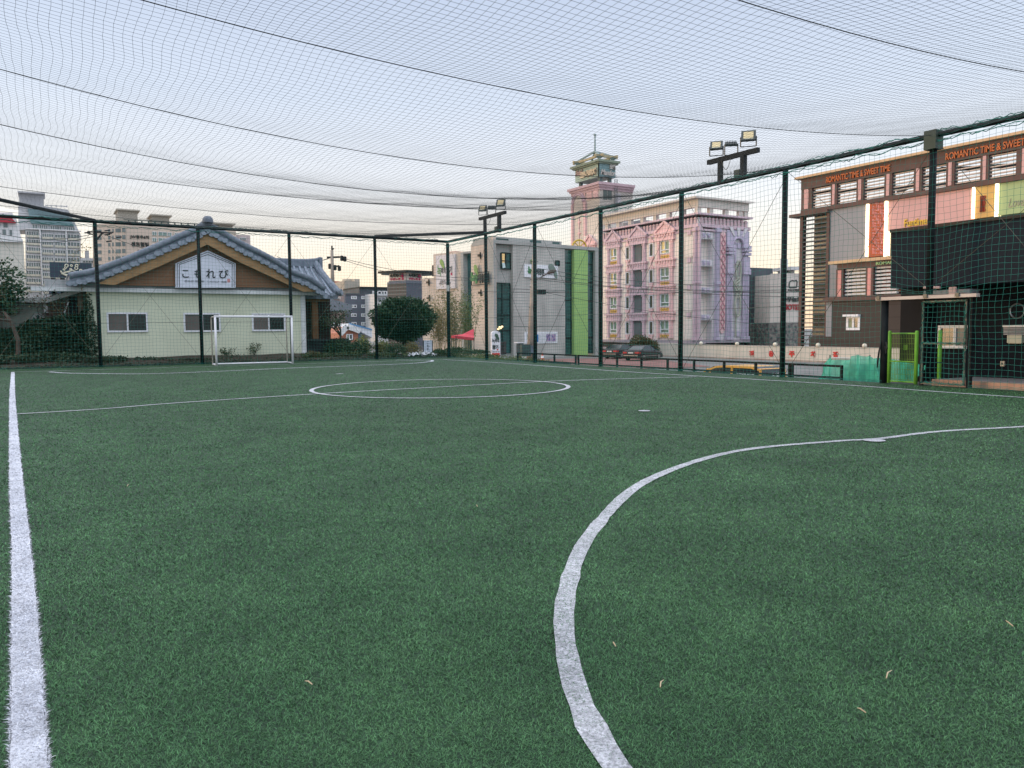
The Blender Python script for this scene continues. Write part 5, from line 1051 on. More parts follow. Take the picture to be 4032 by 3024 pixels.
writing('lettering','Lovely sweet',KF,ku(3970,840),ku(4150,840),yb(4000,840)+.3,yb(4000,840)+1.2,.02,mat('dim_green_letters',(.30,.30,.22),.6),kh,shear=.3)
kt('XO TIME',3862,3882,yb(3870,850)+.3,yb(3870,850)+1.6,mat('red_brown_letters',(.30,.05,.03),.6),n=.06,y=800)
# projecting lower storey
eu=lambda x,y=1100: KE.uv(x,y)[0]; ev=lambda x,y: KE.uv(x,y)[1]
b=MB(); zg=ev(3400,1032); fbox(b,KE,eu(3273),eu(3640),zg,zg+.28,-1.5,.5); obj('roof_edge',b,mat('gold_metal',(.62,.42,.20)),kh)
b=MB(); zo1=ev(3370,1056); zo0=ev(3370,1167); za=ev(3370,1184); fbox(b,KE,eu(3300),eu(3640),zo1,zg-.002,-.5,.2); fbox(b,KE,eu(3252),eu(3640),za,zo0,-1.5,.4)
for x0,x1 in ((3296,3324),(3413,3442)): fbox(b,KE,eu(x0),eu(x1),zo0,zo1,-.5,.15)
obj('crown_frame',b,BRN,kh); 
for xa_,xb_ in ((3303,3317),(3421,3435)): b=MB(); fbox(b,KE,eu(xa_),eu(xb_),zo0,zo1-.1,.15,.2); obj('pink_strip',b,SALM,kh)
for x0,x1 in ((3325,3412),(3443,3530)):
    b=MB()
    for k in range(8): z=zo0+.12+k*(zo1-zo0)/8; fbox(b,KE,eu(x0),eu(x1),z,z+.17,-.35,-.1)
    obj('louvre',b,mat('pale_slat',(.55,.56,.58),.5,.08),kh); b=MB(); fbox(b,KE,eu(x0),eu(x1),zo0,zo1,-.8,-.6); obj('back_glass',b,mat('red_glass' if x0>3400 else 'pattern_glass',(.25,.02,.03),.4,.5,.7,col2=(.05,.03,.03)),kh)
kt('ROMANTIC',3457,3560,zo1+.12,zg-.12,mat('green_letters',(.35,.55,.25),.5),KE,.2,y=1045)
b=MB(); fbox(b,KE,eu(3282),eu(3660),-3,za-.002,-1.4,.1); fbox(b,KE,eu(3193),eu(3281),-3,ev(3240,1325),-1.4,.1); obj('tile_wall',b,BRD,kh)
b=MB(); fbox(b,KE,eu(3258),eu(3280),ev(3270,1325),za-.002,-1.4,.1); obj('grey_pier',b,GRP,kh)
win(kh,KE,3336,1244,3390,1300,.22,.1,mat('pane_green',(.10,.16,.10),.3),DGL); b=MB(); q0,q1,z0,z1=KE.R(3331,1238,3392,1247); fbox(b,KE,q0,q1,z0,z1,.1,.5); obj('window_hood',b,WFR,kh)
# ------------------------------------------------------------------ buildings in the gap
STN=mat('rough_stone',(.07,.07,.08),.95,.6,2.6,bump=1.,bscale=1.2,col2=(.30,.28,.25),detail=5)
gp=thing('dark_building','charcoal block with rough stone base right of the pink hotel','building',tuple(far_at(2990,1360,104)*np.array([1,1,0]))); GFr=Fr(tuple(far_at(2990,1360,104)*np.array([1,1,0])),95)
obj('wall',fb(GFr,2951,1055,3042,1271,-8,0),mat('charcoal_panel',(.075,.085,.10),.7,.1,.3),gp); obj('stone_base',fb(GFr,2951,1271,3042,1420,-8,.05),STN,gp); obj('side_strip',fb(GFr,2938,1062,2951,1420,-8,-.3),INK,gp)
for y0,y1 in ((1287,1308),(1350,1366)): obj('dark_opening',fb(GFr,3014,y0,3026,y1,.0,.1),INK,gp)
st=thing('sloth_hotel','cream sign tower with an animal outline and red HOTEL letters above rough stone','hotel',tuple(far_at(3098,1360,98)*np.array([1,1,0]))); GQ=Fr(tuple(far_at(3090,1360,98)*np.array([1,1,0])),100); GQL=Fr(tuple(far_at(3090,1360,98)*np.array([1,1,0])),150)
WPN=boards('cream_tile_tower',(.68,.62,.56),1.3,dark=.85,width=.04)
b=MB(); q1=GQ.uv(3157,1200)[0]; z0=GQ.uv(3120,1270)[1]; z1=GQ.uv(3120,1076)[1]; fbox(b,GQ,0,q1,z0,z1,-6,0); q0=GQL.uv(3031,1200)[0]; fbox(b,GQL,q0,-.01,z0,z1,-5,0); obj('wall',b,WPN,st)
b=MB(); fbox(b,GQ,0,q1,-3,z0,-6,.03); fbox(b,GQL,q0,-.01,-3,z0,-5,.03); obj('stone_base',b,STN,st); b=MB(); fbox(b,GQL,q0+1,-.3,z1,z1+1.9,-3,-1); fbox(b,GQ,.4,q1-.6,z1+.4,z1+.8,-3,.4); fbox(b,GQ,1.2,q1-1.2,z1,z1+.4,-3,0); obj('roof_piece',b,WT,st)
writing('lettering','HOTEL',GQ,GQ.uv(3084,1208)[0],GQ.uv(3153,1208)[0],GQ.uv(3120,1220)[1],GQ.uv(3120,1198)[1],.03,mat('brick_red_letters',(.42,.05,.06),.5),st,bold=.03,ext=.1)
writing('lettering','나무늘보',GQ,GQ.uv(3078,1180)[0],GQ.uv(3156,1180)[0],GQ.uv(3120,1188)[1],GQ.uv(3120,1169)[1],.03,DK,st,bold=.03,ext=.1); writing('small_lettering','HOTEL',GQ,GQ.uv(3102,1143)[0],GQ.uv(3150,1143)[0],GQ.uv(3120,1145)[1],GQ.uv(3120,1139)[1],.03,DK,st,bold=.03,ext=.1)
b=MB(); b.ring([GQ.pt(*GQ.uv(*p),.05) for p in ((3107,1132),(3106,1118),(3110,1108),(3118,1104),(3126,1106),(3134,1103),(3138,1110),(3137,1122),(3135,1131),(3122,1132))],.07,5,close=True); obj('animal_outline',b,DK,st)
# ================================================================== PARKING WALL
W0=far_at(2590,1360,89.5); W1=far_at(3460,1374,65.5); az=math.degrees(math.atan2(W1[0]-W0[0],W1[1]-W0[1])); PW=Fr((W0[0],W0[1],0),az)
pw=thing('parking_wall','long low cream wall with red Korean letters behind the parking lot','wall',(W0[0],W0[1],-1.8)); uE2=PW.uv(3700,1400)[0]
zt=PW.uv(3000,1363)[1]; b=MB(); fbox(b,PW,0,uE2,-3.3,zt,-.3,0); fbox(b,PW,0,PW.uv(2660,1350)[0],-3.3,zt+.15,-.35,.02); obj('wall',b,boards('cream_painted_wall',(.52,.49,.43),3.1,jx=(float(PW.U[0]),float(PW.U[1])),dark=.93,width=.25,var=.1),pw)
b=MB(); fbox(b,PW,.0,uE2,zt+.0,zt+.05,-.33,.03); obj('coping',b,mat('wall_cap',(.42,.40,.37),.8,.15),pw)
b=MB(); fbox(b,PW,-4,uE2,-3.3,PW.uv(3000,1412)[1],.003,.5); obj('kerb',b,mat('rust_stained_kerb',(.26,.19,.15),.9,.35,.7,col2=(.36,.32,.28)),pw)
RED=mat('red_paint_letters',(.50,.03,.03),.5,.1)
for ch,x0,x1 in (('전',2951,2969),('용',3028,3047),('주',3108,3129),('차',3192,3213),('장',3280,3302)):
    ym=1391+(x0-2951)*.012; writing('lettering',ch,PW,PW.uv(x0,ym)[0],PW.uv(x1,ym)[0],PW.uv(x0,ym+12)[1],PW.uv(x0,ym-11)[1],.01,RED,pw,bold=.06,ext=.05)
GLB=mat('globe_white',(.68,.64,.52),.4,.06); gx=[(2760,1365),(2902,1367),(3052,1367),(3221,1371),(3404,1373)]
gl0=None
for i,(x,y) in enumerate(gx):
    q,z=PW.uv(x,y); p=PW.pt(q,zt+.05,.0)
    if gl0 is None:
        gl0=thing('globe_lamp','','lamp',p,'globe lamps along the parking wall'); b=MB(); b.lathe((p[0],p[1],p[2]+.14),[(0,-.2),(.12,-.17),(.2,-.05),(.2,.05),(.14,.15),(0,.2)],12); obj('globe',b,GLB,gl0,smooth=True); b=MB(); b.lathe(p,[(.09,0),(.09,.03),(.05,.04)],8); obj('base',b,INK,gl0); g_=gl0
    else: g_=dup(gl0,np.array(p)-ORG[gl0])
    g_['label']=['white globe lamp on the parking wall, leftmost, above the grey end','white globe lamp on the parking wall left of the first red letter','white globe lamp on the parking wall just left of the tall cage post','white globe lamp on the parking wall by the fourth red letter','white globe lamp on the parking wall above the green netting'][i]
# ================================================================== NEAR BLACK BUILDING, LEDGE, GATE
BK=mat('black_render',(.012,.015,.02),.9,.25,.8,bump=.2,bscale=25,spec=.1); BKP=mat('black_panel',(.020,.025,.033),.8,.12,.4,spec=.1)
bb=thing('black_building','black rendered building with overhanging dark upper storey beside the gate','building',(20,7,0))
obj('upper_storey',MB().box(18.45,27,-6,12.27,2.33,3.72),BKP,bb); obj('parapet',MB().box(18.40,27,-6,12.3,3.72,3.80),INK,bb)
yl=plane_x(3571,1300,19.6)[1]; obj('wall',MB().box(19.6,27,-6,yl,-1,2.328),BK,bb); obj('pillar',MB().box(19.3,19.6,yl-.65,yl,-1,2.326),mat('black_pillar',(.010,.010,.012),.8),bb)
BX=Fr((19.6,yl,0),180)
o=win(bb,BX,3699,1281,3832,1372,.07,.01,DGL,mat('frosted_pane',(.16,.17,.17),.4,.1)); 
a,c,d,e=BX.R(4012,1180,4064,1250); b=MB(); cx,cz=BX.uv(4011,1224); b.ring([BX.pt(cx+.16*math.cos(t),cz+.17*math.sin(t),.06) for t in np.linspace(0,6.28,17)[:-1]],.018,6,close=True); obj('round_vent_rim',b,mat('steel_rim',(.5,.5,.5),.3,.1,metal=.9),bb); b=MB(); b.ring([BX.pt(cx,cz,.0),BX.pt(cx,cz,.05)],.15,18); obj('round_vent_glass',b,BK,bb)
b=MB()
for k in range(7): y=1281+5.6*k; a,c,d,e=BX.R(3958,y,4050,y+3.4); fbox(b,BX,a,c,d,e,0,.08)
obj('louvre_vent',b,mat('grey_white_slats',(.36,.37,.40),.6,.1),bb); a,c,d,e=BX.R(3958,1280,4050,1287); b=MB(); fbox(b,BX,a,c,d,e,0,.12); obj('vent_hood',b,WFR,bb)
a,c,d,e=BX.R(3976,1320,4034,1350); b=MB(); fbox(b,BX,a,c,d,e,0,.12); fbox(b,BX,a+.02,c-.02,d-.015,d,.02,.1); obj('junction_box',b,mat('cream_box',(.50,.50,.40),.5,.06),bb); a,c,d,e=BX.R(3943,1422,3958,1442); b=MB(); fbox(b,BX,a,c,d,e,0,.05); obj('outlet_box',b,mat('cream_box2',(.58,.50,.38),.5,.06),bb)
obj('outlet_hole',fb(BX,3947,1428,3953,1436,.05,.055),INK,bb)
LEDG=mat('tan_concrete_ledge',(.40,.24,.17),.9,.18,2.5,bump=.3,bscale=30); LEDT=mat('grey_screed',(.20,.19,.19),.9,.15,2)
yl2=plane_x(3672,1500,17.85)[1]
ld=thing('concrete_ledge','low tan concrete step along the foot of the black building','ledge',(18.4,7,0)); obj('riser',MB().box(17.82,17.95,-6,yl2,-.1,.135),LEDG,ld); obj('tread',MB().box(17.95,19.6,-6,yl2,-.1,.13),LEDT,ld)
b=MB().box(17.74,19.6,-12,12.2,-2.6,-.03); tag(obj('side_path',b,mat('dim_concrete',(.10,.10,.10),.9,.2,1.5),origin=(0,0,0)),kind='structure')
# gate in the cage
gate=thing('cage_gate','black steel cage gate with net door shut under a pale timber lintel','gate',(XR,10.7,0))
obj('gate_post',MB().ring([(XR,11.8,-.1),(XR,11.8,2.0)],.085,10),BLACK,gate,smooth=True); obj('gate_post',MB().box(XR-.045,XR+.045,9.69,9.78,-.1,2.0),BLACK,gate); obj('gate_post',MB().box(XR-.035,XR+.035,10.80,10.87,0,2.0),BLACK,gate)
LIN=mat('pale_timber',(.55,.47,.42),.7,.12,4,stretch=(1,.3,1)); obj('lintel',MB().box(XR-.16,XR-.02,9.55,11.95,2.0,2.075),LIN,gate); obj('lintel',MB().box(XR-.02,XR+.10,9.57,11.95,1.99,2.06),BLACK,gate)
b=MB(); 
for y in (11.86,10.68,9.95): b.box(XR-.2,XR-.16,y-.04,y+.05,2.02,2.10)
obj('clamp',b,GUN,gate)
b=MB(); 
for z in (.06,.98,1.93): b.box(XR-.09,XR-.055,9.78,10.80,z-.018,z+.018)
for y in (9.80,10.78): b.box(XR-.09,XR-.055,y-.018,y+.018,.06,1.93)
dr=obj('door_frame',b,GUN,gate)
L=[]
for y in np.arange(9.82,10.78,.105): z=np.arange(.06,1.95,.12); L.append(np.stack([XR-.11+.015*snoise(z*3,y*3,1),y+.02*snoise(z*2.3,y*4,3),z],1))
for z in np.arange(.08,1.95,.115): y=np.arange(9.79,10.80,.1); L.append(np.stack([XR-.11+.015*snoise(y*3,z*3,1),y,z+.02*snoise(y*3.3,z*2,5)],1))
for q in range(4):
    for z in (.07,.98,1.92): y=np.arange(9.79,10.81,.05); L.append(np.stack([XR-.10+.02*rng.normal(size=len(y)),y,z+.025*rng.normal(size=len(y))],1))
    for yy in (9.80,10.78): z=np.arange(.06,1.95,.06); L.append(np.stack([XR-.10+.02*rng.normal(size=len(z)),yy+.018*rng.normal(size=len(z)),z],1))
V,F=net_mesh(L,.0042); obj('door_net',None,TEAL,gate,arrays=(V,F))
b=MB(); b.ring([(XR-.09,11.82,1.02),(XR-.14,11.84,.75),(XR-.12,11.88,.5),(XR-.1,11.9,.38)],[.014,.02,.022,.014],6); obj('hanging_strap',b,INK,gate); b=MB(); b.ring([(XR-.1,11.68,1.0),(XR-.12,11.64,.85),(XR-.12,11.66,.72),(XR-.1,11.70,.9)],.022,6); obj('lock_chain',b,INK,gate)
b=MB(); b.box(18.3,18.7,10.2,11.3,2.12,2.22); t=thing('ducting','grey ducting lying above the gate lintel against the black building','duct',(18.5,10.8,2.1)); obj('duct',b,mat('grey_duct',(.18,.19,.20),.6,.2,6),t); b=MB(); b.box(18.25,18.3,10.5,10.66,2.1,2.28); b.ring([(18.3,10.9,2.28),(18.3,11.3,2.3)],.035,7); obj('pipe',b,mat('pink_grey_box',(.45,.32,.30),.6),t)
# green mesh gate standing outside
LG=mat('lime_green_paint',(.15,.42,.05),.5,.18,4); MG=thing('mesh_gate','lime green welded mesh gate between two round posts behind the cage gate','gate',(17.95,11.5,0))
y0,y1=plane_x(3502,1400,17.95)[1],plane_x(3608,1400,17.95)[1]
for y in (y0,y1): b=MB().ring([(17.95,y,-.1),(17.95,y,1.24),(17.95,y,1.27)],[.042,.042,.025],10); obj('gate_post',b,LG,MG,smooth=True)
b=MB()
for z in (.03,.52,1.20): b.ring([(17.95,y1,z),(17.95,y0+.0,z)],.018,6)
obj('rail',b,LG,MG); b=MB(); y=y1+.05
while y<y0-.02: b.ring([(17.95,y,.03),(17.95,y,1.2)],.0055,4); y+=.042
z=.08
while z<1.2: b.ring([(17.956,y1,z),(17.956,y0,z)],.0055,4); z+=.125
b.box(17.93,17.97,y1+.22,y1+.32,.80,.93); obj('mesh',b,mat('olive_green_paint',(.11,.25,.03),.5,.2),MG)
ys=plane_x(3700,1400,18.2)[1]; t=thing('green_post','single lime green round post behind the net door of the cage','post',(18.2,ys,0)); obj('pole',MB().ring([(18.2,ys,-.1),(18.2,ys,1.26),(18.2,ys,1.28)],[.045,.045,.03],10),LG,t,smooth=True); obj('band',MB().ring([(18.2,ys,.50),(18.2,ys,.525)],.049,10),INK,t)
# green debris netting over stacked sacks
NETM=mat('green_debris_net',(.05,.42,.28),.8,.25,3,alpha=.72); t=thing('debris_netting','bright green debris netting draped over poles and low wooden boards by the gate','netting',(19,13,-.1))
xs=19.2; prof=[(3236,1500),(3248,1462),(3262,1420),(3268,1404),(3272,1416),(3330,1418),(3355,1402),(3378,1396),(3405,1404),(3425,1400),(3450,1412),(3478,1408),(3560,1425),(3640,1440)]
PP=[plane_x(x,y,xs) for x,y in prof]; yy=[p[1] for p in PP]; zz=[p[2] for p in PP]
V=[];F=[]; nn=70; mm_=16
for i in range(nn+1):
    y=yy[0]+(yy[-1]-yy[0])*i/nn; z1=np.interp(-y,[-q for q in yy],zz)
    for j in range(mm_+1):
        s=j/mm_; z=z1*(1-s)+(-.35)*s; V.append((xs+.35*math.sin(s*2.2)*-1+.06*math.sin(y*9+s*5)+.05*math.sin(y*23+s*9),y+.05*math.sin(s*7+y*3),z))
for i in range(nn):
    for j in range(mm_): a=i*(mm_+1)+j; F.append((a,a+1,a+mm_+2,a+mm_+1))
m_=MB(); m_.v=V; m_.f=F; obj('netting',m_,NETM,t,smooth=True)
b=MB()
for x in (3268,3378,3425): p=plane_x(x,1400,19.35); b.ring([(19.35,p[1],-1),(19.35,p[1],plane_x(x,1398,19.35)[2])],.018,6)
obj('pole',b,mat('grey_green_pole',(.10,.16,.14),.6),t)
b=MB(); 
for x0,x1,y0_,y1_ in ((3300,3420,1442,1454),(3330,3478,1428,1438)):
    p=plane_x(x0,y0_,19.6); q=plane_x(x1,y1_,19.6); b.box(19.5,19.7,q[1],p[1],q[2],p[2])
obj('board',b,mat('raw_board',(.40,.24,.15),.8,.2),t)
ws=MB(); ws.box(19.75,20.1,9,plane_x(3262,1400,19.8)[1],-.7,plane_x(3400,1412,19.8)[2]); obj('grey_white_sheet',ws,mat('pale_sheeting',(.42,.46,.44),.8,.15),t)
# ================================================================== CARS AND VAN
CARP=mat('black_car_paint',(.010,.012,.016),.3,.1,2,spec=.4); CGL=mat('car_glass',(.015,.022,.026),.2,.2,2,spec=.4); TYR=mat('tyre',(.012,.012,.012),.8); RIMM=mat('alloy',(.45,.46,.47),.35,.1,metal=.8); REDL=mat('tail_lamp',(.45,.02,.02),.3,.2); CHR=mat('chrome',(.6,.6,.6),.2,.05,metal=.9); PLT=mat('number_plate',(.62,.63,.60),.5,.05); WHT_L=mat('clear_lamp',(.55,.5,.48),.3)
def car(name,label,pos,head,body=CARP,L=4.9,W=1.85,H=1.46,tall=False,group=None):
    """lengthwise profile lofted over five cross-section stations a side, x forward"""
    pos=np.array(pos,float); t=thing(name,label,'van' if tall else 'car',tuple(pos),group); ch,sh=math.cos(head),math.sin(head)
    def P(x,y,z): return (pos[0]+x*ch-y*sh,pos[1]+x*sh+y*ch,pos[2]+z)
    h=L/2
    if not tall:
        top=[(-h,.55),(-h+.03,.90),(-h+.12,1.0),(-h+.75,1.06),(-h+1.55,1.02),(.9,.98),(1.25,.96),(h-.25,.80),(h-.03,.66),(h,.45)]; cab=[(-h+.72,1.05),(-h+1.5,1.40),(-.35,H),(.35,1.43),(1.28,.97)]
    else:
        top=[(-h,.55),(-h+.02,1.05),(-h+.05,1.12),(-1,1.12),(.6,1.10),(1.3,1.08),(1.75,1.02),(h-.2,.85),(h-.02,.68),(h,.45)]; cab=[(-h+.06,1.12),(-h+.22,1.82),(-h+.6,H),(0,H),(.75,H-.06),(1.12,H-.22),(1.95,1.05)]
    b=MB(); n=len(top)
    yy=[-W/2,-W/2+.04,-W/2+.22,0,W/2-.22,W/2-.04,W/2]
    def row(z,x,k):
        drop=[.30,.06,.0,-.015,.0,.06,.30][k]; return P(x*(1-.0),yy[k]*(1-.05*max(0,abs(x)/h-.7)/.3),z-drop*.5)
    for x,z in top:
        for k in range(7): b.v.append(row(z,x,k))
    for x,z in top:
        for k in (0,6): b.v.append(P(x*(1-.01),yy[k]*(1-.05*max(0,abs(x)/h-.7)/.3)*.97,.22))
    for i in range(n-1):
        for k in range(6): a=i*7+k; b.f.append((a,a+1,a+8,a+7))
        o_=n*7; b.f.append((i*7,(i+1)*7,o_+(i+1)*2,o_+i*2)); b.f.append((i*7+6,o_+i*2+1,o_+(i+1)*2+1,(i+1)*7+6))
    b.f.append(tuple(range(0,7))+(n*7+1,n*7)); e0=(n-1)*7; b.f.append((n*7+(n-1)*2,n*7+(n-1)*2+1)+tuple(range(e0+6,e0-1,-1)))
    b.f.append(tuple(n*7+2*i for i in range(n))+tuple(n*7+2*i+1 for i in range(n-1,-1,-1)))
    bo=obj('body',b,body,t,smooth=False)
    # cabin: glass solid, roof skin and pillars
    def cz(x): return float(np.interp(x,[c[0] for c in cab],[c[1] for c in cab]))
    ins=.10 if tall else .26
    def cy(z): return W/2-.03-ins*max(0,(z-.95))/(H-.95)
    g=MB(); k=len(cab)
    for x,z in cab:
        for s in (-1,1): g.v.append(P(x,s*cy(z),z))
    for x,z in cab:
        for s in (-1,1): g.v.append(P(x,s*cy(.9),.9))
    for i in range(k-1):
        g.f.append((2*i,2*i+2,2*i+3,2*i+1)); g.f.append((2*k+2*i,2*k+2*i+2,2*i+2,2*i)); g.f.append((2*k+2*i+1,2*i+1,2*i+3,2*k+2*i+3))
    g.f.append((2*k,0,1,2*k+1)); g.f.append((2*k+2*k-2,2*k+2*k-1,2*k-1,2*k-2)); obj('glass',g,CGL,t)
    r=MB(); xs_=[c[0] for c in cab][1:-1]; xs_=np.linspace(xs_[0],xs_[-1],7)
    for i in range(6):
        x0,x1=xs_[i],xs_[i+1]; z0,z1=cz(x0)+.012,cz(x1)+.012
        th=.10 if tall else .03; sk=.0
        r.hexa([P(x0,-cy(z0-th)-.012,z0-th),P(x0,cy(z0-th)+.012,z0-th),P(x1,cy(z1-th)+.012,z1-th),P(x1,-cy(z1-th)-.012,z1-th),P(x0,-cy(z0),z0+.0),P(x0,cy(z0),z0),P(x1,cy(z1),z1),P(x1,-cy(z1),z1)])
    for s in (-1,1):
        for (xa,za),(xb,zb_) in zip(cab[:-1],cab[1:]):
            if (xa<xs_[0]-.01) or (xb>xs_[-1]+.01): r.bar(P(xa,s*cy(za)*1.01,za+.01),P(xb,s*cy(zb_)*1.01,zb_+.01),.09 if not tall else .08,.07 if not tall else .07)
        for px in ((-h+1.0,.1) if not tall else (-h+.18,-.55,.95)): r.bar(P(px,s*(cy(1.0)+.01),.95),P(px+(.0 if tall else .15),s*(cy(H-.05)+.01),cz(px+.1)-.03),.10 if not tall else .13,.04)
    obj('roof',r,body,t)
    for sx_ in (-1,1):
        for sy in (-1,1):
            x=sx_*(h-.95) if sx_<0 else h-.9; wo=MB(); wo.ring([P(x,sy*(W/2-.2),.33),P(x,sy*(W/2+.005),.33)],.33,20); w_=obj('wheel',wo,TYR,t)
            ro=MB(); ro.ring([P(x,sy*(W/2-.02),.33),P(x,sy*(W/2+.015),.33)],.21,14); obj('rim',ro,RIMM,w_)
            sp_=MB()
            for q in range(5): an=q*1.2566; sp_.bar(P(x,sy*(W/2+.02),.33),P(x+.19*math.cos(an),sy*(W/2+.02),.33+.19*math.sin(an)),.03,.02)
            obj('hub',sp_,GUN,w_)
    for s in (-1,1):
        a=MB(); zz=.78 if not tall else .85; a.hexa([P(-h-.005,s*(W/2-.07),zz-.07),P(-h-.005,s*(W/2-.5),zz-.05),P(-h+.1,s*(W/2-.5),zz-.05),P(-h+.3,s*(W/2+.004),zz-.07),P(-h+.015,s*(W/2-.07),zz+.09),P(-h+.015,s*(W/2-.5),zz+.08),P(-h+.12,s*(W/2-.5),zz+.08),P(-h+.3,s*(W/2+.004),zz+.07)]); obj('tail_light',a,REDL,t)
        a=MB(); a.box(0,0.01,0,.01,0,.01); a=MB().hexa([P(h-.25,s*(W/2-.02),.62),P(h-.02,s*(W/2-.12),.60),P(h-.03,s*(W/2-.45),.6),P(h-.3,s*(W/2-.45),.62),P(h-.3,s*(W/2-.02),.74),P(h-.06,s*(W/2-.12),.70),P(h-.08,s*(W/2-.45),.71),P(h-.3,s*(W/2-.45),.77)]); obj('headlight',a,WHT_L,t)
        a=MB().hexa([P(.95,s*(W/2),.98),P(.95,s*(W/2+.16),.98),P(1.05,s*(W/2+.16),.99),P(1.05,s*(W/2),.99),P(.95,s*(W/2),1.1),P(.95,s*(W/2+.16),1.1),P(1.05,s*(W/2+.16),1.08),P(1.05,s*(W/2),1.08)]); obj('mirror',a,body,t)
    a=MB(); a.bar(P(-h-.012,-.27,.78 if not tall else .8),P(-h-.012,.27,.78 if not tall else .8),.02,.13,up=(0,0,1)); obj('number_plate',a,PLT,t)
    a=MB(); a.bar(P(-h-.02,-W/2+.15,.5),P(-h-.02,W/2-.15,.5),.03,.05); 
    for s in (-1,1): a.bar(P(-h+.4,s*(W/2+.004),.45),P(h-.5,s*(W/2+.004),.45),.015,.03)
    obj('chrome_strip',a,CHR,t); return t,P
cA=far_at(2430,1422,84); cB=far_at(2515,1424,78.5)
hd=math.atan2(math.cos(R_(31+38)),math.sin(R_(31+38)))
ground_c=lambda c: (c[0],c[1],lotz(c[0],c[1])+.03)
cA=far_at(2447,1400,83.); cB=far_at(2532,1400,77.5)
car('parked_car','black sedan with its tail next to the lime green strip, half behind the other car',ground_c(cA),hd,group='black sedans parked in front of the hotel'); car('parked_car','black sedan parked in front of the other one, its whole side in view',ground_c(cB),hd,group='black sedans parked in front of the hotel')
ORV=mat('orange_van_paint',(.62,.30,.03),.35,.08,2,spec=.6)
vc=np.array([29.0,28.9]); vz=lotz(*vc)
vp=far_at(3000,1447,37.7); hv_=math.pi/2
vcen=(vp[0]+.95,vp[1]+2.55); van,PV=car('parked_van','orange yellow van parked just outside the railing, only its roof and windows in view',(vcen[0],vcen[1],vp[2]-1.93),hv_,ORV,5.1,1.9,1.93,True)
VS=Fr((vp[0]-.02,vp[1],0),180); VR=Fr((vp[0],vp[1]-.02,0),90)
writing('window_lettering','축구클럽 유소년',VS,VS.uv(2902,1472)[0],VS.uv(2970,1472)[0],VS.uv(2940,1477)[1],VS.uv(2940,1467)[1],.02,mat('sticker_white',(.7,.7,.7),.6),van,bold=.03,ext=.01)
writing('window_lettering','유소년 축구\n클럽 회원모집',VR,VR.uv(3036,1472)[0],VR.uv(3086,1472)[0],VR.uv(3060,1490)[1],VR.uv(3060,1468)[1],.02,mat('sticker_white',(.7,.7,.7)),van,bold=.03,ext=.01)
# ================================================================== POLES, WIRES, SIGNS ON THE GROUND
POL=mat('concrete_pole',(.30,.26,.22),.9,.2,1.5); 
def pole(name,label,x0,y0,x1,y1,dep,r0,r1,cat='utility pole'):
    a=far_at(x0,y0,dep); c=far_at(x1,y1,dep); t=thing(name,label,cat,tuple(a)); obj('shaft',MB().ring([a,c],[r0,r1],10),POL,t,smooth=True); return t,a,c
t,a,c=pole('utility_pole','leaning grey concrete pole in front of the board-marked building',2089,1425,2105,1003,66,.36,.2)
b=MB(); 
for y in (1030,1065,1100,1130,1210,1290): p=far_at(2089+16*(1425-y)/422,y,66); b.ring([p+np.array([-.35,0,0]),p+np.array([.4,0,0])],.035,5)
obj('step_bolt',b,GUN,t); p=far_at(2085,1378,65.3); b=MB().box(p[0]-.25,p[0]+.3,p[1]-.2,p[1]+.2,p[2]-.35,p[2]+.35); obj('meter_box',b,mat('blue_grey_box',(.10,.13,.17),.5,.2),t)
p=far_at(2068,1378,64.5); b=MB().box(p[0]-.42,p[0]+.42,p[1]-.2,p[1]+.2,p[2]-.5,p[2]+.45); obj('cable_box',b,mat('dark_teal_box',(.035,.06,.06),.5,.2),t); p=far_at(2133,1150,66); b=MB().box(p[0]-.5,p[0]+.3,p[1]-.2,p[1]+.2,p[2]-.2,p[2]+.2); b.ring([p,far_at(2112,1152,66)],.05,5); obj('camera_unit',b,INK,t)
t,a,c=pole('utility_pole','thin dark pole with crossarms and street lamp right of the tiled roof',1310,1140,1307,985,62,.17,.12)
b=MB(); 
def bar2(x0,y0,x1,y1,w,d=62): b.bar(far_at(x0,y0,d),far_at(x1,y1,d),w,w)
bar2(1288,1014,1338,1012,.14); bar2(1296,1052,1336,1047,.12); bar2(1307,985,1307,968,.1)
b.ring([far_at(*q,62) for q in ((1307,1010),(1307,990),(1309,982),(1315,978))],.06,6); obj('crossarm',b,INK,t)
b=MB()
for x,y in ((1299,1050),(1319,1055),(1336,1058),(1346,1018),(1358,1021)): p=far_at(x,y,62); b.lathe((p[0],p[1],p[2]-.2),[(.0,0),(.14,.05),(.14,.4),(0,.45)],8)
obj('insulator',b,INK,t)
t,a,c=pole('utility_pole','weathered pole with crossarms just right of the leftmost cage post',377,1115,372,868,56,.16,.12)
b=MB()
for x0,y0,x1,y1 in ((345,912,440,918),(372,955,405,915),(372,925,345,918)): bar2(x0,y0,x1,y1,.1,56)
obj('crossarm',b,INK,t); b=MB()
for x,y in ((345,916),(388,912),(424,908),(437,916),(425,924),(430,950),(470,934)): p=far_at(x,y,56); b.ring([p+np.array([-.2,0,-.03]),p+np.array([.15,0,.03])],.05,6)
obj('insulator',b,INK,t)
def wires(label,pairs,group='overhead wires',r=.02):
    for (x0,y0,d0,x1,y1,d1,s) in pairs:
        b=MB().ring(sagw(far_at(x0,y0,d0),far_at(x1,y1,d1),s,16),r,5); tag(obj('overhead_wire',b,CABM),label,'wire',group)
wires('thin dark overhead wire crossing the fronts of the concrete building and the pink hotel',[(2115,1056,66,3160,1128,60,.5),(2115,1072,66,3160,1150,60,.5),(2115,1090,66,3520,1165,52,.6),(2115,1148,66,3160,1148,60,.1),(2120,1100,66,3160,1138,60,.5)])
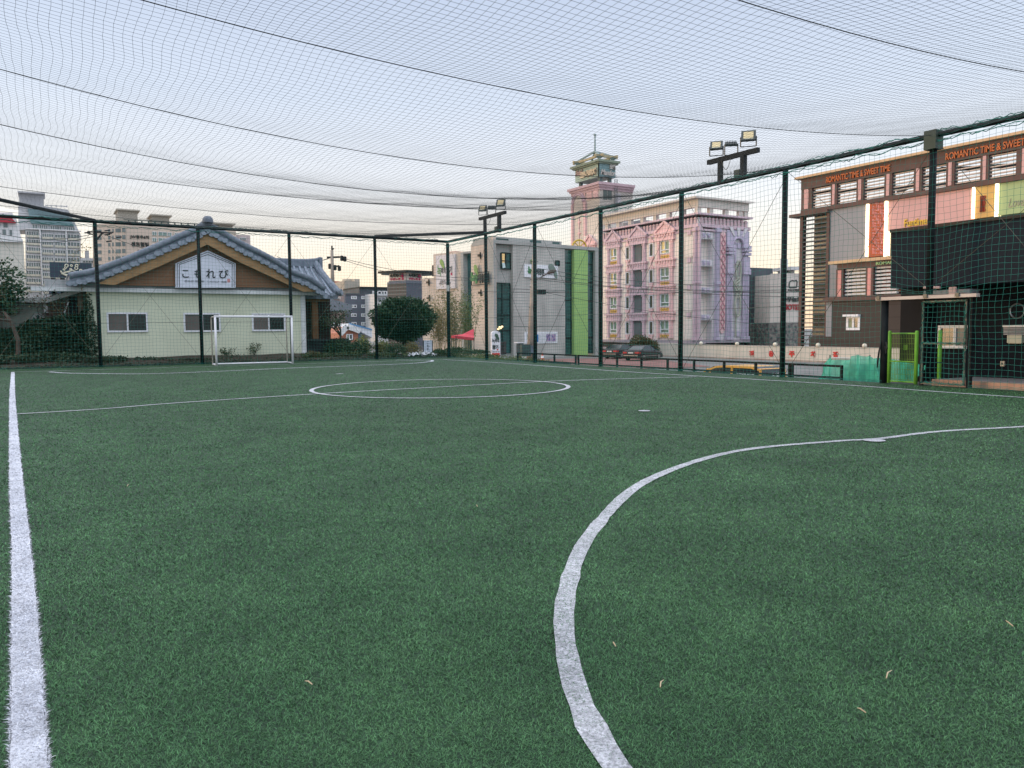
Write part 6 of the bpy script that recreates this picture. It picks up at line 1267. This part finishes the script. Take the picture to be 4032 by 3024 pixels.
wires('thin dark overhead wire running low across the hotel fronts at window height',[(2130,1148,66,2990,1276,75,.3),(1900,1148,66,2240,1150,66,.05)],'low wires')
wires('thin dark overhead wire against the pale sky right of the tiled roof',[(1340,1014,62,1950,1095,70,.5),(1340,1020,62,1900,1100,70,.6),(1090,1010,58,1300,1016,62,.4),(930,985,56,1300,1014,62,.8)],'sky wires')
wires('thin dark overhead wire in front of the far left apartment blocks',[(-60,905,54,372,920,56,.5),(-60,925,54,372,930,56,.5),(400,918,56,1000,1010,58,.8)],'left wires')
# pylon sign of the cafe
PY=Fr(tuple(far_at(1953,1405,60)*np.array([1,1,0])),100); t=thing('pylon_sign','white round-topped pylon sign with a leaf, brush letters and red and yellow foot','sign',PY.pt(0,-1.2))
q0,q1,z0,z1=PY.R(1936,1303,1970,1412); zr_=(q1-q0)/2; m=(q0+q1)/2; b=MB(); fprism(b,PY,[(q0,z0-.6),(q1,z0-.6)]+[(m+zr_*math.cos(a),z1-zr_*.6+zr_*.6*math.sin(a)) for a in np.linspace(0,math.pi,13)],-.25,0); obj('board',b,WFR,t)
obj('red_band',fb(PY,1937,1390,1968,1399,0,.02),mat('red_band',(.55,.03,.02),.5),t); obj('yellow_band',fb(PY,1941,1400,1968,1405,0,.02),mat('yellow_band',(.65,.35,.03),.5),t); obj('leaf',leafshape(PY,1957,1326,.55,.22,R_(-58),.01),mat('dark_leaf',(.05,.09,.06),.6),t)
writing('lettering','녹색의',PY,*PY.R(1938,1333,1965,1349),.005,INK,t,bold=.02); writing('lettering','향기',PY,*PY.R(1939,1358,1962,1376),.005,INK,t,bold=.04); writing('small_lettering','전통차 한식 모임',PY,*PY.R(1939,1383,1967,1387),.005,INK,t); obj('seal',fb(PY,1956,1375,1962,1379,0,.02),mat('red_band',(.55,.03,.02)),t)
# standing white board with vertical lettering, heap of pale sheets
WB=Fr((0,37.6,0),92); t=thing('standing_board','narrow pale upright board with vertical Japanese letters behind the corner of the net','signboard',WB.pt(*WB.uv(1685,1400)))
obj('board',fb(WB,1669,1340,1701,1402,-.04,0),mat('pale_blue_board',(.50,.56,.64),.6,.08),t)
for i,ch in enumerate('こもれび'): writing('lettering',ch,WB,*WB.R(1680,1344+13*i,1691,1354+13*i),.004,DK,t,bold=.01,ext=.005)
b=MB(); fbox(b,WB,*[WB.uv(x,1370)[0] for x in (1667,1669)],.1,WB.uv(1668,1340)[1],-.05,.02); fbox(b,WB,*[WB.uv(x,1370)[0] for x in (1701,1704)],.1,WB.uv(1702,1340)[1],-.05,.02); obj('frame',b,GUN,t)
SHT=mat('crumpled_sheeting',(.52,.54,.58),.6,.15,5,bump=.6,bscale=8)
t=thing('crumpled_sheets','pile of crumpled pale plastic sheets lying behind the net below the standing board','sheeting',(15.5,36.6,.1)); 
rr=np.random.default_rng(4)
for (x0,x1,y0,y1) in ((1602,1660,1388,1410),(1655,1702,1385,1405),(1640,1712,1396,1411),(1690,1722,1390,1411)):
    m_=MB(); p=plane_y(x0,y1,36.8); q=plane_y(x1,y0,36.8); n=9
    for i in range(n):
        for j in range(5): a=i/(n-1); s=j/4; m_.v.append((p[0]+(q[0]-p[0])*a,36.5+.5*s+.05*rr.normal(),.08+(q[2]-.08)*math.sin(math.pi*min(1,max(0,a*.9+.05)))*(math.sin(math.pi*s*.8+.3))+.05*rr.normal()))
    for i in range(n-1):
        for j in range(4): a=i*5+j; m_.f.append((a,a+1,a+6,a+5))
    obj('sheet',m_,SHT,t)
# red canopy beside the concrete buildings
RC=mat('red_canopy_cloth',(.60,.06,.09),.7,.08); cpt=thing('canopy_tent','red pop-up canopy with a peaked roof left of the concrete building','canopy',tuple(far_at(1835,1400,44))); a=far_at(1795,1322,44.6); c=far_at(1866,1330,43.2); pk=far_at(1866,1294,44.2); d_=np.array([3.0,3.5,0])
m_=MB(); A,B_,C_,D_=np.array(a),np.array(c),np.array(c)+np.array([.5,1.6,0]),np.array(a)+np.array([.5,1.6,0]); mid=lambda p,q,t: p*(1-t)+q*t
for p,q in ((A,B_),(B_,C_),(C_,D_),(D_,A)):
    pp=[p,mid(p,pk,.5)-np.array([0,0,.12]),np.array(pk)]; qq=[q,mid(q,pk,.5)-np.array([0,0,.12]),np.array(pk)]
    for i in range(2): m_.poly([pp[i],qq[i],qq[i+1],pp[i+1]] if i==0 else [pp[1],qq[1],pk])
    m_.poly([p,q,q-np.array([0,0,.14]),p-np.array([0,0,.14])])
obj('roof_cloth',m_,RC,cpt)
for p in (A,B_,C_,D_): obj('leg',MB().ring([p,(p[0],p[1],-.6)],.025,6),GUN,cpt)
# traffic cone, kiosks by the concrete wall
p=far_at(2136,1424,55); t=thing('traffic_cone','small red and white traffic cone behind the railing near the leaning pole','traffic cone',tuple(p)); b=MB().lathe(p,[(.2,0),(.2,.03),(.13,.05),(.03,.62),(0,.63)],12); obj('cone',b,mat('cone_red',(.60,.10,.05),.6),t); b=MB().lathe(p,[(.10,.26),(.075,.42)],12); obj('band',b,WFR,t)
for x0,x1,y0,y1,lab in ((2043,2062,1352,1392,'dark blue control cabinet with legs standing before the concrete wall'),):
    fr=Fr(tuple(far_at((x0+x1)/2,y1,70)*np.array([1,1,0])),95); t=thing('control_cabinet',lab,'cabinet',fr.pt(0,-1.9)); obj('box',fb(fr,x0,y0,x1,y1,-.5,0),mat('blue_black_cabinet',(.03,.045,.06),.5),t); obj('display',fb(fr,x0+8,y0+4,x1-2,y0+14,0,.02),mat('display_grey',(.10,.15,.17),.3),t); obj('leg',fb(fr,x0+4,y1,x0+12,y1+22,-.4,-.1),INK,t); obj('cap',fb(fr,x0-8,y0-4,x1+2,y0-1,-.6,.1),WFR,t)
# ================================================================== PLANTS
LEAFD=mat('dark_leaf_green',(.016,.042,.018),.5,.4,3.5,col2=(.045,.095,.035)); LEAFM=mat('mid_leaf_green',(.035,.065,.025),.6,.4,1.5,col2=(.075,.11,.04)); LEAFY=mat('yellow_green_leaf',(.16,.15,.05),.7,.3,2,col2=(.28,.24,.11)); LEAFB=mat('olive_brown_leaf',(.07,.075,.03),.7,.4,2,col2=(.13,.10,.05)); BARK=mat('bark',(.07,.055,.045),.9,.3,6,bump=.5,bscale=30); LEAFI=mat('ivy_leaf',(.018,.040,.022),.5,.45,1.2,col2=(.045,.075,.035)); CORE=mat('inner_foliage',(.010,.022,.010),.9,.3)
def plant(name,label,cat,base,trunks,crowns,leafm,size,n,group=None,seed=1,bare=0,shell=.55,squash=1.):
    """base point; trunks: list of point lists + radii; crowns: ellipsoids (cx,cy,cz,rx,ry,rz) filled with leaves towards the rim"""
    t=thing(name,label,cat,base,group); r=np.random.default_rng(seed)
    if trunks:
        b=MB()
        for pts,rad in trunks: b.ring(pts,rad,7)
        obj('trunk',b,BARK,t,smooth=True)
    tot=sum(c[3]*c[4]*c[5] for c in crowns)**1; P=[]
    for c in crowns:
        k=max(30,int(n*c[3]*c[4]*c[5]/tot)); d=r.normal(size=(k,3)); d/=np.linalg.norm(d,axis=1)[:,None]; rad=(shell+(1-shell)*r.random(k)**.7)*(1+.10*np.sin(d[:,0]*7+c[0])*np.cos(d[:,2]*6+c[1])+.06*r.normal(size=k))
        P.append(np.array(c[:3])+d*rad[:,None]*np.array(c[3:6]))
    P=np.concatenate(P); V,F=leaf_cloud(P,size,seed=seed); obj('foliage',None,leafm,t,arrays=(V,F)); return t
# round clipped dark tree
c=plane_y(1588,1250,39.4); rx=abs(plane_y(1465,1240,39.4)[0]-plane_y(1708,1240,39.4)[0])/2; rzz=(plane_y(1588,1172,39.4)[2]-plane_y(1588,1345,39.4)[2])/2; cz_=(plane_y(1588,1172,39.4)[2]+plane_y(1588,1345,39.4)[2])/2
t=plant('round_tree','large round clipped evergreen tree with dark glossy leaves behind the far net','tree',(c[0],c[1],.1),[([(c[0],c[1],.0),(c[0]+.05,c[1],.5),(c[0],c[1],cz_)],[.16,.13,.08]),([(c[0]+.5,c[1]+.3,.0),(c[0]+.4,c[1]+.2,1.2)],[.06,.04])],
 [(c[0],c[1],cz_,rx*.93,1.45,rzz*.95),(c[0]-.7,c[1]-.2,cz_+.3,rx*.5,1.0,rzz*.62),(c[0]+.7,c[1]-.2,cz_-.1,rx*.52,1.0,rzz*.6),(c[0]+.1,c[1]-.1,cz_+.55,rx*.55,1.,rzz*.55),(c[0]-.6,c[1],cz_-.5,rx*.5,.9,rzz*.5)],LEAFD,.13,17000,seed=2,shell=.72)
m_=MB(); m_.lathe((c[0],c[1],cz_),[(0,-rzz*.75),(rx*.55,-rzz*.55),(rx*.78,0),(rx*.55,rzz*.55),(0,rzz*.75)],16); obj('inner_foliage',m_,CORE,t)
# bare-branched garden tree left of it
def limbs(base,h,n,spread,seed,r0=.07,depth=3):
    r=np.random.default_rng(seed); out=[]; tips=[]
    def grow(p,d,L,rad,k):
        q=p+d*L*.5+r.normal(size=3)*L*.06; e=q+(d+r.normal(size=3)*.18)*L*.5; out.append(([p,q,e],[rad,rad*.8,rad*.6])); tips.append(e)
        if k>0:
            for _ in range(n if k>1 else 3): dd=d+r.normal(size=3)*spread; dd[2]=abs(dd[2])*.7+.1; dd/=np.linalg.norm(dd); grow(e,dd,L*.66,rad*.6,k-1)
    grow(np.array(base,float),np.array([0,0,1.]),h,r0,depth); return out,np.array(tips)
def twiggy(name,label,cat,base,h,n,spread,seed,leafm,size,per,r0=.07,depth=3,jit=.25,group=None):
    tr,tips=limbs(base,h,n,spread,seed,r0,depth); t=thing(name,label,cat,tuple(base),group); b=MB()
    for p,q in tr: b.ring(p,q,5)
    obj('trunk',b,BARK,t); r=np.random.default_rng(seed+50); T=tips[1:]; P=(T[:,None,:]+r.normal(size=(len(T),per,3))*jit).reshape(-1,3); V,F=leaf_cloud(P,size,seed=seed); obj('foliage',None,leafm,t,arrays=(V,F)); return t
p=plane_y(1342,1340,39.6); twiggy('garden_tree','small dark tree with thin twisting branches right of the tiled house','tree',(p[0],39.6,.2),.95,4,.75,5,LEAFM,.10,9,.09,3,.16)
p=plane_y(1302,1300,40.4); twiggy('garden_tree','thinner small tree next to the timber post of the tiled house','tree',(p[0],40.4,.2),.95,3,.7,15,LEAFM,.10,8,.05,3,.16)
# yellowing bamboo and reedy shrubs before the concrete building
for i,(x,lab) in enumerate(((1735,'yellowing bamboo clump left of the corner post of the cage'),(1785,'tall olive bamboo clump right of the corner post of the cage'),(1838,'green bamboo clump beside the red canopy'))):
    p=plane_y(x,1400,42.5+i*1.4); t=thing('bamboo',lab,'bamboo',(p[0],p[1],-.4),'bamboo clumps by the concrete buildings'); r=np.random.default_rng(30+i); b=MB(); P=[]
    for k in range(26):
        a=r.uniform(0,6.28); rr_=r.uniform(0,.5); h=r.uniform(2.0,3.6)*(1.0,1.15,1.05)[i]; x0=p[0]+rr_*math.cos(a); y0=p[1]+rr_*math.sin(a); tx=x0+r.normal()*.45; ty=y0+r.normal()*.45
        b.ring([(x0,y0,-.5),((x0+tx)/2+r.normal()*.04,(y0+ty)/2,h*.55),(tx,ty,h)],[.012,.010,.004],4)
        for q in range(90): s=r.uniform(.3,1.05); P.append((x0+(tx-x0)*s**1.3+r.normal()*.12,y0+(ty-y0)*s**1.3+r.normal()*.12,h*s+r.normal()*.08))
    obj('cane',b,mat('bamboo_cane',(.22,.20,.10),.7,.2),t); V,F=leaf_cloud(P,.15,aspect=.32,seed=i); obj('foliage',None,(LEAFY,mat('olive_leaf',(.12,.125,.045),.7,.3,col2=(.2,.18,.08)),mat('fresh_leaf',(.07,.12,.03),.7,.3,col2=(.14,.18,.06)))[i],t,arrays=(V,F))
def shrub(label,x,y0,y1,w,Y,m,size=.08,n=900,seed=0,name='shrub',zb=.1,dy=.5):
    c=plane_y(x,(y0+y1)/2,Y); h=plane_y(x,y0,Y)[2]-zb; wd=abs(plane_y(x+w/2,y0,Y)[0]-plane_y(x-w/2,y0,Y)[0])/2
    r=np.random.default_rng(seed); cr=[(c[0]+wd*.5*r.normal()*.5,Y+.2*r.normal(),zb+h*(.35+.2*r.random()),wd*r.uniform(.5,.8),dy,h*r.uniform(.4,.62)) for _ in range(4)]+[(c[0],Y,zb+h*.45,wd,dy,h*.5)]
    return plant(name,label,'shrub',(c[0],Y,0),[([(c[0],Y,-.1),(c[0]+.05,Y,zb+h*.5)],[.03,.015])],cr,m,size,n,'garden shrubs behind the far net',seed,shell=.3)
SH=[('dark low shrub at the foot of the timber post right of the green wall',1240,1385,1415,90,37.2,LEAFB,.08),('dark green shrub under the small twisting tree',1340,1325,1400,130,38.3,LEAFD,.09),('dense dark shrub below the brick house',1410,1335,1412,120,37.4,LEAFD,.09),('yellow-green shrub left of the round dark tree',1425,1318,1400,70,38.0,mat('lime_leaf',(.13,.16,.03),.6,.3,col2=(.25,.24,.05)),.08),('shrub with yellow tips directly under the round dark tree',1500,1338,1405,80,38.2,mat('lime_leaf2',(.09,.12,.03),.6,.3,col2=(.2,.2,.05)),.08),('dark shrub below the middle of the round tree',1560,1350,1412,110,37.3,LEAFD,.08),('dry tan shrub right below the round tree',1630,1345,1400,70,38.0,LEAFY,.07),('small green shrub right of the standing board',1735,1375,1412,60,37.0,LEAFD,.08),('low green shrub by the corner post of the cage',1800,1365,1415,110,37.3,LEAFM,.08),('low leafy shrub at the foot of the concrete side wall',1880,1378,1418,110,37.6,LEAFM,.08)]
for i,s in enumerate(SH): shrub(s[0],s[1],s[2],s[3],s[4],s[5],s[6],s[7],1500,40+i)
# ivy over the shed and the left corner
def ivy(name,label,cat,outline,Y,m,size,n,seed,zb=0.,thick=.35,trunk=None):
    """leaves spread over an irregular patch in front of the plane y=Y"""
    fr=Fr((0,Y,0),90); q=np.array([fr.uv(*p) for p in outline]); lo,hi=q.min(0),q.max(0); r=np.random.default_rng(seed); P=r.uniform(lo,hi,(n*2,2))
    ins=np.zeros(len(P),bool); j=len(q)-1
    for i in range(len(q)):
        c1=(q[i,1]>P[:,1])!=(q[j,1]>P[:,1]); xx=(q[j,0]-q[i,0])*(P[:,1]-q[i,1])/(q[j,1]-q[i,1]+1e-9)+q[i,0]; ins^=c1&(P[:,0]<xx); j=i
    P=P[ins][:n]; gap=np.sin(P[:,0]*3.1+1)*np.cos(P[:,1]*2.7)+.5*np.sin(P[:,0]*7.3)*np.sin(P[:,1]*6.1); keep=gap>-1.0+.3*r.random(len(P)); P=P[keep]
    bul=.5+.5*np.sin(P[:,0]*2.3)*np.cos(P[:,1]*3.1+1); D=thick*(.25+.75*bul)*r.random(len(P))**.5
    pts=np.stack([P[:,0],Y-D,P[:,1]],1); V,F=leaf_cloud(pts,size,aspect=.8,seed=seed)
    t=thing(name,label,cat,((lo[0]+hi[0])/2,Y,zb)); obj('foliage',None,m,t,arrays=(V,F)); return t
t=ivy('ivy','dense dark ivy climbing over the shed left of the green wall','ivy',[(-80,1440),(-80,1300),(60,1292),(110,1262),(190,1252),(240,1240),(300,1240),(340,1215),(350,1260),(362,1300),(372,1340),(385,1380),(400,1440)],39.2,LEAFI,.12,15000,1,thick=.8)
r=np.random.default_rng(3); b=MB()
for k in range(26):
    x0,y0=r.uniform(0,350),1400; p=plane_y(x0,y0,39.0); q=plane_y(x0+r.uniform(-60,60),r.uniform(1250,1330),39.0); b.ring([p,(p+q)/2+r.normal(size=3)*.1,q],[.02,.015,.006],4)
obj('stem',b,BARK,t)
ivy('ivy','thin trail of ivy climbing the left edge of the green wall','ivy',[(330,1160),(352,1160),(362,1200),(372,1250),(392,1330),(380,1400),(340,1400)],38.4,LEAFI,.10,900,7,thick=.15)
t=ivy('hedge','low dark creeping hedge along the foot of the far net and green wall','hedge',[(-80,1445),(-80,1405),(200,1385),(400,1400),(560,1405),(700,1410),(850,1412),(1000,1408),(1250,1404),(1260,1432),(-80,1448)],37.6,LEAFI,.09,11000,9,thick=1.3)
t=ivy('hedge','band of dark weeds behind the far net from the house to the corner post','hedge',[(1180,1425),(1180,1392),(1400,1385),(1600,1392),(1760,1388),(1960,1396),(1960,1420),(1700,1414),(1400,1424)],37.0,LEAFM,.08,7000,12,thick=.7)
b=MB(); b.box(10.9,13.4,38.6,38.75,.9,1.0); t=thing('plank_shelf','dark weathered plank shelf low at the right end of the green wall','shelf',(12.4,38.7,.2)); obj('board',b,mat('black_board',(.02,.025,.025),.7),t); b=MB(); b.box(11.2,13.6,38.9,39.0,.2,.9); obj('back_board',b,mat('black_board2',(.02,.03,.032),.7,.4,2),t)
r=np.random.default_rng(71); n=9000; P=np.stack([r.uniform(-6,17.3,n),35.85+2.3*r.random(n)**1.5,np.zeros(n)],1); P[:,2]=.03+(.05+.22*np.clip((P[:,1]-35.8)/1.6,0,1))*(.3+r.random(n))*(.6+.4*np.sin(P[:,0]*1.9)*np.cos(P[:,0]*.7+1))
V,F=leaf_cloud(P,.08,aspect=.5,seed=71); tag(obj('ground_weeds',None,LEAFI,origin=(6,37,0),arrays=(V,F)),'dark low weeds covering the soil behind the far net','ground cover',kind='stuff')
# weeds growing against the green wall
for i,(x,y0,w,lab) in enumerate(((895,1368,60,'dark weed clump against the green wall inside the goal, left one'),(1000,1342,55,'taller leafy weed against the green wall inside the goal, right one'))):
    c=plane_y(x,1400,38.2); h=plane_y(x,y0,38.2)[2]-.25; r=np.random.default_rng(60+i); t=thing('weed',lab,'weed',(c[0],38.2,.25),'weeds at the green wall'); b=MB(); P=[]
    for k in range(9):
        tx=c[0]+r.normal()*.22; hh_=h*r.uniform(.5,1.); b.ring([(c[0]+r.normal()*.08,38.2,.2),(tx,38.15,.25+hh_)],[.008,.004],4)
        for q in range(26): s=r.uniform(.2,1.); P.append((c[0]+(tx-c[0])*s+r.normal()*.06,38.2+r.normal()*.06,.25+hh_*s))
    obj('stem',b,BARK,t); V,F=leaf_cloud(P,.075,seed=i); obj('foliage',None,LEAFM,t,arrays=(V,F))
# leafy tree and dark forked trunk at the far left
p=plane_y(72,1440,37.2); t=twiggy('bare_tree','dark forked almost leafless tree before the shed at the left edge','tree',(p[0],37.2,.1),1.55,3,.85,77,LEAFB,.07,6,.10,4,.2)
c=plane_y(10,1110,38.6); plant('leafy_tree','dense leafy branch mass at the left edge above the shed roof','tree',(c[0],38.6,.1),[([(c[0]-.6,38.6,0),(c[0]-.4,38.6,2.),(c[0],38.6,c[2])],[.12,.09,.04])],[(c[0]-.2,38.6,c[2],.95,.8,.95),(c[0]-.3,38.4,c[2]-.8,.9,.8,.7),(c[0]+.4,38.6,c[2]-.35,.55,.6,.5),(c[0]-.6,38.7,c[2]+.5,.7,.7,.6)],LEAFD,.12,4200,seed=21,shell=.25)
for i,(x,y,lab) in enumerate(((150,1180,'sprays of thin brown leafy twigs over the shed roof'),(215,1150,'thin leafy twigs below the navy signboard'))):
    p=plane_y(x,1280,38.9); twiggy('garden_tree',lab,'tree',(p[0],38.9,1.3),.8,3,.9,90+i,LEAFB,.08,7,.03,3,.22)
p=plane_y(330,1100,38.2); t=thing('vine','thin vine with a few yellow-brown leaves by the first cage post','vine',(p[0],38.2,3.)); b=MB(); a=plane_y(280,1030,38.2); c=plane_y(350,990,38.2); b.ring([plane_y(240,1060,38.2),a,plane_y(310,985,38.2),c],.008,4); obj('stem',b,BARK,t); r=np.random.default_rng(8); P=np.concatenate([plane_y(x,y,38.2)+r.normal(size=(14,3))*.10 for x,y in ((305,990),(325,972),(345,970),(300,1030),(350,1100),(385,1120),(330,1130))]); V,F=leaf_cloud(P,.09,seed=3); obj('foliage',None,mat('autumn_leaf',(.22,.15,.04),.7,.3,col2=(.30,.24,.08)),t,arrays=(V,F))
# bush behind the parked cars and clipped verge by the railing
c=far_at(2535,1362,90); plant('autumn_bush','olive and russet bush growing behind the black sedans','bush',(c[0],c[1],-1.8),[([(c[0],c[1],-1.9),(c[0],c[1],c[2])],[.12,.06])],[(c[0],c[1],c[2]-.2,2.1,1.5,1.0),(c[0]-.5,c[1],c[2]+.4,1.3,1.2,1.0),(c[0]+1.3,c[1]-.8,c[2]-.6,1.4,1.2,.8)],LEAFB,.26,4000,seed=31,shell=.3)
r=np.random.default_rng(17); n=5200; P=np.stack([r.uniform(17.85,19.6,n),r.uniform(28.3,35.8,n),np.zeros(n)],1); P[:,2]=.02+.22*r.random(n)*(.5+.5*np.sin(P[:,1]*3))-.1*(P[:,0]-17.85)
V,F=leaf_cloud(P,.07,aspect=.4,seed=17); t=tag(obj('verge_grass',None,mat('verge_leaf',(.06,.10,.03),.7,.3,col2=(.16,.19,.06)),origin=(18.5,32,0),arrays=(V,F)),'rough green and yellow ground cover outside the corner of the cage','ground cover',kind='stuff')
tag(obj('verge_bank',MB().box(17.76,19.8,28.2,36.1,-2.5,-.06),SOIL,origin=(0,0,0)),kind='structure')
